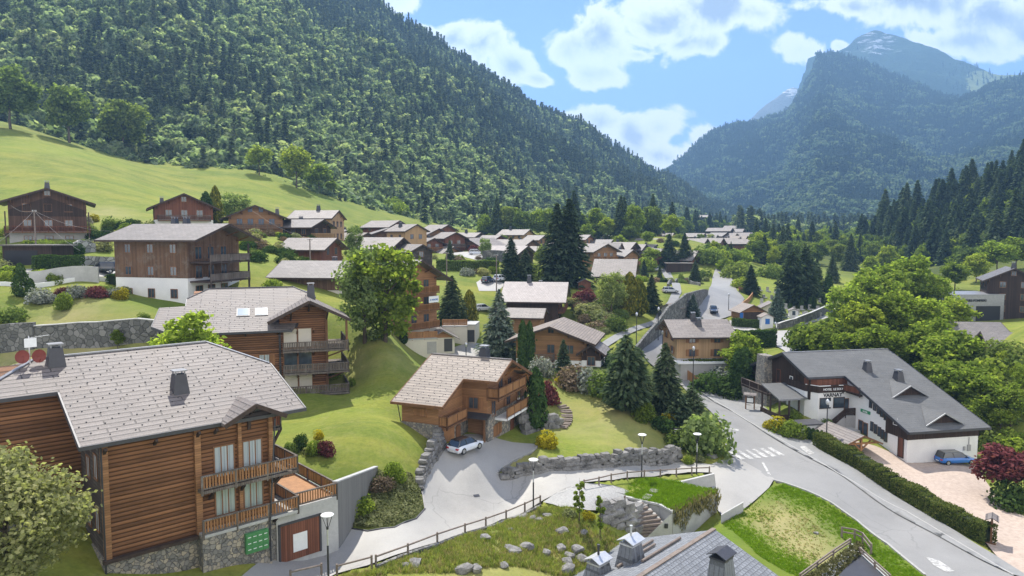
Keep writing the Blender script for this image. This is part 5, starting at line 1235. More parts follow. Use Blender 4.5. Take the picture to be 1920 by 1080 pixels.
t.bar((-2.4,-10.54,zD(0,10.5)-.1), (10.4,-10.54,zD(0,10.5)-.1), .12, .26).bar((-1.65,-2.4,zD(0,2.4)-.12),(-1.65,-4.3,zD(0,4.3)-.12),.1,.3).bar((-4.85,-8.6,zD(0,8.6)-.12),(-2.4,-10.5,zD(0,10.5)-.12),.12,.3).bar((-4.45,-4.4,zD(0,4.4)-.12),(-4.85,-8.6,zD(0,8.6)-.12),.1,.3).bar((13.65,-2.6,zD(0,2.6)-.12),(10.9,-9.6,zD(0,9.6)-.12),.1,.3)
t.build('eaves_board', M['zincdark'], ro)
hooks(zD, -1, 11, -10, -.5, 20, 1.5, lambda x, y: y > -3 or x > 7.4).build('snow_stops', M['zincdark'], ro)['kind'] = 'stuff'
for x in (4.9, 7.0):
    p0 = -6.2
    fr_ = MB().hexa([(x-.75,p0-.9,zD(0,p0-.9)-.05),(x+.75,p0-.9,zD(0,p0-.9)-.05),(x+.75,p0+.9,zD(0,p0+.9)-.05),(x-.75,p0+.9,zD(0,p0+.9)-.05)], [(x-.75,p0-.9,zD(0,p0-.9)+.1),(x+.75,p0-.9,zD(0,p0-.9)+.1),(x+.75,p0+.9,zD(0,p0+.9)+.1),(x-.75,p0+.9,zD(0,p0+.9)+.1)]).build('skylight', M['zincdark'], ro)
    MB().hexa([(x-.62,p0-.75,zD(0,p0-.75)+.08),(x+.62,p0-.75,zD(0,p0-.75)+.08),(x+.62,p0+.75,zD(0,p0+.75)+.08),(x-.62,p0+.75,zD(0,p0+.75)+.08)], [(x-.62,p0-.75,zD(0,p0-.75)+.13),(x+.62,p0-.75,zD(0,p0-.75)+.13),(x+.62,p0+.75,zD(0,p0+.75)+.13),(x-.62,p0+.75,zD(0,p0+.75)+.13)]).build('pane', M['skyglass'], fr_)
# cross gable
cx, zc = 12.4, 16.25 - ZB
for s in (-1, 1):
    a = [(cx, -11.4, zc), (cx, -5.0 if s < 0 else -1.5, zc), (cx+s*4.7, -8.3 if s < 0 else -4, zc-2.35), (cx+s*4.7, -11.4, zc-2.35)]
    if s > 0: a = a[::-1]
    MB().hexa([(p[0],p[1],p[2]-.22) for p in a], a).build('cross_slope', M['slateX'], ro)
t = MB()
for s in (-1, 1): t.bar((cx,-11.44,zc-.16), (cx+s*4.75,-11.44,zc-2.53), .1, .34)
t.build('barge_boards', M['beamdark'], ro)
chimney(ro, 13.0, -4.2, zD(0,4.2)-.3, zD(0,4.2)+2.2, .9, .9)
def underD(x0, x1, y0, y1, z0, mat, name):
    ys = [y0, y1] if not (y0 < 0 < y1) else [y0, 0, y1]
    return MB().prism([(x0,y0,z0),(x0,y1,z0)] + [(x0,y,zD(0,y)-.28) for y in reversed(ys)], (x1-x0,0,0)).build(name, M[mat], cd)
underD(-1.0, 9.0, -9.0, 9, 7.6-ZB, 'log', 'log_wall'); MB().box(-1.0, 9.0, -8.95, 9, -1, 7.6-ZB).build('lower_wall', M['cream'], cd)
MB().prism([(9.0,-9.0,-.5),(14.5,-9.0,-.5),(14.5,-9.0,zc-1.3),(cx,-9.0,zc-.3),(9.0,-9.0,zc-1.95)], (0,12,0)).build('log_wall', M['log'], cd)
for zz, hh in ((5.15-ZB, 2.2), (7.75-ZB, 2.1), (10.45-ZB, 2.2)):
    for x in (10.2, 11.9): window(cd, x, -9.02, zz, 1.5, hh, '-y', 'frame', 'glass' if abs(zz-2.75) < .2 else 'cream', 0)

for x in (7.2, 2.8): window(cd, x, -9.02, 8.4-ZB, 1.1, 1.3, '-y', 'frame', 'curtain', 1, 'shutter')
for zf in (10.2-ZB, 7.5-ZB, 4.85-ZB):
    d = MB().box(9.3, 17.0, -10.6, -9.0, zf-.22, zf).box(14.5, 17.0, -9.0, -2, zf-.22, zf).build('balcony', M['railgrey'], cd)
    rail_run(d, [(9.35,-10.55,zf), (16.9,-10.55,zf), (16.9,-2.1,zf)], 1.0, 'railgrey', .19, .66)
    for x in (9.2, 11.0, 12.9): MB().bar((x,-9.02,zf+1.9), (x,-10.3,zf+2.5), .16).build('bracket', M['beam'], d)
    for x in (14.4, 16.0): MB().bar((14.5,-9.1 if x < 15 else -6,zf-1.1), (16.6,-10 if x < 15 else -6,zf-.22), .16).build('bracket', M['beam'], d)
for x in (9.0, 9.1): MB().box(x-.12, x+.02, -9.14, -9.0, 5.6-ZB, 12.5-ZB).build('downpipe', M['zincdark'], cd)
MB().box(14.3, 14.6, -9.2, -8.9, -.5, zc-1.6).build('corner_post', M['beam'], cd)
for x, dz in ((2, 0), (5.2, 0), (8.9, 0)): MB().bar((x,-9.05,zD(0,9)-1.3), (x,-10.3,zD(0,10.3)-.3), .17).build('roof_bracket', M['beamdark'], ro)
for x in (10.3, cx, 14.5): MB().bar((x,-9.05,zc-.5*abs(x-cx)-1.5), (x,-11.2,zc-.5*abs(x-cx)-.35), .17).build('roof_bracket', M['beamdark'], ro)
MB().box(16.6, 16.85, -10.5, -10.25, 10.2-ZB, zc-2.5).build('roof_post', M['beam'], cd)
# ---- hotel
H = Fr((48.76, 86.0, -4.0), R(78.6)); HZ = 4.0
ho_ = H.root('hotel', 'long white hotel with vast dark grey roof and two triangular dormers', 'hotel')
zH = lambda x, y: -.36 + HZ + .379 * (y if y < 18.7 else 37.4 - y)
def letters(par, body, size, loc, face, mat, depth=.03, name='lettering', align='CENTER'):
    cu = bpy.data.curves.new(name, 'FONT'); cu.body = body; cu.size = size; cu.extrude = depth; cu.align_x = align; cu.offset = size * .02
    t = bpy.data.objects.new(name, cu); COL.objects.link(t); bpy.context.view_layer.update()
    me = bpy.data.meshes.new_from_object(t.evaluated_get(bpy.context.evaluated_depsgraph_get())); bpy.data.objects.remove(t)
    me.materials.clear(); me.materials.append(M[mat]); o = link_mesh(name, me, par); o.location = loc; o.rotation_euler = (math.pi/2, 0, FACE[face])
    return o
ro = slab(ho_, 'roof', [(.3,0), (12.2,0), (12.2,18.7), (-5.45,18.7), (-5.45,12.3), (.3,12.3)], zH, .28, 'roofgrey')
slab(ro, 'back_slope', [(-5.45,18.7), (12.2,18.7), (12.2,30.5), (-5.45,31.5)], zH, .28, 'roofgrey')
t = MB().bar((.28,-.05,zH(0,0)-.14), (12.25,-.05,zH(0,0)-.14), .12, .3).bar((.25,0,zH(0,0)-.15), (.25,12.3,zH(0,12.3)-.15), .1, .34).bar((-5.45,12.25,zH(0,12.3)-.14), (.3,12.25,zH(0,12.3)-.14), .1, .3)
t.bar((-5.5,12.3,zH(0,12.3)-.15), (-5.5,18.7,zH(0,18.7)-.15), .1, .34).bar((-5.5,18.7,zH(0,18.7)-.15), (-5.5,31.5,zH(0,31.5)-.15), .1, .34).bar((12.25,0,zH(0,0)-.15), (12.25,18.7,zH(0,18.7)-.15), .1, .34)
t.build('eaves_board', M['zincdark'], ro); MB().bar((-5.45,18.7,zH(0,18.7)+.03), (12.2,18.7,zH(0,18.7)+.03), .22, .08).build('ridge_cap', M['zinc'], ro)
def underH(x0, x1, y0, y1, z0, mat, name, th=.3):
    ys = [y0, y1] if not (y0 < 18.7 < y1) else [y0, 18.7, y1]
    return MB().prism([(x0,y0,z0),(x0,y1,z0)] + [(x0,y,zH(0,y)-th) for y in reversed(ys)], (x1-x0,0,0)).build(name, M[mat], ho_)
MB().box(.8, 11.2, 4.6, 12.3, -1.6, HZ-.94).box(.8, 11.2, .8, 4.6, -1.6, HZ-1.6).build('end_wall', M['white'], ho_)
underH(.8, 11.2, 4.6, 12.5, HZ-.94, 'white', 'long_wall'); underH(.74, 11.26, .74, 4.6, HZ-1.6, 'dark', 'dark_gable_end'); underH(1.0, 11.2, 12.5, 28, HZ-3, 'dark', 'rear_wall')
underH(-4.8, 1.0, 12.9, 29.5, HZ+1.0, 'dark', 'boarded_gable')
MB().box(-4.85, -4.2, 18, 29.5, -1, HZ+.2).build('stone_plinth', M['stone'], ho_)
MB().prism([(-5.0,13.6,.2),(-4.0,12.0,.2),(.8,12.0,.2),(.8,18,.2),(-5.0,18,.2)], (0,0,6.05)).build('restaurant_bay', M['white'], ho_)
MB().prism([(-5.05,13.6,HZ+2.1),(-4.02,11.93,HZ+2.1),(.78,11.93,HZ+2.1),(.78,13.2,HZ+2.1),(-5.05,18,HZ+2.1)], (0,0,.95)).build('sign_fascia', M['dark'], ho_)
MB().prism([(-4.9,13.2,HZ+3.05),(-4.0,12.4,HZ+3.05),(.8,12.4,HZ+3.05),(.8,14,HZ+3.05),(-4.9,14,HZ+3.05)], (0,0,.85)).build('upper_boarding', M['redwood'], ho_)
for x, w in ((-2.9,1.55), (-.75,1.6)): window(ho_, x, 11.98, HZ-.05, w, 1.35, '-y', 'beamdark', 'glass', 0)
window(ho_, .45, 11.98, HZ-.85, .62, 1.95, '-y', 'frame', 'glass', 0, name='door')
letters(ho_, 'HOTEL  LE SOLY', .42, (-1.75, 11.9, HZ+2.42), '-y', 'signwhite'); letters(ho_, 'VARNAY', .74, (-1.75, 11.97, HZ+1.5), '-y', 'signblack')
MB().box(-2.35, -1.95, 11.9, 11.94, HZ+.35, HZ+.9).box(-2.28, -2.02, 11.9, 11.94, HZ+.05, HZ+.35).build('pot_emblem', M['signwhite'], ho_)
b_ = MB()
for k in range(11): b_.box(-4.4 + k*.05, -4.36 + k*.05, 13 - k*.09, 13.05 - k*.09, HZ+2.95, HZ+3.06)
for (a, b) in (((-5,13.5),(-3.9,11.88)), ((-3.9,11.88),(-2.2,11.88)), ((-.9,11.88),(.3,11.88))): MB().bar((a[0],a[1],HZ+3.08), (b[0],b[1],HZ+3.08), .1, .09).build('fascia_trim', M['signwhite'], ho_)
for px_, py_ in ((1633,756),(1640.5,761),(1647.5,767),(1654,773),(1661,779)):
    q = H.q(px_, py_, 'x', .8); window(ho_, .78, q.y, q.z - .55, .42, 1.15, '-x', 'beamdark', 'glass', 0)
for px_, py_ in ((1635,800),(1642,805),(1649,810),(1655,815),(1661,820)):
    q = H.q(px_, py_, 'x', .8); window(ho_, .78, q.y, q.z - .5, .42, 1.1, '-x', 'beamdark', 'glass', 0)
for px_, py_ in ((1614,801),(1623,806)):
    q = H.q(px_, py_, 'x', .8); window(ho_, .78, q.y, q.z - .9, .75, 1.8, '-x', 'frame', 'glass', 0, name='door')
window(ho_, .76, 1.8, HZ-4.0, .85, 2.5, '-x', 'beamdark', 'redwood', 0, name='door'); window(ho_, .76, 2.9, HZ+.05-.2, .55, .7, '-x', 'framew', 'curtain', 0)
gs = MB().box(.72, .79, 7.55, 9.4, HZ-.1, HZ+.32).build('green_sign', M['signgreen'], ho_); letters(gs, 'HOTEL', .3, (.71, 8.48, HZ+.0), '-x', 'signwhite')
MB().box(9.0, 9.3, .7, .8, .6, 1.1).box(9.6, 10.1, .68, .8, .5, 1.3).tube((9.8,.72,1.3), (9.8,.72,HZ-1.7), .04).build('meter_boxes', M['greywall'], ho_)
# balcony at the re-entrant corner, entrance stairs
d = MB().box(.3, 1.6, 9.2, 12.4, HZ+2.0, HZ+2.2).build('balcony', M['dark'], ho_); rail_run(d, [(-.2,11.9,HZ+2.2), (.35,9.2,HZ+2.2)], 1.0, 'redwood', .18, .85, top='beamdark')
st = MB()
for k in range(8): st.box(-.9 - k*.27, -.63 - k*.27, 10.5, 11.8, -.6, HZ-.95 - k*.19)
st.box(-.7, .8, 10.4, 12.0, -.6, HZ-.9)
so = st.build('entrance_stairs', M['greywall'], ho_); rail_run(so, [(.7,10.5,HZ-.9), (-.75,10.5,HZ-.9), (-2.8,10.5,HZ-2.4)], 1.0, 'dark', .14, .8, top='dark')
# dormers
for yf in (7.3, 1.35):
    x0, x1 = 3.65, 8.8; xc = (x0 + x1) / 2; zp = zH(0, yf) + 1.35; yb = yf + 1.35 / .379
    dm = MB()
    for s in (-1, 1):
        a = [(xc, yf-.5, zp+.06), (xc, yb, zp+.06), (xc+s*2.75, yf-.5, zH(0,yf)-.1)]
        if s > 0: a = a[::-1]
        dm.add([(p[0],p[1],p[2]-.14) for p in a] + a, [(0,1,2),(3,5,4),(0,2,5,3),(0,3,4,1),(1,4,5,2)])
    dq = dm.build('dormer', M['roofgrey'], ro)
    MB().prism([(x0+.1,yf,zH(0,yf)-.1),(x1-.1,yf,zH(0,yf)-.1),(xc,yf,zp-.12)], (0,.2,0)).build('dormer_front', M['dark'], dq)
    e_ = MB()
    for s in (-1, 1): e_.bar((xc,yf-.53,zp), (xc+s*2.75,yf-.53,zH(0,yf)-.14), .06, .16)
    e_.build('dormer_trim', M['zinc'], dq)
chimney(ro, 4.58, 13.3, zH(0,12.7), zH(0,13.3)+1.2, .85, .85); chimney(ro, 7.6, 10.8, zH(0,10.2), zH(0,10.8)+1.2, .95, .95)
MB().hexa([(-6.3,21.8,-1),(-4.6,21.8,-1),(-4.6,25.0,-1),(-6.3,25.0,-1)], [(-6.0,22.4,HZ+5.6),(-4.6,22.4,HZ+5.6),(-4.6,24.6,HZ+5.6),(-6.0,24.6,HZ+5.6)]).build('stone_chimney', M['stone'], ho_)
d = MB().box(-7.0, -4.85, 19.8, 27.5, HZ+.1, HZ+.3).build('balcony', M['dark'], ho_); rail_run(d, [(-4.9,19.9,HZ+.3), (-6.95,19.9,HZ+.3), (-6.95,27.4,HZ+.3)], 1.05, 'dark', .3, .82, top='post')
MB().box(-6.95, -4.85, 20, 27.3, -1.5, HZ+.1).build('stone_porch', M['stone'], ho_)
window(ho_, -4.84, 29.0, HZ-.9, .8, 1.6, '-x', 'framew', 'glass', 0); window(ho_, -4.82, 17.2, HZ+2.3, .6, 1.1, '-x', 'framew', 'glass', 0); window(ho_, -4.82, 15.6, HZ+2.0, .75, 1.9, '-x', 'dark', 'dark', 0, name='door'); window(ho_, -4.82, 20.5, HZ+1.9, .9, 1.9, '-x', 'redwood', 'dark', 0, name='door')
# porch
pr = MB(); pr.hexa([(-9.3,13.1,HZ+1.02),(-5.9,13.1,HZ+1.02),(-4.9,18.9,HZ+2.0),(-8.6,18.9,HZ+2.0)], [(-9.3,13.1,HZ+1.2),(-5.9,13.1,HZ+1.2),(-4.9,18.9,HZ+2.2),(-8.6,18.9,HZ+2.2)])
pr.add([(-5.9,13.1,HZ+1.2),(-3.6,13.3,HZ+1.15),(-4.4,18.0,HZ+2.15),(-4.9,18.9,HZ+2.2),(-5.9,13.1,HZ+1.02),(-3.6,13.3,HZ+.97),(-4.4,18,HZ+1.97),(-4.9,18.9,HZ+2.0)], [(0,1,2,3),(7,6,5,4),(0,4,5,1),(1,5,6,2)])
po = pr.build('porch_roof', M['roofgrey'], ho_); MB().bar((-9.35,13.05,HZ+1.1), (-5.9,13.05,HZ+1.1), .08, .24).build('porch_gutter', M['zinc'], po)
for (x, y) in ((-9.0,13.4),(-7.5,13.4),(-6.0,13.4),(-8.8,16),(-8.6,18.5)): MB().box(x-.1, x+.1, y-.1, y+.1, -.2, HZ+1.1).build('porch_post', M['beamdark'], po)
MB().box(-9.0, -6.0, 13.35, 13.45, 1.5, 2.9).box(-8.95, -8.85, 13.4, 18.4, 1.5, 2.9).build('porch_panels', M['dark'], po)
MB().box(-9.2, -4.9, 13.3, 18.6, 0, 1.55).build('porch_floor', M['oldwall'], ho_)
MB().box(-3.4, .2, 8.6, 11.9, -1, 1.5).build('terrace', M['greywall'], ho_)
# ---- outbuilding, carport
sh = H.root('garden_shed', 'small white shed with flat grey roof beside the hotel terrace', 'shed')
MB().box(-8.6, -5.6, 8.6, 10.6, -.2, 2.7).build('shed_wall', M['white'], sh); MB().box(-8.9, -5.3, 8.3, 10.9, 2.7, 2.85).build('shed_roof', M['zincdark'], sh)
cp = H.root('carport', 'open timber carport with pale tiled roof behind the hedge', 'carport')
zc_ = lambda x, y: HZ - .85 - .42 * abs(x + 4.9)
for s in (-1, 1): MB().hexa([(-4.9,1.3,zc_(-4.9,0)-.14),(-4.9,8.3,zc_(-4.9,0)-.14),(-4.9+s*2.6,8.3,zc_(-4.9+2.6,0)-.14),(-4.9+s*2.6,1.3,zc_(-4.9+2.6,0)-.14)], [(-4.9,1.3,zc_(-4.9,0)),(-4.9,8.3,zc_(-4.9,0)),(-4.9+s*2.6,8.3,zc_(-4.9+2.6,0)),(-4.9+s*2.6,1.3,zc_(-4.9+2.6,0))]).build('roof_slope', M['slateX'], cp)
for (x, y) in ((-4.9,1.9),(-7.0,1.9),(-2.8,7.6),(-7.0,7.6)):
    if (x, y) != (-7.0, 1.9): MB().box(x-.12, x+.12, y-.12, y+.12, -.4, zc_(x,y)-.15).build('post', M['oak'], cp)
MB().bar((-7.4,1.9,zc_(-7.4,0)-.1), (-2.4,1.9,zc_(-7.4,0)-.1), .18, .2).bar((-4.9,1.9,zc_(-7.4,0)-1.0), (-6.3,1.9,zc_(-6.3,0)-.2), .14).bar((-4.9,1.9,zc_(-7.4,0)-1.0), (-3.5,1.9,zc_(-6.3,0)-.2), .14).bar((-4.9,1.9,zc_(-7.4,0)), (-4.9,1.9,HZ-1.0), .16).build('truss', M['oak'], cp)
t = MB()
for s in (-1, 1): t.bar((-4.9,1.28,zc_(-4.9,0)-.08), (-4.9+s*2.65,1.28,zc_(-7.55,0)-.08), .06, .2)
t.build('barge_boards', M['beam'], cp)

# ---- slate roof at the bottom edge
C0 = P(1341, 993, 55.5); zg_ = -5.6
Cf = Fr((C0.x, C0.y, zg_), R(-137)); cc = Cf.root('slate_roofed_house', 'house with blue-grey slate roof and three chimneys at the bottom edge', 'house')
zr = C0.z - zg_; zC = lambda x, y: zr - .40 * abs(y)
for s in (-1, 1):
    pts = [(0,0), (17,0), (17,s*9.2), (0,s*9.2)]
    slab(cc, 'roof_slope', pts, zC, .2, 'slateblue')
rc_ = MB().bar((-.05,-.12,zr+.02), (17,-.12,zr+.02), .34, .12).build('ridge_cap', M['post'], cc)
for (x0, x1, y) in ((3.2,8.5,-3.6),(2.0,7.6,-2.0),(1.9,5.2,-4.6)) : MB().tube((x0,-y*.0-abs(y),zC(0,y)+.17), (x1,-abs(y),zC(0,y)+.17), .11).build('snow_pole', M['post'], cc)
for (x0, x1, y) in ((-.1,8,6.2),): MB().tube((x0,y,zC(0,y)+.18), (x1,y,zC(0,y)+.18), .14).build('snow_pole', M['post'], cc)
MB().prism([(.9,-8,-3),(.9,8,-3),(.9,8,zC(0,8)-.25),(.9,0,zr-.25),(.9,-8,zC(0,8)-.25)], (15,0,0)).build('house_wall', M['greywall'], cc)
def capped(px, py, y, mat, capm, flue):
    u, w = ray(px, py); d = Cf.lc(Vector((u, 1, w))); Cc = Cf.lc(Vector((0, 0, CZ)) - Cf.O); t_ = (y - Cc.y) / d.y; q = Cc + d * t_
    zt_ = q.z - .35; zb_ = zC(0, y) - .5; w_ = .62
    k = MB().hexa([(q.x-1.0,y-.85,zb_),(q.x+1.0,y-.85,zb_),(q.x+1.0,y+.85,zb_),(q.x-1.0,y+.85,zb_)], [(q.x-w_,y-.55,zt_),(q.x+w_,y-.55,zt_),(q.x+w_,y+.55,zt_),(q.x-w_,y+.55,zt_)]).build('chimney', M[mat], cc)
    MB().box(q.x-w_-.06, q.x+w_+.06, y-.6, y+.6, zt_-.02, zt_+.1).build('chimney_collar', M[capm], k)
    c2 = MB()
    for s in (-1, 1):
        a = [(q.x-.85, y, zt_+.62), (q.x+.85, y, zt_+.62), (q.x+.85, y+s*.75, zt_+.3), (q.x-.85, y+s*.75, zt_+.3)]
        c2.hexa([(p[0],p[1],p[2]-.05) for p in a], a)
    for sx in (-1, 1):
        for sy in (-1, 1): c2.box(q.x+sx*.5-.03, q.x+sx*.5+.03, y+sy*.42-.03, y+sy*.42+.03, zt_+.1, zt_+.42)
    c2.build('chimney_cap', M[capm], k)
    if flue: MB().tube((q.x,y,zt_+.3), (q.x,y,zt_+1.25), .09).tube((q.x,y,zt_+1.25), (q.x,y,zt_+1.4), .12).build('flue', M[flue], k)
capped(1183, 1010, -3.4, 'slateblueX', 'steel', 'steel'); capped(1122, 1046, -4.9, 'slateblueX', 'steel', 'metal'); capped(1353, 1036, 3.6, 'slateblueX', 'zincdark', None)
# ------------------------------------------------------------------ vehicles
def paintmat(name, c, rough=.25):
    m, t, b = base_mat(name, rough, .6); b.inputs['Base Color'].default_value = c4(c); b.inputs['Coat Weight'].default_value = .6; b.inputs['Coat Roughness'].default_value = .08; return m
M['carglass'] = paintmat('car_glass', (.02,.025,.03), .06); M['lampred'] = paintmat('tail_lamp', (.4,.02,.02)); M['lampclear'] = paintmat('head_lamp', (.6,.62,.65))
M['alloy'] = plain('alloy_rim', (.45,.45,.46), .35, .1, 4, .5, .7); M['plate'] = plain('plate', (.7,.7,.66), .6, .05, 4)
_CAR = {}
def car(label, loc, rz, col, L=4.3, Wd=1.8, Hh=1.5, suv=0, roofcol=None, detail=True, group='parked cars'):
    """nose along local +x"""
    o = thing('car', label, 'car', loc, rz, group)
    h = Wd / 2; a = L / 2; zb = .22 + .06*suv; belt = Hh * (.60 if not suv else .58); bonnet = belt - .06
    st = [(-a, .80, zb+.18, belt-.22), (-a+.08, .93, zb+.02, belt-.03), (-a+.6, 1, zb, belt+.02), (-.2, 1, zb-.02, belt), (a*.32, 1, zb, belt-.02), (a-.75, .98, zb, bonnet-.03), (a-.18, .9, zb+.02, bonnet-.14), (a, .72, zb+.12, bonnet-.3)]
    m = MB(); vs = []; n = 8
    for (x, w, z0, z1) in st:
        w *= h; zm = z0 + (z1-z0)*.5
        vs += [(x,-w*.9,z0),(x,-w,z0+.14),(x,-w,zm+.06),(x,-w*.9,z1),(x,w*.9,z1),(x,w,zm+.06),(x,w,z0+.14),(x,w*.9,z0)]
    fs = []
    for i in range(len(st)-1):
        for k in range(n): fs.append((i*n+k, i*n+(k+1) % n, (i+1)*n+(k+1) % n, (i+1)*n+k))
    fs += [tuple(range(n)), tuple(range(len(st)*n-1, len(st)*n-n-1, -1))]
    m.add(vs, fs, 0, False); m.build('body', col, o)
    x0, x1, x2, x3 = (-a+.12, -a+.55, a*.12, a*.50) if not suv else (-a+.1, -a+.5, a*.16, a*.52)
    wl, wt, zt = h*.86, h*.68, Hh-.05
    g = MB().hexa([(x0,-wl,belt-.02),(x3,-wl,belt-.06),(x3,wl,belt-.06),(x0,wl,belt-.02)], [(x1,-wt,zt),(x2,-wt,zt),(x2,wt,zt),(x1,wt,zt)]); g.build('windows', M['carglass'], o)
    r = MB().hexa([(x1-.08,-wt-.03,zt-.03),(x2+.06,-wt-.03,zt-.03),(x2+.06,wt+.03,zt-.03),(x1-.08,wt+.03,zt-.03)], [(x1+.05,-wt+.08,Hh),(x2-.1,-wt+.08,Hh),(x2-.1,wt-.08,Hh),(x1+.05,wt-.08,Hh)])
    for s in (-1, 1):
        for (xa, xb) in ((x0+.02, x1), (x3-.02, x2), ((x0+x3)/2-.12, (x1+x2)/2-.1)): r.bar((xa, s*wl, belt-.04), (xb, s*(wt+.01), zt), .07, .05)
    r.build('roof', roofcol or col, o)
    for x in (-a+.82, a-.82):
        for s in (-1, 1):
            w = MB().tube((x, s*(h-.22), .33), (x, s*(h+.01), .33), .33, n=16).build('wheel', M['black'], o)
            MB().tube((x, s*(h+.0), .33), (x, s*(h+.025), .33), .21, n=10).build('rim', M['alloy'], w)
    for s in (-1, 1):
        MB().box(a-.32, a-.06, s*h*.62-.2, s*h*.62+.2, bonnet-.3, bonnet-.16).build('headlight', M['lampclear'], o)
        MB().box(-a-.01, -a+.2, s*h*.72-.17, s*h*.72+.17, belt-.3, belt-.13).build('tail_light', M['lampred'], o)
        MB().box(x3-.25, x3-.08, s*(h+.09)-.09, s*(h+.09)+.09, belt-.02, belt+.12).build('door_mirror', col, o)
    MB().box(-a-.02, -a+.02, -.26, .26, belt-.52, belt-.4).build('number_plate', M['plate'], o)
    return o
cw = paintmat('white_paint', (.62,.65,.70)); cb_ = paintmat('blue_paint', (.015,.14,.46)); ck = paintmat('black_paint', (.015,.016,.02)); cs = paintmat('silver_paint', (.42,.44,.46)); cn = paintmat('navy_paint', (.03,.045,.08)); cr_ = paintmat('roof_black', (.02,.02,.022))
def put_car(px, py, az, *a, **k):
    p = hit(px, py); p.z += .05; return car(a[0], p, math.pi/2 - R(az), *a[1:], **k)
put_car(873, 845, 38, 'white hatchback with black roof outside the chalet garages', cw, 4.05, 1.76, 1.44, 0, cr_)
put_car(1790, 869, 84, 'bright blue estate car by the white hotel end wall', cb_, 4.75, 1.86, 1.6, 1, cr_)
put_car(1338, 586, 192, 'dark car driving down the main road in the distance', cn, 4.3, 1.8, 1.55, 0, None, group=None)
put_car(197, 512, -84, 'black off-road car on the hillside lane left of the boarded apartment chalet', ck, 4.9, 1.95, 1.75, 1)
put_car(915, 530, 30, 'dark blue hatchback on the small lane by the conifers', cn, 4.0, 1.75, 1.5, 0)
put_car(938, 527, 32, 'white estate car beside the dark blue hatchback', cw, 4.3, 1.8, 1.55, 0)
put_car(905, 583, 60, 'silver-blue car half hidden behind the blue spruce', cs, 4.2, 1.8, 1.5, 0)
put_car(893, 478, 85, 'white off-road car in front of the light wooden chalet', cw, 4.6, 1.9, 1.75, 1)
put_car(1257, 549, 88, 'pale car at the bend of the footpath above the big wall', cs, 4.2, 1.8, 1.5, 0)
put_car(1232, 508, 85, 'small grey car on the green bank above the bend', cs, 4.1, 1.75, 1.5, 0)

# ------------------------------------------------------------------ street lamps and poles
_lm = None
def lamp(label, px, py, h=4.6):
    p = hit(px, py)
    o = thing('street_lamp', label, 'street lamp', p, 0, 'funnel street lamps along the lane')
    MB().tube((0,0,-.2), (0,0,h*.55), .075, .07, 10).build('lower_pole', M['metal'], o)
    MB().tube((0,0,h*.55), (0,0,h-.95), .06, .055, 10).build('upper_pole', M['steel'], o)
    s = MB()
    for k in range(4):
        a = k*math.pi/2 + .4; s.bar((math.cos(a)*.05, math.sin(a)*.05, h-.98), (math.cos(a)*.36, math.sin(a)*.36, h-.06), .035)
    s.tube((0,0,h-1.05), (0,0,h-.85), .08, .1, 8); s.build('funnel_arms', M['metal'], o)
    MB().lathe([(.02,h-.12),(.2,h-.1),(.44,h-.06),(.46,h-.02),(.4,h+.02),(.1,h+.04),(.08,h+.1),(.0,h+.1)], 20).build('lamp_dish', M['signwhite'], o)
    return o
lamp('street lamp at the bottom, in front of the brown garage door', 616, 1093, 4.9); lamp('street lamp at the end of the rail fence', 1000, 956, 4.8)
lamp('street lamp beside the grass-roofed garage', 1203, 897, 4.8); lamp('street lamp by the low concrete ramp wall', 1306, 889, 4.6)
def streetpole(label, px, top, Y, kind='lantern', group=None, name='lamp_post', cat='lamp post'):
    b = ground(px, Y); z1 = P(px, top, Y).z - b.z; o = thing(name, label, cat, b, 0, group)
    MB().tube((0,0,-.3), (0,0,z1), .09 if kind != 'wood' else .14, .06 if kind != 'wood' else .1, 8).build('pole', M['metal'] if kind != 'wood' else M['post'], o)
    if kind == 'lantern': MB().lathe([(.05,z1-.5),(.2,z1-.35),(.24,z1),(.12,z1+.2),(.0,z1+.28)], 10).build('lantern', M['steel'], o)
    elif kind == 'wood':
        for k in range(3): MB().tube((-.3+k*.3,0,z1-.15), (-.3+k*.3,0,z1+.12), .04).build('insulator', M['signwhite'], o)
        MB().bar((-.5,0,z1-.15), (.5,0,z1-.15), .1).build('crossarm', M['post'], o)
    return o, b + Vector((0, 0, z1))
streetpole('tall black lamp post in front of the hotel terrace', 1549, 752, 90, 'lantern'); streetpole('lamp post left of the larch chalet', 1242, 622, 128); streetpole('lamp post in front of the larch chalet', 1299, 652, 113)
streetpole('lamp post on the grass below the footpath', 1193, 588, 130); streetpole('lamp post on the retaining wall near the shelter', 1234, 578, 140); streetpole('lamp post at the right-hand edge of the far road', 1366, 552, 172)
streetpole('lamp post beside the white kiosk', 1453, 606, 140); streetpole('lamp post in front of the garage court', 874, 645, 117, 'lantern')
_, w1 = streetpole('wooden utility pole with three wires before the dark brown chalet', 68, 395, 118, 'wood', None, 'utility_pole', 'pole')
_, w2 = streetpole('wooden utility pole behind the valley-roofed house', 582, 448, 128, 'wood', None, 'utility_pole', 'pole')
_, w3 = streetpole('thin utility pole right of the conifers on the lane', 931, 478, 158, 'wood', None, 'utility_pole', 'pole'); streetpole('utility pole left of the dark conifers', 838, 474, 150, 'wood', None, 'utility_pole', 'pole')
def wire(a, b, sag, label):
    m = MB(); a = Vector(a); b = Vector(b); pts = [a + (b-a)*t + Vector((0,0,-sag*4*t*(1-t))) for t in [k/14 for k in range(15)]]
    for p, q in zip(pts[:-1], pts[1:]): m.tube(p, q, .013, n=4, cap=False)
    return tag(m.build('overhead_wire', M['greywall']), label, 'wire')
wire(w1, P(20,385,128), .6, 'wire from the left utility pole up to the dark brown chalet'); wire(w1, P(-80,500,95), .8, 'wire running down to the left from the left utility pole')
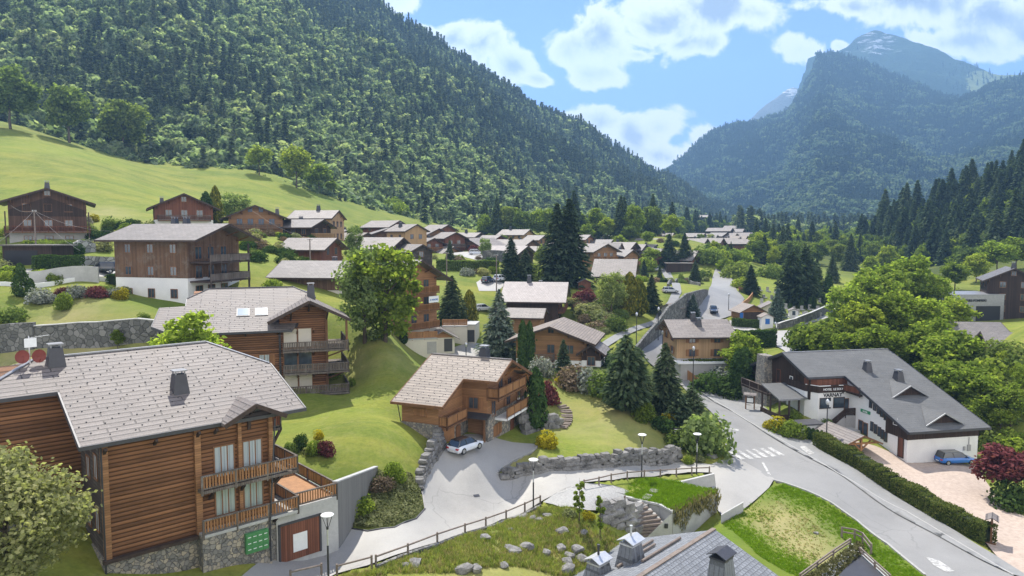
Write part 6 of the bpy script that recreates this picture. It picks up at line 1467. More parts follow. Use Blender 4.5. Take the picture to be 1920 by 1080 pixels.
wire(w1, P(250,432,106), 1.2, 'wire from the left utility pole to the boarded apartment chalet'); wire(w1, P(150,470,110), .5, 'wire from the left utility pole down to the garden'); wire(w2, P(470,392,160), .8, 'wire from the middle utility pole up to the honey-brown chalet')

# ------------------------------------------------------------------ fences, walls, stones
def railfence(label, px, h=.95, posts=None, mat='post'):
    pts = [hit(*p) for p in px]; o = thing('rail_fence', label, 'fence', pts[0], 0); b = pts[0]
    pts = [p - b for p in pts]
    for p in pts: MB().tube(p + Vector((0,0,-.3)), p + Vector((0,0,h)), .085, .08, 8).build('post', M[mat], o)
    for k, (p, q) in enumerate(zip(pts[:-1], pts[1:])): MB().tube(p + Vector((0,0,h-.14)), q + Vector((0,0,h-.14)), .07, .065, 8).build('rail', M[mat], o)
    return o
railfence('short timber rail fence at the very bottom left of the lane', [(545,1094),(603,1080)]); railfence('short timber rail fence left of the gap in the lane fence', [(632,1082),(697,1065)])
railfence('long curving timber rail fence along the lower side of the lane', [(705,1064),(765,1042),(820,1020),(872,1002),(911,989),(949,975),(984,960),(1013,947)])
railfence('timber rail fence bordering the grass roof', [(1095,917),(1123,911),(1146,905),(1176,900),(1208,897),(1238,895),(1268,893),(1297,891),(1330,890)])
def rockwall(label, px, h, s=.75, mat='wallrock', thick=.8, seed=1, name='dry_stone_wall', hs=None, lean=.25, grp=None):
    """courses of rough blocks against an earth bank"""
    rg = random.Random(seed); pts = resample([Vector((p.x, p.y, 0)) for p in world_poly(px)], s*.9); m = MB(); n = len(pts)
    zz = TZ([p.x for p in pts], [p.y for p in pts])
    for i, p in enumerate(pts):
        d = (pts[min(i+1, n-1)] - pts[max(i-1, 0)]).normalized(); q = Vector((d.y, -d.x, 0)); hh = h if hs is None else hs[0] + (hs[1]-hs[0])*i/max(1, n-1)
        z = zz[i] - .25; k = 0
        while z < zz[i] + hh - .05:
            bh = s * rg.uniform(.4, .95); w = s * rg.uniform(.75, 1.4); c = p + d * ((k % 2)*.4*s + rg.uniform(-.1,.1)) - q * (lean * (z - zz[i]) + rg.uniform(-.06, .06))
            v = []
            for dz in (0, .45, 1):
                f = (.9, 1.06, .86)[int(dz*2+.2)]
                for (a, b) in ((-1,-1),(0,-1.15),(1,-1),(1.1,0),(1,1),(0,1.1),(-1,1),(-1.1,0)): v.append(c + d*(a*w*.5*f + rg.uniform(-.07,.07)*s) + q*(b*thick*.5*f + rg.uniform(-.07,.07)*s) + Vector((0,0,z + dz*bh + rg.uniform(-.04,.04)*s)))
            fs = [tuple(range(7,-1,-1)), tuple(range(16,24))] + [(r*8+t, r*8+(t+1) % 8, (r+1)*8+(t+1) % 8, (r+1)*8+t) for r in (0, 1) for t in range(8)]
            m.add(v, fs); z += bh*.93; k += 1
    o = m.build(name, M[mat]); return tag(o, label, 'wall', grp)
rockwall('long low wall of grey blocks along the upper side of the lane', [(945,895),(975,889),(1010,884),(1060,880),(1100,877),(1150,873),(1200,868),(1268,864)], 1.35, .72, seed=2, hs=(.7,1.5), lean=.18)
rockwall('rough block wall left of the driveway to the garages', [(786,912),(789,895),(800,876),(816,853),(828,838)], 1.6, .7, seed=3, hs=(.4,1.5))
rockwall('boulder wall at the foot of the curved garden steps', [(985,812),(1002,806),(1020,803),(1040,801)], 2.2, 1.1, seed=4, lean=.35, hs=(2.4,1.2))
rockwall('pile of pale boulders beside the stepped path', [(1135,975),(1160,985),(1190,995),(1215,985),(1235,968)], 1.9, 1.05, 'boulder', seed=5, lean=.4, hs=(1.5,1.8))
def wallstrip(label, px, hs, thick, mat, name='retaining_wall', cat='wall', base=-.8, cap=None, step=2.0):
    """wall whose height changes along its foot"""
    W0 = [Vector((p.x, p.y, 0)) for p in world_poly(px)]; L = [0]
    for a, b in zip(W0[:-1], W0[1:]): L.append(L[-1] + (b-a).length)
    W_ = resample(W0, step); n = len(W_); z = TZ([p.x for p in W_], [p.y for p in W_]); vs = []; fs = []; l = 0
    for i, p in enumerate(W_):
        if i: l += (p - W_[i-1]).length
        d = (W_[min(i+1,n-1)] - W_[max(i-1,0)]).normalized(); s = Vector((d.y,-d.x,0)); h = float(np.interp(l, L, hs))
        for (o, q) in ((-thick/2, base), (-thick/2, h), (thick/2, h), (thick/2, base)): vs.append((p.x+s.x*o, p.y+s.y*o, z[i]+q))
    for i in range(n-1):
        for k in range(4): fs.append((i*4+k, i*4+(k+1) % 4, (i+1)*4+(k+1) % 4, (i+1)*4+k))
    fs += [(0,1,2,3), (n*4-1,n*4-2,n*4-3,n*4-4)]
    o = tag(MB().add(vs, fs).build(name, M[mat]), label, cat)
    if cap:
        c = MB()
        for i in range(n-1):
            a = Vector(vs[i*4+1]).lerp(Vector(vs[i*4+2]), .5); b = Vector(vs[i*4+5]).lerp(Vector(vs[i*4+6]), .5); c.bar(a + Vector((0,0,.04)), b + Vector((0,0,.04)), thick+.12, .1)
        c.build('coping', M[cap], o)
    return o
wallstrip('tall old grey retaining wall below the terraced garden', [(66,652),(150,650),(220,646),(300,642)], [2.6,2.9,2.9,2.6], .5, 'oldwall', cap='concrete')
wallstrip('darker mossy end of the terraced garden wall at the left edge', [(-40,660),(20,657),(66,653)], [3.1,3.2,3.1], .7, 'oldwall')
wallstrip('pale rendered wall below the hillside lane', [(40,530),(110,530),(186,530)], [1.5,2.2,2.3], .35, 'concrete', base=-.5)
wallstrip('low white-topped parapet across the upper garden', [(-20,536),(100,535),(262,534)], [.55,.6,.6], .4, 'signwhite', base=-.5)
wallstrip('high curved grey retaining wall beside the main road', [(1192,660),(1215,645),(1232,632),(1252,616),(1285,594),(1312,571),(1326,552)], [1.0,2.4,3.2,4.8,5.4,3.6,1.2], .5, 'oldwall')
wallstrip('grey wall curving round the bend of the upper path', [(1252,538),(1268,530),(1290,528),(1312,536)], [.8,1.4,1.4,.8], .5, 'oldwall')
wallstrip('orange timber parapet on the outer edge of the main road', [(1372,594),(1385,583),(1402,568),(1411,556),(1405,548),(1385,545)], [1.2]*6, .25, 'oak', 'timber_parapet')
wallstrip('dark stone cemetery wall with coping', [(1458,618),(1490,612),(1520,602),(1562,582)], [1.3,1.7,2.0,2.2], .4, 'oldwall', 'cemetery_wall', cap='concrete')
wallstrip('grey stone wall and terrace below the wide wooden chalet', [(905,492),(925,492),(945,490)], [3.2,3.4,3], .5, 'oldwall')
wallstrip('low stone wall behind the black off-road car', [(152,498),(190,497),(240,498)], [1.5,1.4,1.4], .5, 'rock')
wallstrip('slanting stone wall in the garden above the hedge', [(118,478),(150,474),(178,472)], [1,2.2,1.4], .5, 'rock')
wallstrip('wooden slatted screen fence at the roadside below the larch chalet', [(1270,700),(1288,712),(1306,724),(1318,732)], [1.7,1.7,1.6,1.4], .12, 'rail', 'slatted_fence', 'fence')
wallstrip('long low timber-edged strip of stones under the rail fence', [(706,1066),(820,1024),(949,978),(1013,950)], [.22]*4, .3, 'oldwall', 'edging', 'edging')
# curved steps, boulders
def steps_along(label, px, n, w, h, mat, name='garden_steps'):
    pts = [hit(*p) for p in px]; P_ = resample([Vector(p) for p in pts], .25); o = thing(name, label, 'steps', pts[0])
    for k in range(n):
        i = int(k * (len(P_)-1) / (n-1)); p = P_[i]; d = (P_[min(i+2,len(P_)-1)] - P_[max(i-2,0)]); d.z = 0; d.normalize(); s = Vector((d.y,-d.x,0)); z = tz(p.x, p.y); q = Vector((p.x, p.y, z)) - pts[0]
        MB().bar(q - s*w/2 + Vector((0,0,h/2)), q + s*w/2 + Vector((0,0,h/2)), .36, h).build('step', M[mat], o)
    return o
steps_along('curved flight of stone garden steps on the lawn', [(1052,802),(1060,794),(1063,784),(1062,774),(1056,764),(1045,757)], 13, 1.5, .16, 'post')
_bm = []
for s in range(5):
    b = bmesh.new(); bmesh.ops.create_icosphere(b, subdivisions=2, radius=.5); r_ = random.Random(50+s)
    pl = [Vector((r_.gauss(0,1), r_.gauss(0,1), r_.gauss(0,1))).normalized() for _ in range(9)]
    for v in b.verts:
        for n_ in pl:
            e = v.co.dot(n_) - .33
            if e > 0: v.co -= n_ * e
        v.co += Vector((r_.uniform(-.02,.02), r_.uniform(-.02,.02), r_.uniform(-.02,.02)))
    me = bpy.data.meshes.new('boulder'); b.to_mesh(me); b.free(); me.materials.append(M['boulder']); _bm.append(me)
BL = [(982,972,.9),(1000,974,.9),(1013,976,.8),(1027,970,.9),(1055,998,1.1),(910,1012,1.0),(962,1036,1.3),(985,1030,1.2),(1023,1039,.9),(1052,1031,.9),(777,1059,1.2),(760,1062,.7),(870,1072,1.2),(893,1070,1.0),(945,1062,.8),(1067,1045,1.0),(1082,1034,1.2),(1062,1056,1.1),(1090,1050,1.1),(1064,1072,1.2),(958,995,.6),(1095,1000,.8),(1340,860,.0)]
BL = sorted([b for b in BL if b[2] > 0])
_ord = ['first','second','third','fourth','fifth','sixth','seventh','eighth','ninth','tenth','eleventh','twelfth','thirteenth','fourteenth','fifteenth','sixteenth','seventeenth','eighteenth','nineteenth','twentieth','twenty-first','twenty-second','twenty-third','twenty-fourth']
for i, (x, y, s) in enumerate(BL):
    p = hit(x, y); o = link_mesh('boulder', _bm[i % 5]); o.location = (p.x, p.y, p.z + s*.12); o.scale = (s*1.35, s, s*.85); o.rotation_euler = (0, 0, i*1.7)
    tag(o, '%s pale boulder from the left on the rough grass bank' % _ord[i], 'boulder', 'boulders on the grass bank')
for (x, y, s, l) in ((1336,857,1.3,'grey boulder at the corner beside the zebra crossing'),(1313,853,.9,'pale square block beside the corner bush'),(1530,1000,.5,'small pale stone on the verge lawn')):
    p = hit(x, y); o = link_mesh('boulder', _bm[2]); o.location = p; o.scale = (s*1.2, s, s); tag(o, l, 'boulder')

# ------------------------------------------------------------------ garage with a grass roof
tz_ = -2.0; onz = lambda px, py, z: P(px, py, 1) and Vector((ray(px,py)[0]*(z-CZ)/ray(px,py)[1], (z-CZ)/ray(px,py)[1], z))
gg = thing('grass_roofed_garage', 'sunken concrete garage with a bright grass roof and trailing plants', 'garage', onz(1250, 925, -5))
gb = gg.location.copy()
top = [onz(x, y, tz_) - gb for x, y in ((1103,911),(1150,905),(1198,900),(1232,900),(1270,906),(1327,919),(1345,923),(1262,961),(1236,947),(1200,939),(1140,925))]
MB().prism([p + Vector((0,0,-5)) for p in top], (0,0,4.85)).build('concrete_walls', M['concrete'], gg)
drp = MB().prism([p + Vector((0,0,-.15)) for p in top], (0,0,.27)).build('turf', grass_m, gg)
cpn = MB()
for a, b in ((3,4),(4,5),(7,8),(8,9),(9,10)): cpn.bar(top[a] + Vector((0,0,.06)), top[b] + Vector((0,0,.06)), .32, .2)
cpn.build('coping', M['concrete'], gg)
rg_ = np.random.default_rng(5); a = np.array(top[6]); b = np.array(top[7]); nn = 1500; t_ = rg_.uniform(-.02, 1.0, nn)[:,None]; out = np.array([b[1]-a[1], -(b[0]-a[0]), 0]); out /= np.linalg.norm(out); out *= -1 if out[1] > 0 else 1
ln = rg_.uniform(0, 1, nn) ** 1.3 * (1.6 + .8*np.sin(t_[:,0]*14) * np.sin(t_[:,0]*5+1))
Cc = a + (b-a)*t_ + out * rg_.uniform(-.5, .3, (nn,1)) * np.clip(1 - ln[:,None]*.2, 0, 1) + out * .12 * (ln[:,None] > .3); Cc[:,2] += .28 - ln
link_mesh('trailing_plants', quads_mesh('trailing_plants', Cc, out + rdir(nn, rg_)*.6, np.tile([0,0,1.], (nn,1)), rg_.uniform(.04,.09,nn), rg_.uniform(.14,.34,nn), LF['hang']), gg)
rw = thing('ramp_wall', 'low concrete ramp wall right of the grass roof', 'wall', onz(1350,965,-3))
q = [onz(x, y, z) - rw.location for x, y, z in ((1347,925,-2.1),(1352,966,-3.2),(1394,942,-2.9))]
MB().hexa([q[1]+Vector((0,0,-3)), q[2]+Vector((0,0,-2)), q[2]+Vector((.1,.3,-2)), q[1]+Vector((.1,.3,-3))], [q[1], q[2], q[2]+Vector((.1,.3,0)), q[1]+Vector((.1,.3,0))]).build('wall_panel', M['concrete'], rw)
q2 = [onz(x, y, z) - rw.location for x, y, z in ((1274,904,-1.95),(1340,890,-1.4))]
MB().bar(q2[0] + Vector((0,0,-.6)), q2[1] + Vector((0,0,-.5)), .3, 1.3).build('wall_panel', M['concrete'], rw)
sw = thing('stair_wall', 'sloping concrete side wall with two small lamps beside the stepped path', 'wall', onz(1262,962,-2))
q = [onz(1261,961,-2.0) - sw.location, onz(1202,1018,-4.6) - sw.location]
MB().hexa([q[1]+Vector((0,0,-2)), q[0]+Vector((0,0,-4)), q[0]+Vector((.15,.25,-4)), q[1]+Vector((.15,.25,-2))], [q[1], q[0], q[0]+Vector((.15,.25,0)), q[1]+Vector((.15,.25,0))]).build('wall_panel', M['concrete'], sw)
for f in (.25, .72):
    p = q[0].lerp(q[1], f); MB().box(p.x-.02, p.x+.3, p.y-.12, p.y+.05, p.z-.75, p.z-.35).build('wall_lamp', M['metal'], sw)
stp = thing('stepped_path', 'stepped gravel path with timber risers beside the grass-roofed garage', 'steps', onz(1200,955,-2))
for k in range(11):
    f = k/10; x0 = 1166 + 44*math.sin(f*1.6) - (f > .55)*(f-.55)*95; y0 = 955 + 62*f; x1 = 1205 + 48*math.sin(f*1.9) - (f > .5)*(f-.5)*120; y1 = 944 + 75*f; z = -1.9 - 2.7*f
    a = onz(x0, y0, z) - stp.location; b = onz(x1, y1, z) - stp.location
    MB().bar(a, b, .3, .2).build('riser', M['post'], stp); d_ = Vector((0,.62,.05)); MB().hexa([a+Vector((0,0,-.35)), b+Vector((0,0,-.35)), b+d_+Vector((0,0,-.35)), a+d_+Vector((0,0,-.35))], [a+Vector((0,0,.05)), b+Vector((0,0,.05)), b+d_+Vector((0,0,.05)), a+d_+Vector((0,0,.05))]).build('tread', M['gravel'], stp)
bs = thing('wooden_screen', 'low wooden bench-like screen on the gravel terrace', 'screen', hit(1143,968)); e_ = hit(1171,953) - bs.location
for p in (Vector((0,0,0)), e_): MB().box(p.x-.08, p.x+.08, p.y-.08, p.y+.08, p.z-.3, p.z+1.25).build('post', M['post'], bs)
for k in range(5): MB().bar(Vector((0,0,.35+k*.16)), e_ + Vector((0,0,.35+k*.16)), .04, .12).build('slat', M['post'], bs)
# ---- steps and rails at the bottom right
rs = thing('stairwell', 'sunken concrete stairwell with timber rails at the bottom right', 'stairwell', hit(1600,1050)); rb = rs.location.copy()
pf = lambda x, y, dz=0: hit(x, y) + Vector((0,0,dz)) - rb
MB().prism([pf(1502,1090,-3.2), pf(1590,1030,-3.2), pf(1606,1030,-3.2), pf(1550,1095,-3.2)], (0,0,3.3)).build('planter_wall', M['concrete'], rs)
MB().hexa([pf(1612,1040,-3), pf(1668,1090,-3), pf(1676,1088,-3), pf(1620,1038,-3)], [pf(1612,1040,.1), pf(1668,1090,.0), pf(1676,1088,.0), pf(1620,1038,.1)]).build('side_wall', M['concrete'], rs)
MB().prism([pf(1560,1094,.03), pf(1610,1040,.03), pf(1668,1094,.03)], (0,0,.05)).build('pit_shade', M['zincdark'], rs)  # flat dark sheet stands for the shade down in the stairwell
for k in range(4): p = pf(1604+k*4, 1022+k*7, .05); MB().box(p.x-.9, p.x+.5, p.y-.16, p.y+.16, p.z-.2, p.z+.04).build('step', M['concrete'], rs)
def rails(pts, hh):
    r = MB()
    for p in pts: r.box(p.x-.07, p.x+.07, p.y-.07, p.y+.07, p.z-.3, p.z+hh)
    for p, q in zip(pts[:-1], pts[1:]):
        for z in (hh-.05, hh*.55): r.bar(p + Vector((0,0,z)), q + Vector((0,0,z)), .1, .12)
    r.build('timber_rail', M['post'], rs)
rails([pf(1500,1092), pf(1532,1068), pf(1562,1046), pf(1594,1024)], .75); rails([pf(1578,1008), pf(1602,1012), pf(1617,1019), pf(1633,1040)], 1.05); rails([pf(1612,1042), pf(1640,1068), pf(1668,1094)], .8)
nn = 1800; a = np.array(pf(1500,1096,.15)); b = np.array(pf(1604,1026,.15)); t_ = rg_.uniform(0, 1, nn)[:,None]; out = np.array([b[1]-a[1], -(b[0]-a[0]), 0]); out /= np.linalg.norm(out)
s_ = rg_.uniform(.1, 1.3, nn)[:,None]; Cc = a + (b-a)*t_ + out*s_; Cc[:,2] += .35 - np.maximum(0, s_[:,0]-.7)*1.9 + rg_.normal(size=nn)*.08
link_mesh('trailing_plants', quads_mesh('trailing_plants', Cc, out*.6 + rdir(nn, rg_)*.7 + np.array([0,0,.5]), rdir(nn, rg_), rg_.uniform(.05,.1,nn), rg_.uniform(.1,.26,nn), LF['hang']), rs)

# ------------------------------------------------------------------ signs and small buildings
def frame_sign(label, px, py, w=1.1, h=2.2, roof=True, az=20, panel='signblack', text=None, name='notice_board'):
    p = hit(px, py); o = thing(name, label, 'sign', p, -R(az))
    for s in (-1, 1): MB().box(s*w/2-.08, s*w/2+.08, -.08, .08, -.2, h).box(s*w/2-.12, s*w/2+.12, -.4, .4, 0, .12).build('post', M['beam'], o)
    bd = MB().box(-w/2, w/2, -.05, .05, h*.45, h*.85).build('board', M[panel], o)
    MB().box(-w*.36, w*.36, -.07, -.045, h*.52, h*.8).build('notice', M['signwhite'], bd)
    if roof:
        for s in (-1, 1): MB().hexa([(-w*.75,0,h+.28),(w*.75,0,h+.28),(w*.75,s*.55,h-.02),(-w*.75,s*.55,h-.02)], [(-w*.75,0,h+.36),(w*.75,0,h+.36),(w*.75,s*.55,h+.06),(-w*.75,s*.55,h+.06)]).build('board_roof', M['slate'], o)
    return o
frame_sign('small wooden menu board with a tiled roof on the hotel forecourt', 1406, 769, 1.2, 2.3, True, 25); frame_sign('roofed wooden notice case at the near end of the long hedge', 1858, 1016, 1.15, 2.3, True, -55)
sg_ = thing('direction_sign', 'black sign with white lettering in the shrubs by the lawn corner', 'sign', hit(1265,828), R(-5))
MB().box(-.06,.06,-.05,.05,-.2,1.5).box(.75,.87,-.05,.05,-.2,1.5).build('post', M['metal'], sg_); bd = MB().box(-.2,1.05,-.09,-.05,.8,1.75).build('board', M['signblack'], sg_)
for k in range(3): MB().box(-.05, .9-.15*(k % 2), -.105, -.088, 1.5-k*.26, 1.6-k*.26).build('white_line', M['signwhite'], bd)
def hut(label, px, py, w, d, h, az, wall, roof, name='hut', cat='hut', ov=.4, door=None, pitch=.5):
    p = hit(px, py); o = thing(name, label, cat, p, -R(az)); zr = h + pitch*w/2
    MB().prism([(-w/2,-d/2,-.6),(w/2,-d/2,-.6),(w/2,-d/2,h),(0,-d/2,zr),(-w/2,-d/2,h)], (0,d,0)).build('walls', M[wall], o)
    for s in (-1, 1): MB().hexa([(0,-d/2-ov,zr+.02),(0,d/2+ov,zr+.02),(s*(w/2+ov),d/2+ov,h-pitch*ov+.02),(s*(w/2+ov),-d/2-ov,h-pitch*ov+.02)], [(0,-d/2-ov,zr+.16),(0,d/2+ov,zr+.16),(s*(w/2+ov),d/2+ov,h-pitch*ov+.16),(s*(w/2+ov),-d/2-ov,h-pitch*ov+.16)]).build('roof_slope', M[roof], o)
    if door: window(o, 0, -d/2-.03, .9, door[0], door[1], '-y', 'framew', door[2], 0)
    return o
hut('small white transformer kiosk with brown roof beside the side street', 1435, 614, 2.6, 2.4, 2.4, 0, 'white', 'roofbrown', 'kiosk', 'kiosk', .25, (1.0,1.2,'signblue'))
o = hut('open-fronted timber shelter with orange truss by the parapet', 1402, 601, 5.6, 4.5, 2.4, -8, 'mid', 'roofbrown', 'shelter', 'shelter', .7); MB().box(-2.1,2.1,-2.3,-2.2,.0,2.2).build('opening_shade', M['beamdark'], o); MB().bar((-3.2,-2.4,2.2),(0,-2.4,3.8),.16).bar((3.2,-2.4,2.2),(0,-2.4,3.8),.16).bar((-2.8,-2.4,2.35),(2.8,-2.4,2.35),.16).build('truss', M['oak'], o)  # dark panel on the solid wall stands for shade inside the open front
MB().box(-3.4,-2.6,-3.0,-2.9,.6,2.2).build('blue_notice', M['signblue'], o)
hut('white cottage-like shelter behind the timber shelter', 1444, 592, 4.2, 4, 2.3, 10, 'cream', 'rooflight', 'shelter', 'shelter', .6, (1.6,1.1,'glass'))
hut('tiny white chapel-like hut among the cemetery graves', 1487, 597, 2, 2.2, 1.9, 15, 'white', 'rooflight', 'hut', 'hut', .2, (.7,1.0,'glass'))
hut('bus shelter with pale roof at the foot of the high wall', 1259, 598, 3.2, 3.4, 2.7, 40, 'greywall', 'roofbrown', 'shelter', 'shelter', .6)
hut('small dark shed in front of the large barn-like chalet', 1095, 542, 3, 3, 1.7, 0, 'redwood', 'roofdark', 'shed', 'shed', .3)
def flatbox(label, px, py, w, d, h, az, wall, roof='rooflight', name='garage', cat='garage', doors=(), over=.4, Y=None):
    p = hit(px, py) if Y is None else ground(px, Y); o = thing(name, label, cat, p, -R(az))
    MB().box(-w/2, w/2, 0, d, -1, h).build('walls', M[wall], o); MB().box(-w/2-over, w/2+over, -over, d+over, h, h+.22).build('flat_roof', M[roof], o)
    for (x, ww, hh, mt) in doors: MB().box(x-ww/2, x+ww/2, -.05, .02, 0, hh).build('garage_door', M[mt], o)
    return o
flatbox('cream garage with dark door right of the garage court', 874, 641, 3.4, 5, 3.0, 6, 'cream', 'concrete', doors=((.3,2.5,2.2,'zincdark'),), over=.05)
flatbox('low open carport with flat pale roof at the far left', 52, 497, 8.2, 5, 3.0, 4, 'dark', 'rooflight', 'carport', 'carport', ((-1,5.5,2.3,'signblack'),), .5)  # no door here: the black panel paints the shade under the carport
flatbox('long low dark garage with pale flat roof under the firs', 1275, 510, 9.5, 5, 3.0, 3, 'dark', 'rooflight', over=.3)
flatbox('modern flat-roofed white house with glass storey above the river', 1448, 493, 10, 8, 4.2, -12, 'cream', 'zinc', 'modern_house', 'house', ((0,7,1.6,'glass'),), 1.2)
o = flatbox('grey workshop with wide dark doorway and lettered fascia right of the grove', 1832, 602, 13, 10, 6.2, -3, 'zinc', 'zinc', 'workshop', 'workshop', ((2.6,6.0,3.6,'signblack'),(-4.6,3.2,3.6,'zincdark')), .15); letters(o, 'SAPEURS-POMPIERS', .75, (-1.2,-.12,4.7), '-y', 'signblack')
# modern apartment chalet behind the maple, with its garages
ap = chalet('tall orange-balconied apartment chalet half hidden behind the bright maple', 792, 487, 118, -52, 13, 11, 11, .5, 'cream', 'plankgold', 'roofmid', .28, 2.2, 1.8, 3, 'rail', (), 3, 3, fm='frame')
bn = link_mesh('sale_banner', MB().box(-1.36,-1.32,-4.7,-2.3,7.2,8.3).build('x', M['signwhite']).data, ap); bpy.data.objects.remove(bpy.data.objects['x']); letters(bn, 'A VENDRE', .42, (-1.38, -3.5, 7.55), '-x', 'signblue', .01)
gr_ = hut('timber-gabled entrance of the garages below the apartment chalet', 826, 652, 4.0, 6, 2.3, -14, 'cream', 'roofmid', 'garage', 'garage', .8, None, .55); MB().prism([(-1.9,-3.06,2.2),(1.9,-3.06,2.2),(0,-3.06,3.25)], (0,.05,0)).build('gable_boards', M['plankgold'], gr_); MB().box(.2,1.6,-3.06,-3.0,-.2,2.0).build('garage_door', M['zincdark'], gr_)
t1 = flatbox('white garage block with larch parapet left of the timber-gabled garage', 785, 664, 6.2, 6, 2.4, -16, 'cream', 'concrete', doors=((2.2,1.6,2.0,'greywall'),), over=.1); rail_run(t1, [(-3.1,0,2.6),(3.1,0,2.6)], 1.1, 'rail', .17, .95, top='oak')
t2 = flatbox('garage with larch parapet between timber gable and cream garage', 853, 643, 4.4, 5, 2.9, -2, 'cream', 'concrete', over=.1); rail_run(t2, [(-2.2,0,3.1),(2.2,0,3.1)], 1.1, 'rail', .17, .95, top='oak')
# boarded apartment chalet on the hillside
bc = chalet('big weathered three-storey boarded chalet with white base on the hillside', 430, 419, 104, -74, 12.5, 11.2, 9, .33, 'white', 'weather', 'roofmid', .38, 2.8, 1.6, 0, 'railgrey', ((.45,.4),(.62,.4)), 0, 3, fm='frame')
for k, z in enumerate((3.2, 5.9)):
    d = MB().box(-3.6, 0, -3.5, 5.2, z-.2, z).build('balcony', M['beamdark'], bc); rail_run(d, [(0,-3.45,z), (-3.5,-3.45,z), (-3.5,5.1,z)], 1.0, 'railgrey', .2, .9)
for y in (-3.4, 5.0): MB().box(-3.5,-3.3,y-.1,y+.1,-.5,8.4).build('balcony_post', M['beamdark'], bc)
for z in (.7, 3.6, 6.3):
    for y in (-2, .8, 3.4): window(bc, -.05, y, z, 1.3, 1.7, '-x', 'frame', 'glass', 1)
# headstones
hs_ = MB().box(-.35,.35,-.1,.1,0,.9).box(-.5,.5,-.9,.1,-.1,.14).build('gravestone', M['greywall']); hsm = hs_.data; bpy.data.objects.remove(hs_)
for r in range(5):
    for k in range(8):
        p = ground(1432 + k*15 + (r % 2)*6 - r*2, 172 + r*11); o = link_mesh('gravestone', hsm); o.location = p; o.rotation_euler = (0,0,(k*7+r*3) % 5*.05); o.scale = (1.2,1.2,1+.3*((k+r) % 3))
        tag(o, 'small grey gravestone standing in the rows of the cemetery', 'gravestone', 'gravestones in the cemetery')
# ------------------------------------------------------------------ planting
def T(kind, px, base, top, label, w=1.0, Y=None, cat=None, group=None, name=None):
    loc = hit(px, base) if Y is None else ground(px, Y)
    h = P(px, top, loc.y).z - loc.z
    return tree(kind, px, base, max(.4, h), label, cat or ('shrub' if kind in UNIT_BUSH else 'tree'), w, group, name=name, loc=loc)
def hedge(label, px, w, h, mat, dens=220, size=.11, name='hedge', hs=None, topmat=None):
    """clipped hedge: dense core with leaf faces over its top and sides"""
    pts = resample([Vector((p.x, p.y, 0)) for p in world_poly(px)], 1.0); z = TZ([p.x for p in pts], [p.y for p in pts]); n = len(pts)
    o = thing(name, label, 'hedge', (pts[0].x, pts[0].y, z[0])); b = o.location.copy(); C = []; N = []; vs = []; fs = []
    rg = np.random.default_rng(n * 7 + 1)
    for i in range(n):
        d = (pts[min(i+1,n-1)] - pts[max(i-1,0)]).normalized(); s = Vector((d.y,-d.x,0)); hh = h if hs is None else hs[0] + (hs[1]-hs[0])*i/(n-1)
        for (a, q) in ((-w*.44, -.2), (-w*.44, hh-.1), (w*.44, hh-.1), (w*.44, -.2)): vs.append((pts[i].x+s.x*a-b.x, pts[i].y+s.y*a-b.y, z[i]+q-b.z))
        m = int(dens * (2*hh + w))
        u = rg.uniform(0, 2*hh + w, m); t = rg.uniform(-.5, .5, m); wob = .1*math.sin(i*1.3) + .06*math.sin(i*.47+1)
        side = np.where(u < hh, -1, np.where(u < hh + w, 0, 1))
        zz = np.where(side < 0, u, np.where(side > 0, 2*hh + w - u, hh)); off = np.where(side == 0, u - hh - w/2, side * w/2)
        dz = rg.normal(size=m)*.06 + wob*(zz/hh); do = rg.normal(size=m)*.07
        D = np.array(d); S = np.array(s)
        C.append(np.array(pts[i]) + np.outer(t, D) + np.outer(off*(1+wob*.5) + do*(side != 0), S) + np.stack([0*u, 0*u, z[i] + zz + dz], -1) - np.array(b))
        N.append(np.outer(side, S) + np.array([0,0,1.])*(side == 0)[:,None] + rg.normal(size=(m,3))*.55)
    for i in range(n-1):
        for k in range(4): fs.append((i*4+k, i*4+(k+1) % 4, (i+1)*4+(k+1) % 4, (i+1)*4+k))
    fs += [(0,1,2,3), (n*4-1,n*4-2,n*4-3,n*4-4)]
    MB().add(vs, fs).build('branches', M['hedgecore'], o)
    C = np.concatenate(C); N = np.concatenate(N); sz = size*rg.uniform(.6,1.3,len(C))
    link_mesh('leaves', quads_mesh('leaves', C, N, rdir(len(C), rg), sz*.55, sz*.7, LF[mat]), o)
    return o
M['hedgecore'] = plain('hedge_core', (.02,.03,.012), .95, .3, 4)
LF['hedge'] = leaf('leaf_hedge', (.11,.15,.035), (.27,.27,.08), .3)
hedge('very long clipped hedge between the pavement and the pink gravel car park', [(1538,838),(1580,862),(1640,899),(1700,935),(1760,972),(1820,1003),(1848,1018)], 1.5, 1.75, 'hedge', 260, .12)
hedge('dark clipped hedge beside the low carport at far left', [(72,509),(110,508),(150,508)], 1.6, 2.3, 'thuja', 130, .16); hedge('small clipped hedge left of the boarded apartment chalet', [(212,534),(230,533),(246,532)], 1.5, 1.4, 'thuja', 130, .16)
hedge('tall dark hedge around the garden of the larch chalet', [(1368,652),(1400,652),(1450,650)], 2.0, 3.3, 'thuja', 110, .2); hedge('dark hedge in front of the timber shelter', [(1376,611),(1410,613),(1432,614)], 1.2, 1.6, 'thuja', 110, .2)
hedge('long hedge below the village lane', [(822,506),(870,507),(930,507)], 2, 2.4, 'broad', 90, .25); hedge('flat green hedge right of the garage of the larch chalet', [(1282,704),(1320,702),(1352,702)], 2.2, 2.6, 'broad', 130, .18)
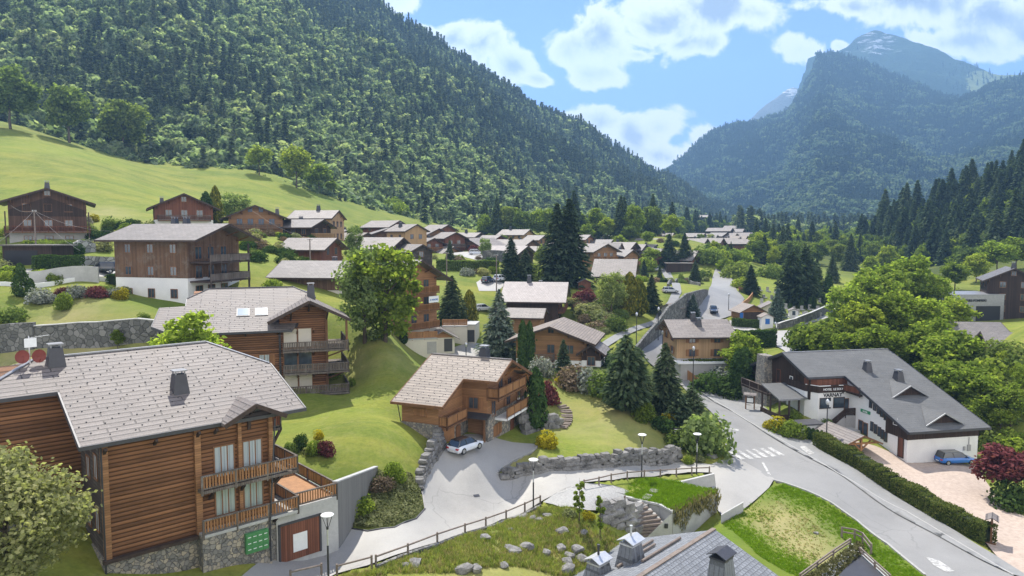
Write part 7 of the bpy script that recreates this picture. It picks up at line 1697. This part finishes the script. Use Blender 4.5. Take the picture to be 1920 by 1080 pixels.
# trees near the viewer
T('olive', 20, 1180, 838, 'big pale olive-green tree filling the bottom left corner', 1.12, Y=36.5)
T('tall', 722, 640, 428, 'tall bright green maple behind the middle lawn', 1.12); T('willow', 684, 642, 452, 'drooping darker birch left of the bright maple', .95)
T('willow', 664, 500, 418, 'pale feathery birch above the valley-roofed house', .8, Y=150); T('tall', 360, 690, 576, 'light green sapling behind the log chalet roof', 1.25, Y=70)
T('fresh', 221, 654, 617, 'little round-crowned tree under the old terrace wall', 1.1); T('blue', 936, 668, 545, 'large blue-green spruce beyond the middle chalet', 1.15)
T('slim', 980, 694, 601, 'left one of the twin pencil cypresses', 1.0, Y=105); T('slim', 993, 694, 603, 'right one of the twin pencil cypresses', 1.0, Y=105)
T('spruce', 1044, 532, 384, 'left half of the giant dark spruce pair in mid village', 1.3); T('spruce', 1066, 532, 375, 'right and tallest half of the giant dark spruce pair', 1.35)
T('pine', 1172, 770, 632, 'broad dark pine above the lawn beside the main road', 1.1); T('pine', 1195, 760, 655, 'second dark pine merging with the broad one', 1.0); T('spruce', 1246, 768, 645, 'shapely spruce standing at the road edge', 1.5)
T('pine', 1272, 800, 735, 'low bushy pine in front of the road-edge spruce', 1.5); T('pine', 1296, 800, 728, 'upright low pine beside the pale round bush', 1.5)
T('willowbush', 1328, 848, 772, 'large pale round bush at the road corner', 1.15); T('freshbush', 1207, 788, 750, 'bright feathery bush under the pines', 1.1); T('goldbush', 1256, 796, 770, 'small yellow-leaved bush between the pines', 1.2); T('darkbush', 1240, 806, 778, 'dark low shrub in front of the yellow-leaved bush', 1.6)
T('bush', 1278, 836, 800, 'green shrub behind the black sign', 1.5); T('freshbush', 1290, 868, 852, 'small light shrub at the foot of the corner lamp', 1.3); T('olivebush', 1310, 866, 852, 'second small shrub on the corner bed', 1.3)
T('spruce', 1056, 708, 638, 'small spruce in front of the honey-coloured chalet', 1.3); T('whitebush', 1014, 704, 664, 'pale silvery shrub right of the twin cypresses', 1.0); T('pinkbush', 1078, 724, 676, 'large pale pinkish flowering shrub', 1.2); T('whitebush', 1104, 730, 686, 'white-flowering shrub left of the pines', 1.2); T('bush', 1125, 738, 690, 'dark rounded shrub left of the broad pine', 1.3); T('goldbush', 1050, 722, 705, 'low bright yellow shrub by the pale fence', 1.3)
T('darkbush', 1150, 690, 655, 'dark conifer shrub above the broad pine', 1.2); T('thuja', 1004, 762, 690, 'dark trimmed thuja at the corner of the middle chalet', 1.2, Y=83); T('marbush', 1027, 755, 712, 'dark red shrub right of the trimmed thuja', .8); T('goldbush', 1026, 836, 806, 'bright yellow mound on the lawn before the middle chalet', 1.25)
T('ball', 741, 902, 864, 'clipped round green bush at the top of the mound', 1.0); T('freshbush', 668, 958, 918, 'light green leafy shrub against the concrete wall', 1.25); T('freshbush', 645, 978, 945, 'yellow-green shrub beside the brown garage door', 1.1); T('bush', 690, 905, 890, 'small shrub at the end of the concrete wall', 1.5); T('pinkbush', 715, 915, 890, 'brownish low shrub behind the round green bush', 1.7)
for (k, x, b, t, l) in (('goldbush',596,822,804,'yellow bush in the round lawn bed'),('freshbush',592,850,822,'green bush below the yellow one in the lawn bed'),('marbush',611,852,822,'purple-leaved bush at the right of the lawn bed'),('darkbush',566,838,810,'dark conifer at the back of the lawn bed'),('bush',545,850,826,'dark green bush at the left of the lawn bed'),('olivebush',578,852,832,'small olive bush in the middle of the lawn bed')): T(k, x, b, t, l)
T('ball', 632, 708, 684, 'round bush by the lower balcony of the three-storey chalet', 1.0); T('ball', 658, 724, 708, 'second, smaller round bush beside the balcony', 1.0); T('thuja', 757, 645, 612, 'small dark conifer at the right foot of the bright maple', 1.6)
T('poplar', 1086, 982, 893, 'young leafy columnar tree on the gravel terrace', 1.05); T('poplar', 1125, 1006, 922, 'shorter young columnar tree right of its neighbour', .95); T('goldbush', 1102, 972, 956, 'yellowish shrub between the two young columnar trees', 1.5); T('olivebush', 1068, 968, 952, 'green clump left of the young columnar trees', 1.5)
T('maroon', 1886, 935, 832, 'purple-leaved tree at the right edge of the car park', 1.35); T('darkbush', 1900, 950, 895, 'dark leafy shrub under the purple-leaved tree', 1.2); T('bush', 1860, 842, 805, 'broad green shrub right of the hotel end wall', 1.6); T('freshbush', 1905, 845, 800, 'bright shrub at the right edge behind the purple tree', 1.5)
for i, x in enumerate((1455, 1472, 1490)): T('goldbush' if i == 0 else 'freshbush', x, 806 + i*6, 777 + i*5, ('golden left end','bright middle part','green right end')[i] + ' of the rounded hedge by the hotel forecourt', 1.35)
for i, x in enumerate((1516, 1524, 1532, 1540)): T('thuja', x, 824 + i*2, 801 + i*2, _ord[i] + ' of four little thujas from the left beside the carport', 1.7, group='row of small thujas')
T('freshbush', 1492, 787, 766, 'leafy potted shrub in front of the hotel porch', 1.0); T('willowbush', 1551, 803, 784, 'pale round shrub between shed and carport', 1.4); T('olivebush', 1499, 822, 810, 'low grey shrub at the end of the rounded hedge', 1.5)
# middle distance
T('willow', 1147, 590, 502, 'rounded grey-green willow below the barn-like chalet', 1.02); T('goldthuja', 1180, 590, 512, 'left golden-tipped thuja beside the willow', .95); T('goldthuja', 1197, 592, 524, 'right golden-tipped thuja beside the willow', 1.0); T('spruce', 1221, 584, 517, 'dark spruce right of the golden thujas', 1.5)
T('bush', 1150, 618, 588, 'dense green shrub at the foot of the willow', 1.5); T('pinkbush', 1118, 622, 600, 'yellowish flowering shrub on the bank left of the willow', 1.5); T('olivebush', 1100, 590, 566, 'scrubby grey-green thicket on the bank', 2.2); T('marbush', 1096, 568, 540, 'dark purple shrub near the small dark shed', 1.6); T('olivebush', 1130, 600, 578, 'second scrubby thicket lower on the bank', 2.0)
T('spruce', 848, 610, 519, 'dark pair-topped conifer right of the apartment chalet', 1.7); T('goldthuja', 880, 612, 545, 'yellow-tipped conifer beside the dark one', .9); T('spruce', 958, 525, 446, 'spruce with thin top in the dark clump on the lane', 1.5); T('spruce', 985, 528, 470, 'lower dark conifer in the clump on the lane', 1.9); T('bush', 1005, 528, 490, 'round dark tree right of the lane clump', 1.2)
T('spruce', 1038, 610, 560, 'small bright conifer at the corner of the pinkish-roofed chalet', 1.6); T('spruce', 1254, 497, 440, 'left fir of the pair beside the upper path', 1.7); T('spruce', 1283, 494, 438, 'right fir of the pair beside the upper path', 1.5); T('spruce', 1303, 532, 489, 'fir on the bank above the high wall', 1.5)
T('blue', 1299, 596, 552, 'blue spruce in a planter at the foot of the high wall', 1.2); T('spruce', 1407, 552, 498, 'dark fir on the right of the timber parapet', 1.6); T('pine', 1482, 575, 474, 'left broad cedar over the cemetery', 1.0); T('pine', 1508, 572, 464, 'right broad cedar over the cemetery', 1.0); T('spruce', 1530, 545, 486, 'grey-green conifer right of the cedars', 1.4); T('blue', 1457, 604, 538, 'thin open conifer behind the white kiosk', 1.0); T('spruce', 1560, 530, 478, 'slim dark conifer beyond the clipped cypresses', 1.3)
for i, (x, b, t) in enumerate(((1482,588,568),(1502,580,557),(1518,580,557),(1526,578,556),(1529,558,541),(1537,560,539),(1544,570,550),(1553,568,547),(1553,548,514))): T('thuja', x, b, t, _ord[i] + ' clipped cypress from the left among the graves', 1.5, group='clipped cypresses in the cemetery', name='cypress_tree')
T('slim', 1383, 722, 655, 'left dark column thuja in the garden beside the hotel', 1.6, Y=113, name='thuja'); T('slim', 1394, 724, 652, 'right dark column thuja in the garden beside the hotel', 1.8, Y=113, name='thuja')
T('fresh', 1392, 690, 622, 'loose pale-flowered tree behind the column thujas', 1.3, Y=118); T('whitebush', 1352, 722, 684, 'grey-leaved shrub in the garden of the larch chalet', 1.3); T('darkbush', 1335, 735, 694, 'dark shrub mass behind the slatted fence', 1.6); T('darkbush', 1366, 740, 700, 'dark shrub mass left of the column thujas', 1.4); T('thuja', 1423, 648, 618, 'small conifer on the grass before the tall dark hedge', 1.8); T('bush', 1410, 715, 680, 'leafy shrub right of the column thujas', 1.4)
# grove on the right
GR = [(1590,628,515),(1630,618,498),(1668,608,488),(1705,604,478),(1745,610,500),(1612,655,560),(1655,662,545),(1700,668,540),(1742,665,545),(1780,660,555),(1580,668,620),(1640,700,600),(1690,715,610),(1735,715,590),(1775,735,610),(1560,650,615),(1520,655,628)]
GW = ['tall bright tree at the left end of the riverside grove','second tall tree from the left in the back row of the grove','third tall tree in the back row of the grove','highest tree in the back row of the grove','last tree on the right of the back row of the grove','first tree of the middle row of the grove','second tree of the middle row of the grove','third tree of the middle row of the grove','fourth tree of the middle row of the grove','tree of the grove nearest the workshop','low tree at the left front of the grove','first tree of the front row of the grove behind the hotel roof','second tree of the front row of the grove behind the hotel roof','third tree of the front row of the grove behind the hotel roof','tree of the front row nearest the dark barn','shrubby tree beside the side street','small shrubby tree at the bend of the side street']
for i, ((x, b, t), l) in enumerate(zip(GR, GW)): T('fresh' if i % 4 else 'tall', x, b, t, l, 1.35 if i < 10 else 1.5, group='trees of the riverside grove')
for (x, b, t, l) in ((1800,790,668,'bright tree right behind the hotel ridge end'),(1846,800,702,'bright tree below the dark barn'),(1895,800,716,'bright tree below the striped roof'),(1760,770,660,'leafy tree touching the hotel roof edge'),(1830,820,745,'low leafy tree beside the hotel eaves'),(1875,815,755,'low leafy tree above the purple one')): T('fresh', x, b, t, l, 1.45)
for (x, b, t, l) in ((1790,545,488,'light bushy tree left of the workshop'),(1830,530,475,'light bushy tree behind the workshop'),(1868,520,448,'pale green tree below the conifer hill'),(1905,505,440,'pale green tree behind the tall dark chalet')): T('fresh', x, b, t, l, 1.5)
# forest edge on the left and meadow
for (k, x, b, t, w, l) in (('broad',232,293,178,1.25,'largest round tree standing out from the forest edge'),('broad',312,296,188,1.0,'round tree right of the largest one at the forest edge'),('fresh',340,298,212,.9,'lighter tree tucked behind the second round tree'),('broad',425,306,196,1.05,'tall tree in the middle of the forest edge'),('fresh',486,328,270,1.4,'light bushes at the forest edge over the meadow'),('fresh',556,352,268,1.2,'light round tree near the end of the forest edge'),('fresh',598,362,305,1.5,'spreading light tree above the meadow tip'),('fresh',622,368,336,1.3,'small lone tree on the meadow'),('broad',20,242,120,1.2,'dark round tree at the left edge of the forest'),('broad',130,268,150,1.1,'dark tree left of the largest round tree')): T(k, x, b, t, l, w)
for i, (x, b, t) in enumerate(((668,368,338),(684,374,342),(700,380,348),(716,386,354),(732,393,364),(748,401,376))): T('freshbush', x, b, t, _ord[i] + ' bush from the left in the hedgerow crossing the meadow', 1.4, group='hedgerow on the meadow')
T('tall', 1118, 450, 388, 'light round tree at the forest foot right of the giant spruce', 1.5); T('fresh', 1140, 452, 404, 'second light tree at the forest foot', 1.3); T('fresh', 1100, 460, 420, 'pale tree directly right of the giant spruce', 1.3)
for i, (x, b, t) in enumerate(((930,425,388),(960,430,385),(1012,440,405),(1180,452,420),(1215,460,432),(1258,445,402),(1300,440,398),(1326,443,405),(1352,442,412),(1390,432,398))): T('fresh' if i % 3 else 'broad', x, b, t, _ord[i] + ' round tree from the left along the forest foot above the village', 1.4, group='round trees at the forest foot')
for i, (x, b, t) in enumerate(((1322,492,458),(1342,488,458),(1362,486,460),(1384,490,462),(1406,488,464),(1428,486,466),(1385,520,488),(1370,508,480))): T('freshbush' if i % 2 else 'bush', x, b, t, _ord[i] + ' rounded shrub from the left on the bank below the hamlet row', 1.6, group='shrubs on the bank below the hamlet')
# left gardens
for (k, x, b, t, w, l) in (('thuja',40,556,494,1.5,'dark upright conifer in the terraced garden'),('thuja',58,560,522,1.7,'smaller conifer right of the upright one'),('ball',120,578,546,1.0,'clipped green ball on the terraced lawn'),('whitebush',72,566,536,1.5,'white-flowering shrub in the terraced garden'),('whitebush',98,566,550,1.6,'low white flowers beside the green ball'),('goldbush',228,560,538,1.3,'yellow-green shrub at the right end of the flower bed'),('bush',20,602,570,1.5,'wide green shrub at the left edge above the old wall'),('freshbush',104,532,508,1.0,'young shrub in front of the rendered wall'),('bush',268,600,584,1.4,'shrub at the right end of the terraced lawn'),('whitebush',162,420,402,1.0,'pale shrub on the slope right of the dark brown chalet'),('bush',210,428,404,1.3,'round dark shrub below the white and brown chalet'),('darkbush',240,430,408,1.4,'clipped dark shrub left of the white and brown chalet'),('bush',280,436,412,1.4,'green shrub in front of the white and brown chalet'),('goldbush',175,415,400,1.5,'yellow-flowering shrub on the slope'),('darkbush',150,446,428,1.2,'small conifer shrub right of the dark brown chalet'),('olivebush',195,470,444,1.6,'large olive shrub above the slanting stone wall'),('whitebush',166,466,446,1.2,'pale rounded shrub above the slanting stone wall'),('freshbush',90,462,446,1.3,'bright rounded shrub above the low carport'),('freshbush',50,462,448,1.3,'yellowish shrub above the low carport'),('bush',122,464,448,1.6,'wide shrub above the dark clipped hedge'),('willowbush',15,440,422,1.3,'pale round shrub left of the dark brown chalet'),('bush',55,448,434,1.5,'low shrub in front of the dark brown chalet')): T(k, x, b, t, l, w)
T('thuja', 388, 418, 360, 'dark column conifer right of the white and brown chalet', 1.3, Y=158); T('goldthuja', 405, 418, 350, 'golden-tipped spire behind the column conifer', .7, Y=165); T('willow', 440, 392, 356, 'bare-looking pale tree behind the honey-brown chalet', 1.5, Y=178); T('bush', 672, 445, 420, 'dark bush right of the small blackened chalet', 1.2)
for i, x in enumerate((88, 104, 120, 138, 152, 168, 184, 200)): T(('marbush','bush','whitebush','olivebush')[i % 4], x + 30, 556 - (i % 2)*6, 538 - (i % 3)*3, _ord[i] + ' plant from the left in the flower bed on the terrace', 1.7, group='flower bed plants on the terrace')
for i, (k, x, b, t) in enumerate((('bush',840,505,488),('pinkbush',858,500,478),('whitebush',876,516,500),('olivebush',905,515,500),('freshbush',925,512,498),('marbush',890,474,458),('freshbush',820,470,452),('bush',1020,478,455),('bush',1060,470,452),('olivebush',1120,500,482),('freshbush',1210,505,478),('fresh',1222,500,462),('freshbush',1235,478,462),('fresh',1160,470,440),('bush',1320,520,502),('freshbush',1395,540,515),('bush',1440,520,492),('freshbush',1465,520,490),('freshbush',510,545,520),('olivebush',535,555,535),('pinkbush',480,440,425),('pinkbush',505,442,428))):
    T(k, x, b, t, _ord[i] + ' garden plant listed through the village from its flower-lined lane' if False else ('%s beside %s' % (('rounded green shrub','pink-tinged shrub','white-flowered shrub','olive shrub','bright green shrub','purple shrub')[['bush','pinkbush','whitebush','olivebush','freshbush','marbush'].index(k)] if k != 'fresh' else 'small leafy tree', ('the left end of the village hedge','the long hedge below the village lane','the lane above the green bank','the blue hatchback','the white estate car','the light wooden chalet','the log cabin','the left side of the giant spruce','the right side of the giant spruce','the barn-like chalet','the grey car on the bank','the bend above the barn-like chalet','the fir pair, on their left','the steep grey roof','the top of the high wall','the far road parapet','the road bank below the modern house','the modern flat-roofed house','the boarded apartment chalet balconies','the valley-roofed house','the small blackened chalet, left','the small blackened chalet, right')[i])), 1.5)

# ------------------------------------------------------------------ woods and ground cover that cannot be counted
def region(name, poly, n, con, hb, hc, protos, seed, ymax=None):
    rg = np.random.default_rng(seed); W_ = np.array([[p.x, p.y] for p in world_poly(poly)]); lo, hi = W_.min(0), W_.max(0); X = rg.uniform(lo[0], hi[0], n*12); Yv = rg.uniform(lo[1], hi[1], n*12)
    k = np.where(inside(W_, X, Yv))[0][:n]; X, Yv = X[k], Yv[k]; n = len(k); nb = len(protos)//2; c = rg.uniform(size=n) < con
    h = np.where(c, rg.uniform(*hc, n), rg.uniform(*hb, n)); Z = TZ(X, Yv) - h*.04; wd = rg.uniform(.9, 1.25, n)
    return scatter(name, np.stack([X, Yv, Z], -1), np.where(c, nb + rg.integers(0, len(protos)-nb, n), rg.integers(0, nb, n)), np.stack([0*h, 0*h, rg.uniform(0, 6.28, n)], -1), np.stack([h*wd, h*wd, h], -1), protos)
def inside(poly, X, Y):
    r = np.zeros(len(X), bool); n = len(poly)
    for i in range(n):
        x0, y0 = poly[i]; x1, y1 = poly[(i+1) % n]
        if abs(y1 - y0) < 1e-9: continue
        c = ((y0 > Y) != (y1 > Y)) & (X < (x1 - x0) * (Y - y0) / (y1 - y0) + x0); r ^= c
    return r
MIDP = [PROTO['fresh'][0][0], PROTO['broad'][0][0], PROTO['spruce'][0][0], PROTO['spruce'][0][2]]
region('valley_wood', [(1400,478),(1440,460),(1500,452),(1700,446),(1900,446),(2100,470),(1900,474),(1700,505),(1600,520),(1560,500),(1470,505),(1420,500)], 380, .17, (8,14), (11,19), MIDP, 11)
region('forest_foot_wood', [(905,437),(1000,444),(1100,446),(1200,444),(1330,441),(1400,441),(1400,444),(1300,444.5),(1200,449),(1100,451),(1000,449),(910,444)], 240, .35, (10,17), (15,25), MIDP, 12)
region('far_valley_wood', [(1380,446),(1500,449),(1800,444),(1900,442),(1700,441.5),(1500,443),(1380,442)], 420, .55, (14,20), (18,28), FAR[:2] + FAR[3:5], 13)
_hc = np.array([(o.location.x, o.location.y) for o in COL.objects if o.parent is None and o.get('category') in ('chalet','house','barn','garage','hotel','car','workshop','shelter','kiosk','shed')])
def greenery(name, poly, n, protos, hr, seed, clear=7.5):
    rg = np.random.default_rng(seed); W_ = np.array([[p.x, p.y] for p in world_poly(poly)]); lo, hi = W_.min(0), W_.max(0); X = rg.uniform(lo[0], hi[0], n*8); Yv = rg.uniform(lo[1], hi[1], n*8); k = inside(W_, X, Yv)
    for s_ in SHEETS: k &= ~inside(s_, X, Yv)
    k &= (np.hypot(X[:,None]-_hc[None,:,0], Yv[:,None]-_hc[None,:,1]).min(1) > clear)
    k = np.where(k)[0][:n]; X, Yv = X[k], Yv[k]; n = len(k); h = rg.uniform(*hr, n); w = rg.uniform(.8, 1.3, n)
    return scatter(name, np.stack([X, Yv, TZ(X, Yv) - h*.06], -1), rg.integers(0, len(protos), n), np.stack([0*h, 0*h, rg.uniform(0,6.28,n)], -1), np.stack([h*w, h*w, h], -1), protos)
SHR = [PROTO[k][0][0] for k in ('bush','freshbush','olivebush','pinkbush','darkbush')]
greenery('village_shrubbery', [(690,470),(760,440),(900,446),(1100,446),(1330,448),(1440,452),(1440,490),(1340,500),(1320,530),(1240,560),(1100,560),(960,520),(860,520),(700,500)], 330, SHR, (.9,2.3), 21)
greenery('village_garden_trees', [(700,470),(760,440),(900,446),(1100,446),(1330,448),(1440,452),(1440,490),(1340,500),(1240,540),(1100,540),(960,510),(860,505)], 38, [PROTO['fresh'][0][1], PROTO['broad'][0][2], PROTO['willow'][0][0], PROTO['spruce'][0][1]], (4,7.5), 22, 8)
greenery('garden_shrubbery', [(-40,560),(0,440),(120,430),(300,425),(520,430),(640,450),(640,500),(500,520),(300,470),(160,470),(100,520)], 110, SHR, (.7,1.8), 23)
greenery('bank_shrubbery', [(1080,610),(1060,560),(1130,560),(1180,596),(1120,640)], 70, [PROTO[k][0][1] for k in ('olivebush','pinkbush','bush')], (.9,1.8), 24, 6)
greenery('riverside_shrubbery', [(1470,655),(1560,650),(1640,720),(1760,770),(1840,790),(1920,800),(1920,720),(1780,660),(1640,640),(1540,622)], 120, [PROTO['fresh'][0][0], PROTO['freshbush'][0][0], PROTO['bush'][0][1], PROTO['fresh'][0][2]], (2,4.5), 25, 8)
def tuft(name, mat, n=14, h=.4, sp=.16, seed=1, w=.018):
    rg = np.random.default_rng(seed); m = MB()
    for k in range(n):
        a = rg.uniform(0, 6.28); r = rg.uniform(0, sp); b = Vector((math.cos(a)*r, math.sin(a)*r, -.03)); l = Vector((rg.normal()*.28, rg.normal()*.28, 1)) * h * rg.uniform(.5, 1.1); s = Vector((math.sin(a+1), math.cos(a+1), 0)) * w
        m.add([b-s, b+s, b+l*.6+s*.7+Vector((l.x*.1,l.y*.1,0)), b+l+Vector((l.x*.3,l.y*.3,0)), b+l*.6-s*.7], [(0,1,2,3,4)])
    o = m.build(name, LF[mat] if isinstance(mat, str) else mat); me = o.data; bpy.data.objects.remove(o); return me
TB = [tuft('grass', 'blade', 16, .42, .2, 1), tuft('grass', 'blade', 12, .3, .22, 2), tuft('grass', leaf('grass_dry', (.27,.24,.11), (.42,.37,.2), .35), 14, .36, .2, 3)]
TF = [tuft('grass', 'bladeb', 16, .24, .2, 4, .016), tuft('grass', 'bladeb', 14, .32, .18, 5, .016)]
def grassy(name, poly, n, protos, seed, sc=(.7,1.3), z=None, pts=None, hole=None):
    rg = np.random.default_rng(seed); W_ = np.array([[p[0], p[1]] for p in (pts or world_poly(poly))]); lo, hi = W_.min(0), W_.max(0); X = rg.uniform(lo[0], hi[0], n*4); Yv = rg.uniform(lo[1], hi[1], n*4)
    k = inside(W_, X, Yv)
    if hole:
        for (hx, hy, hr) in hole: q = hit(hx, hy); k &= (np.hypot(X-q.x, Yv-q.y) > hr * rg.uniform(.35, 1.25, len(X)))
    dens = np.array([mnoise.noise(Vector((a*.35, b*.35, seed))) for a, b in zip(X, Yv)]); k = np.where(k & (rg.uniform(size=len(X)) < .65 + dens*.9))[0][:n]; X, Yv = X[k], Yv[k]; n = len(k); s = rg.uniform(*sc, n)
    return scatter(name, np.stack([X, Yv, TZ(X, Yv) if z is None else np.full(n, z)], -1), rg.integers(0, len(protos), n), np.stack([rg.normal(size=n)*.1, rg.normal(size=n)*.1, rg.uniform(0,6.28,n)], -1), np.stack([s, s, s], -1), protos)
grassy('bank_grass', [(640,1084),(710,1070),(822,1028),(950,980),(1013,952),(1050,956),(1100,962),(1130,985),(1160,1010),(1185,1090),(640,1100)], 7000, TB, 1)
grassy('verge_grass', [(1356,985),(1400,950),(1440,918),(1470,908),(1513,924),(1607,980),(1665,1024),(1735,1085),(1680,1090),(1630,1040),(1575,1010),(1500,1085),(1420,1040)], 6500, TF, 2, (.45,.85), hole=[(1492,992,5.6),(1448,948,3),(1530,1030,4.2)])
grassy('worn_lawn_grass', [(1420,960),(1450,935),(1500,960),(1560,1010),(1530,1050),(1480,1050),(1440,1010)], 900, [TB[2], TF[0]], 6, (.3,.6))
grassy('roof_grass', None, 4200, TF, 3, (.6,1.1), tz_ + .12, [(p + gb) for p in top])
rgj = np.random.default_rng(9); Wm = np.array([[p.x, p.y] for p in world_poly([(612,976),(690,992),(740,985),(778,970),(793,953),(788,925),(782,905),(768,888),(735,895),(705,885),(697,893),(668,915),(640,940)])])
lo, hi = Wm.min(0), Wm.max(0); X = rgj.uniform(lo[0], hi[0], 16000); Yv = rgj.uniform(lo[1], hi[1], 16000); k = inside(Wm, X, Yv); X, Yv = X[k], Yv[k]
hm_ = np.array([max(0, .18 + .35*mnoise.noise(Vector((a*.6, b*.6, 3)))) for a, b in zip(X, Yv)]); Zj = TZ(X, Yv) + hm_ * rgj.uniform(.3, 1.1, len(X)) + .05
tag(link_mesh('ground_cover', quads_mesh('ground_cover', np.stack([X, Yv, Zj], -1), rdir(len(X), rgj)*.7 + np.array([0,0,.9]), rdir(len(X), rgj), rgj.uniform(.05,.1,len(X)), rgj.uniform(.09,.2,len(X)), LF['juniper'])), kind='stuff')
# the ground is cut down a little under every paved sheet
def inside(poly, X, Y):
    r = np.zeros(len(X), bool); n = len(poly)
    for i in range(n):
        x0, y0 = poly[i]; x1, y1 = poly[(i+1) % n]
        if abs(y1 - y0) < 1e-9: continue
        c = ((y0 > Y) != (y1 > Y)) & (X < (x1 - x0) * (Y - y0) / (y1 - y0) + x0); r ^= c
    return r
_low = np.zeros(len(TV), bool)
for s_ in SHEETS:
    lo = s_.min(0); hi = s_.max(0)
    k = np.where((TV[:,0] > lo[0]) & (TV[:,0] < hi[0]) & (TV[:,1] > lo[1]) & (TV[:,1] < hi[1]))[0]
    _low[k[inside(s_, TV[k,0], TV[k,1])]] = True
TV[_low,2] -= .3
te.data.vertices.foreach_set('co', TV.astype(np.float32).ravel()); te.data.update()
# ------------------------------------------------------------------ air
hz = MB().box(-2600, 3400, -30, 5200, -14, 1250)
hm = bpy.data.materials.new('haze'); hm.use_nodes = True; ht = NT(hm.node_tree); ht.n.clear()
pv = ht.new('ShaderNodeVolumePrincipled'); pv.inputs['Color'].default_value = (.34,.62,1.0,1); pv.inputs['Density'].default_value = HAZE
pv.inputs['Anisotropy'].default_value = .25
ho = ht.new('ShaderNodeOutputMaterial'); ht.l.new(pv.outputs[0], ho.inputs['Volume'])
tag(hz.build('haze', hm), kind='stuff')
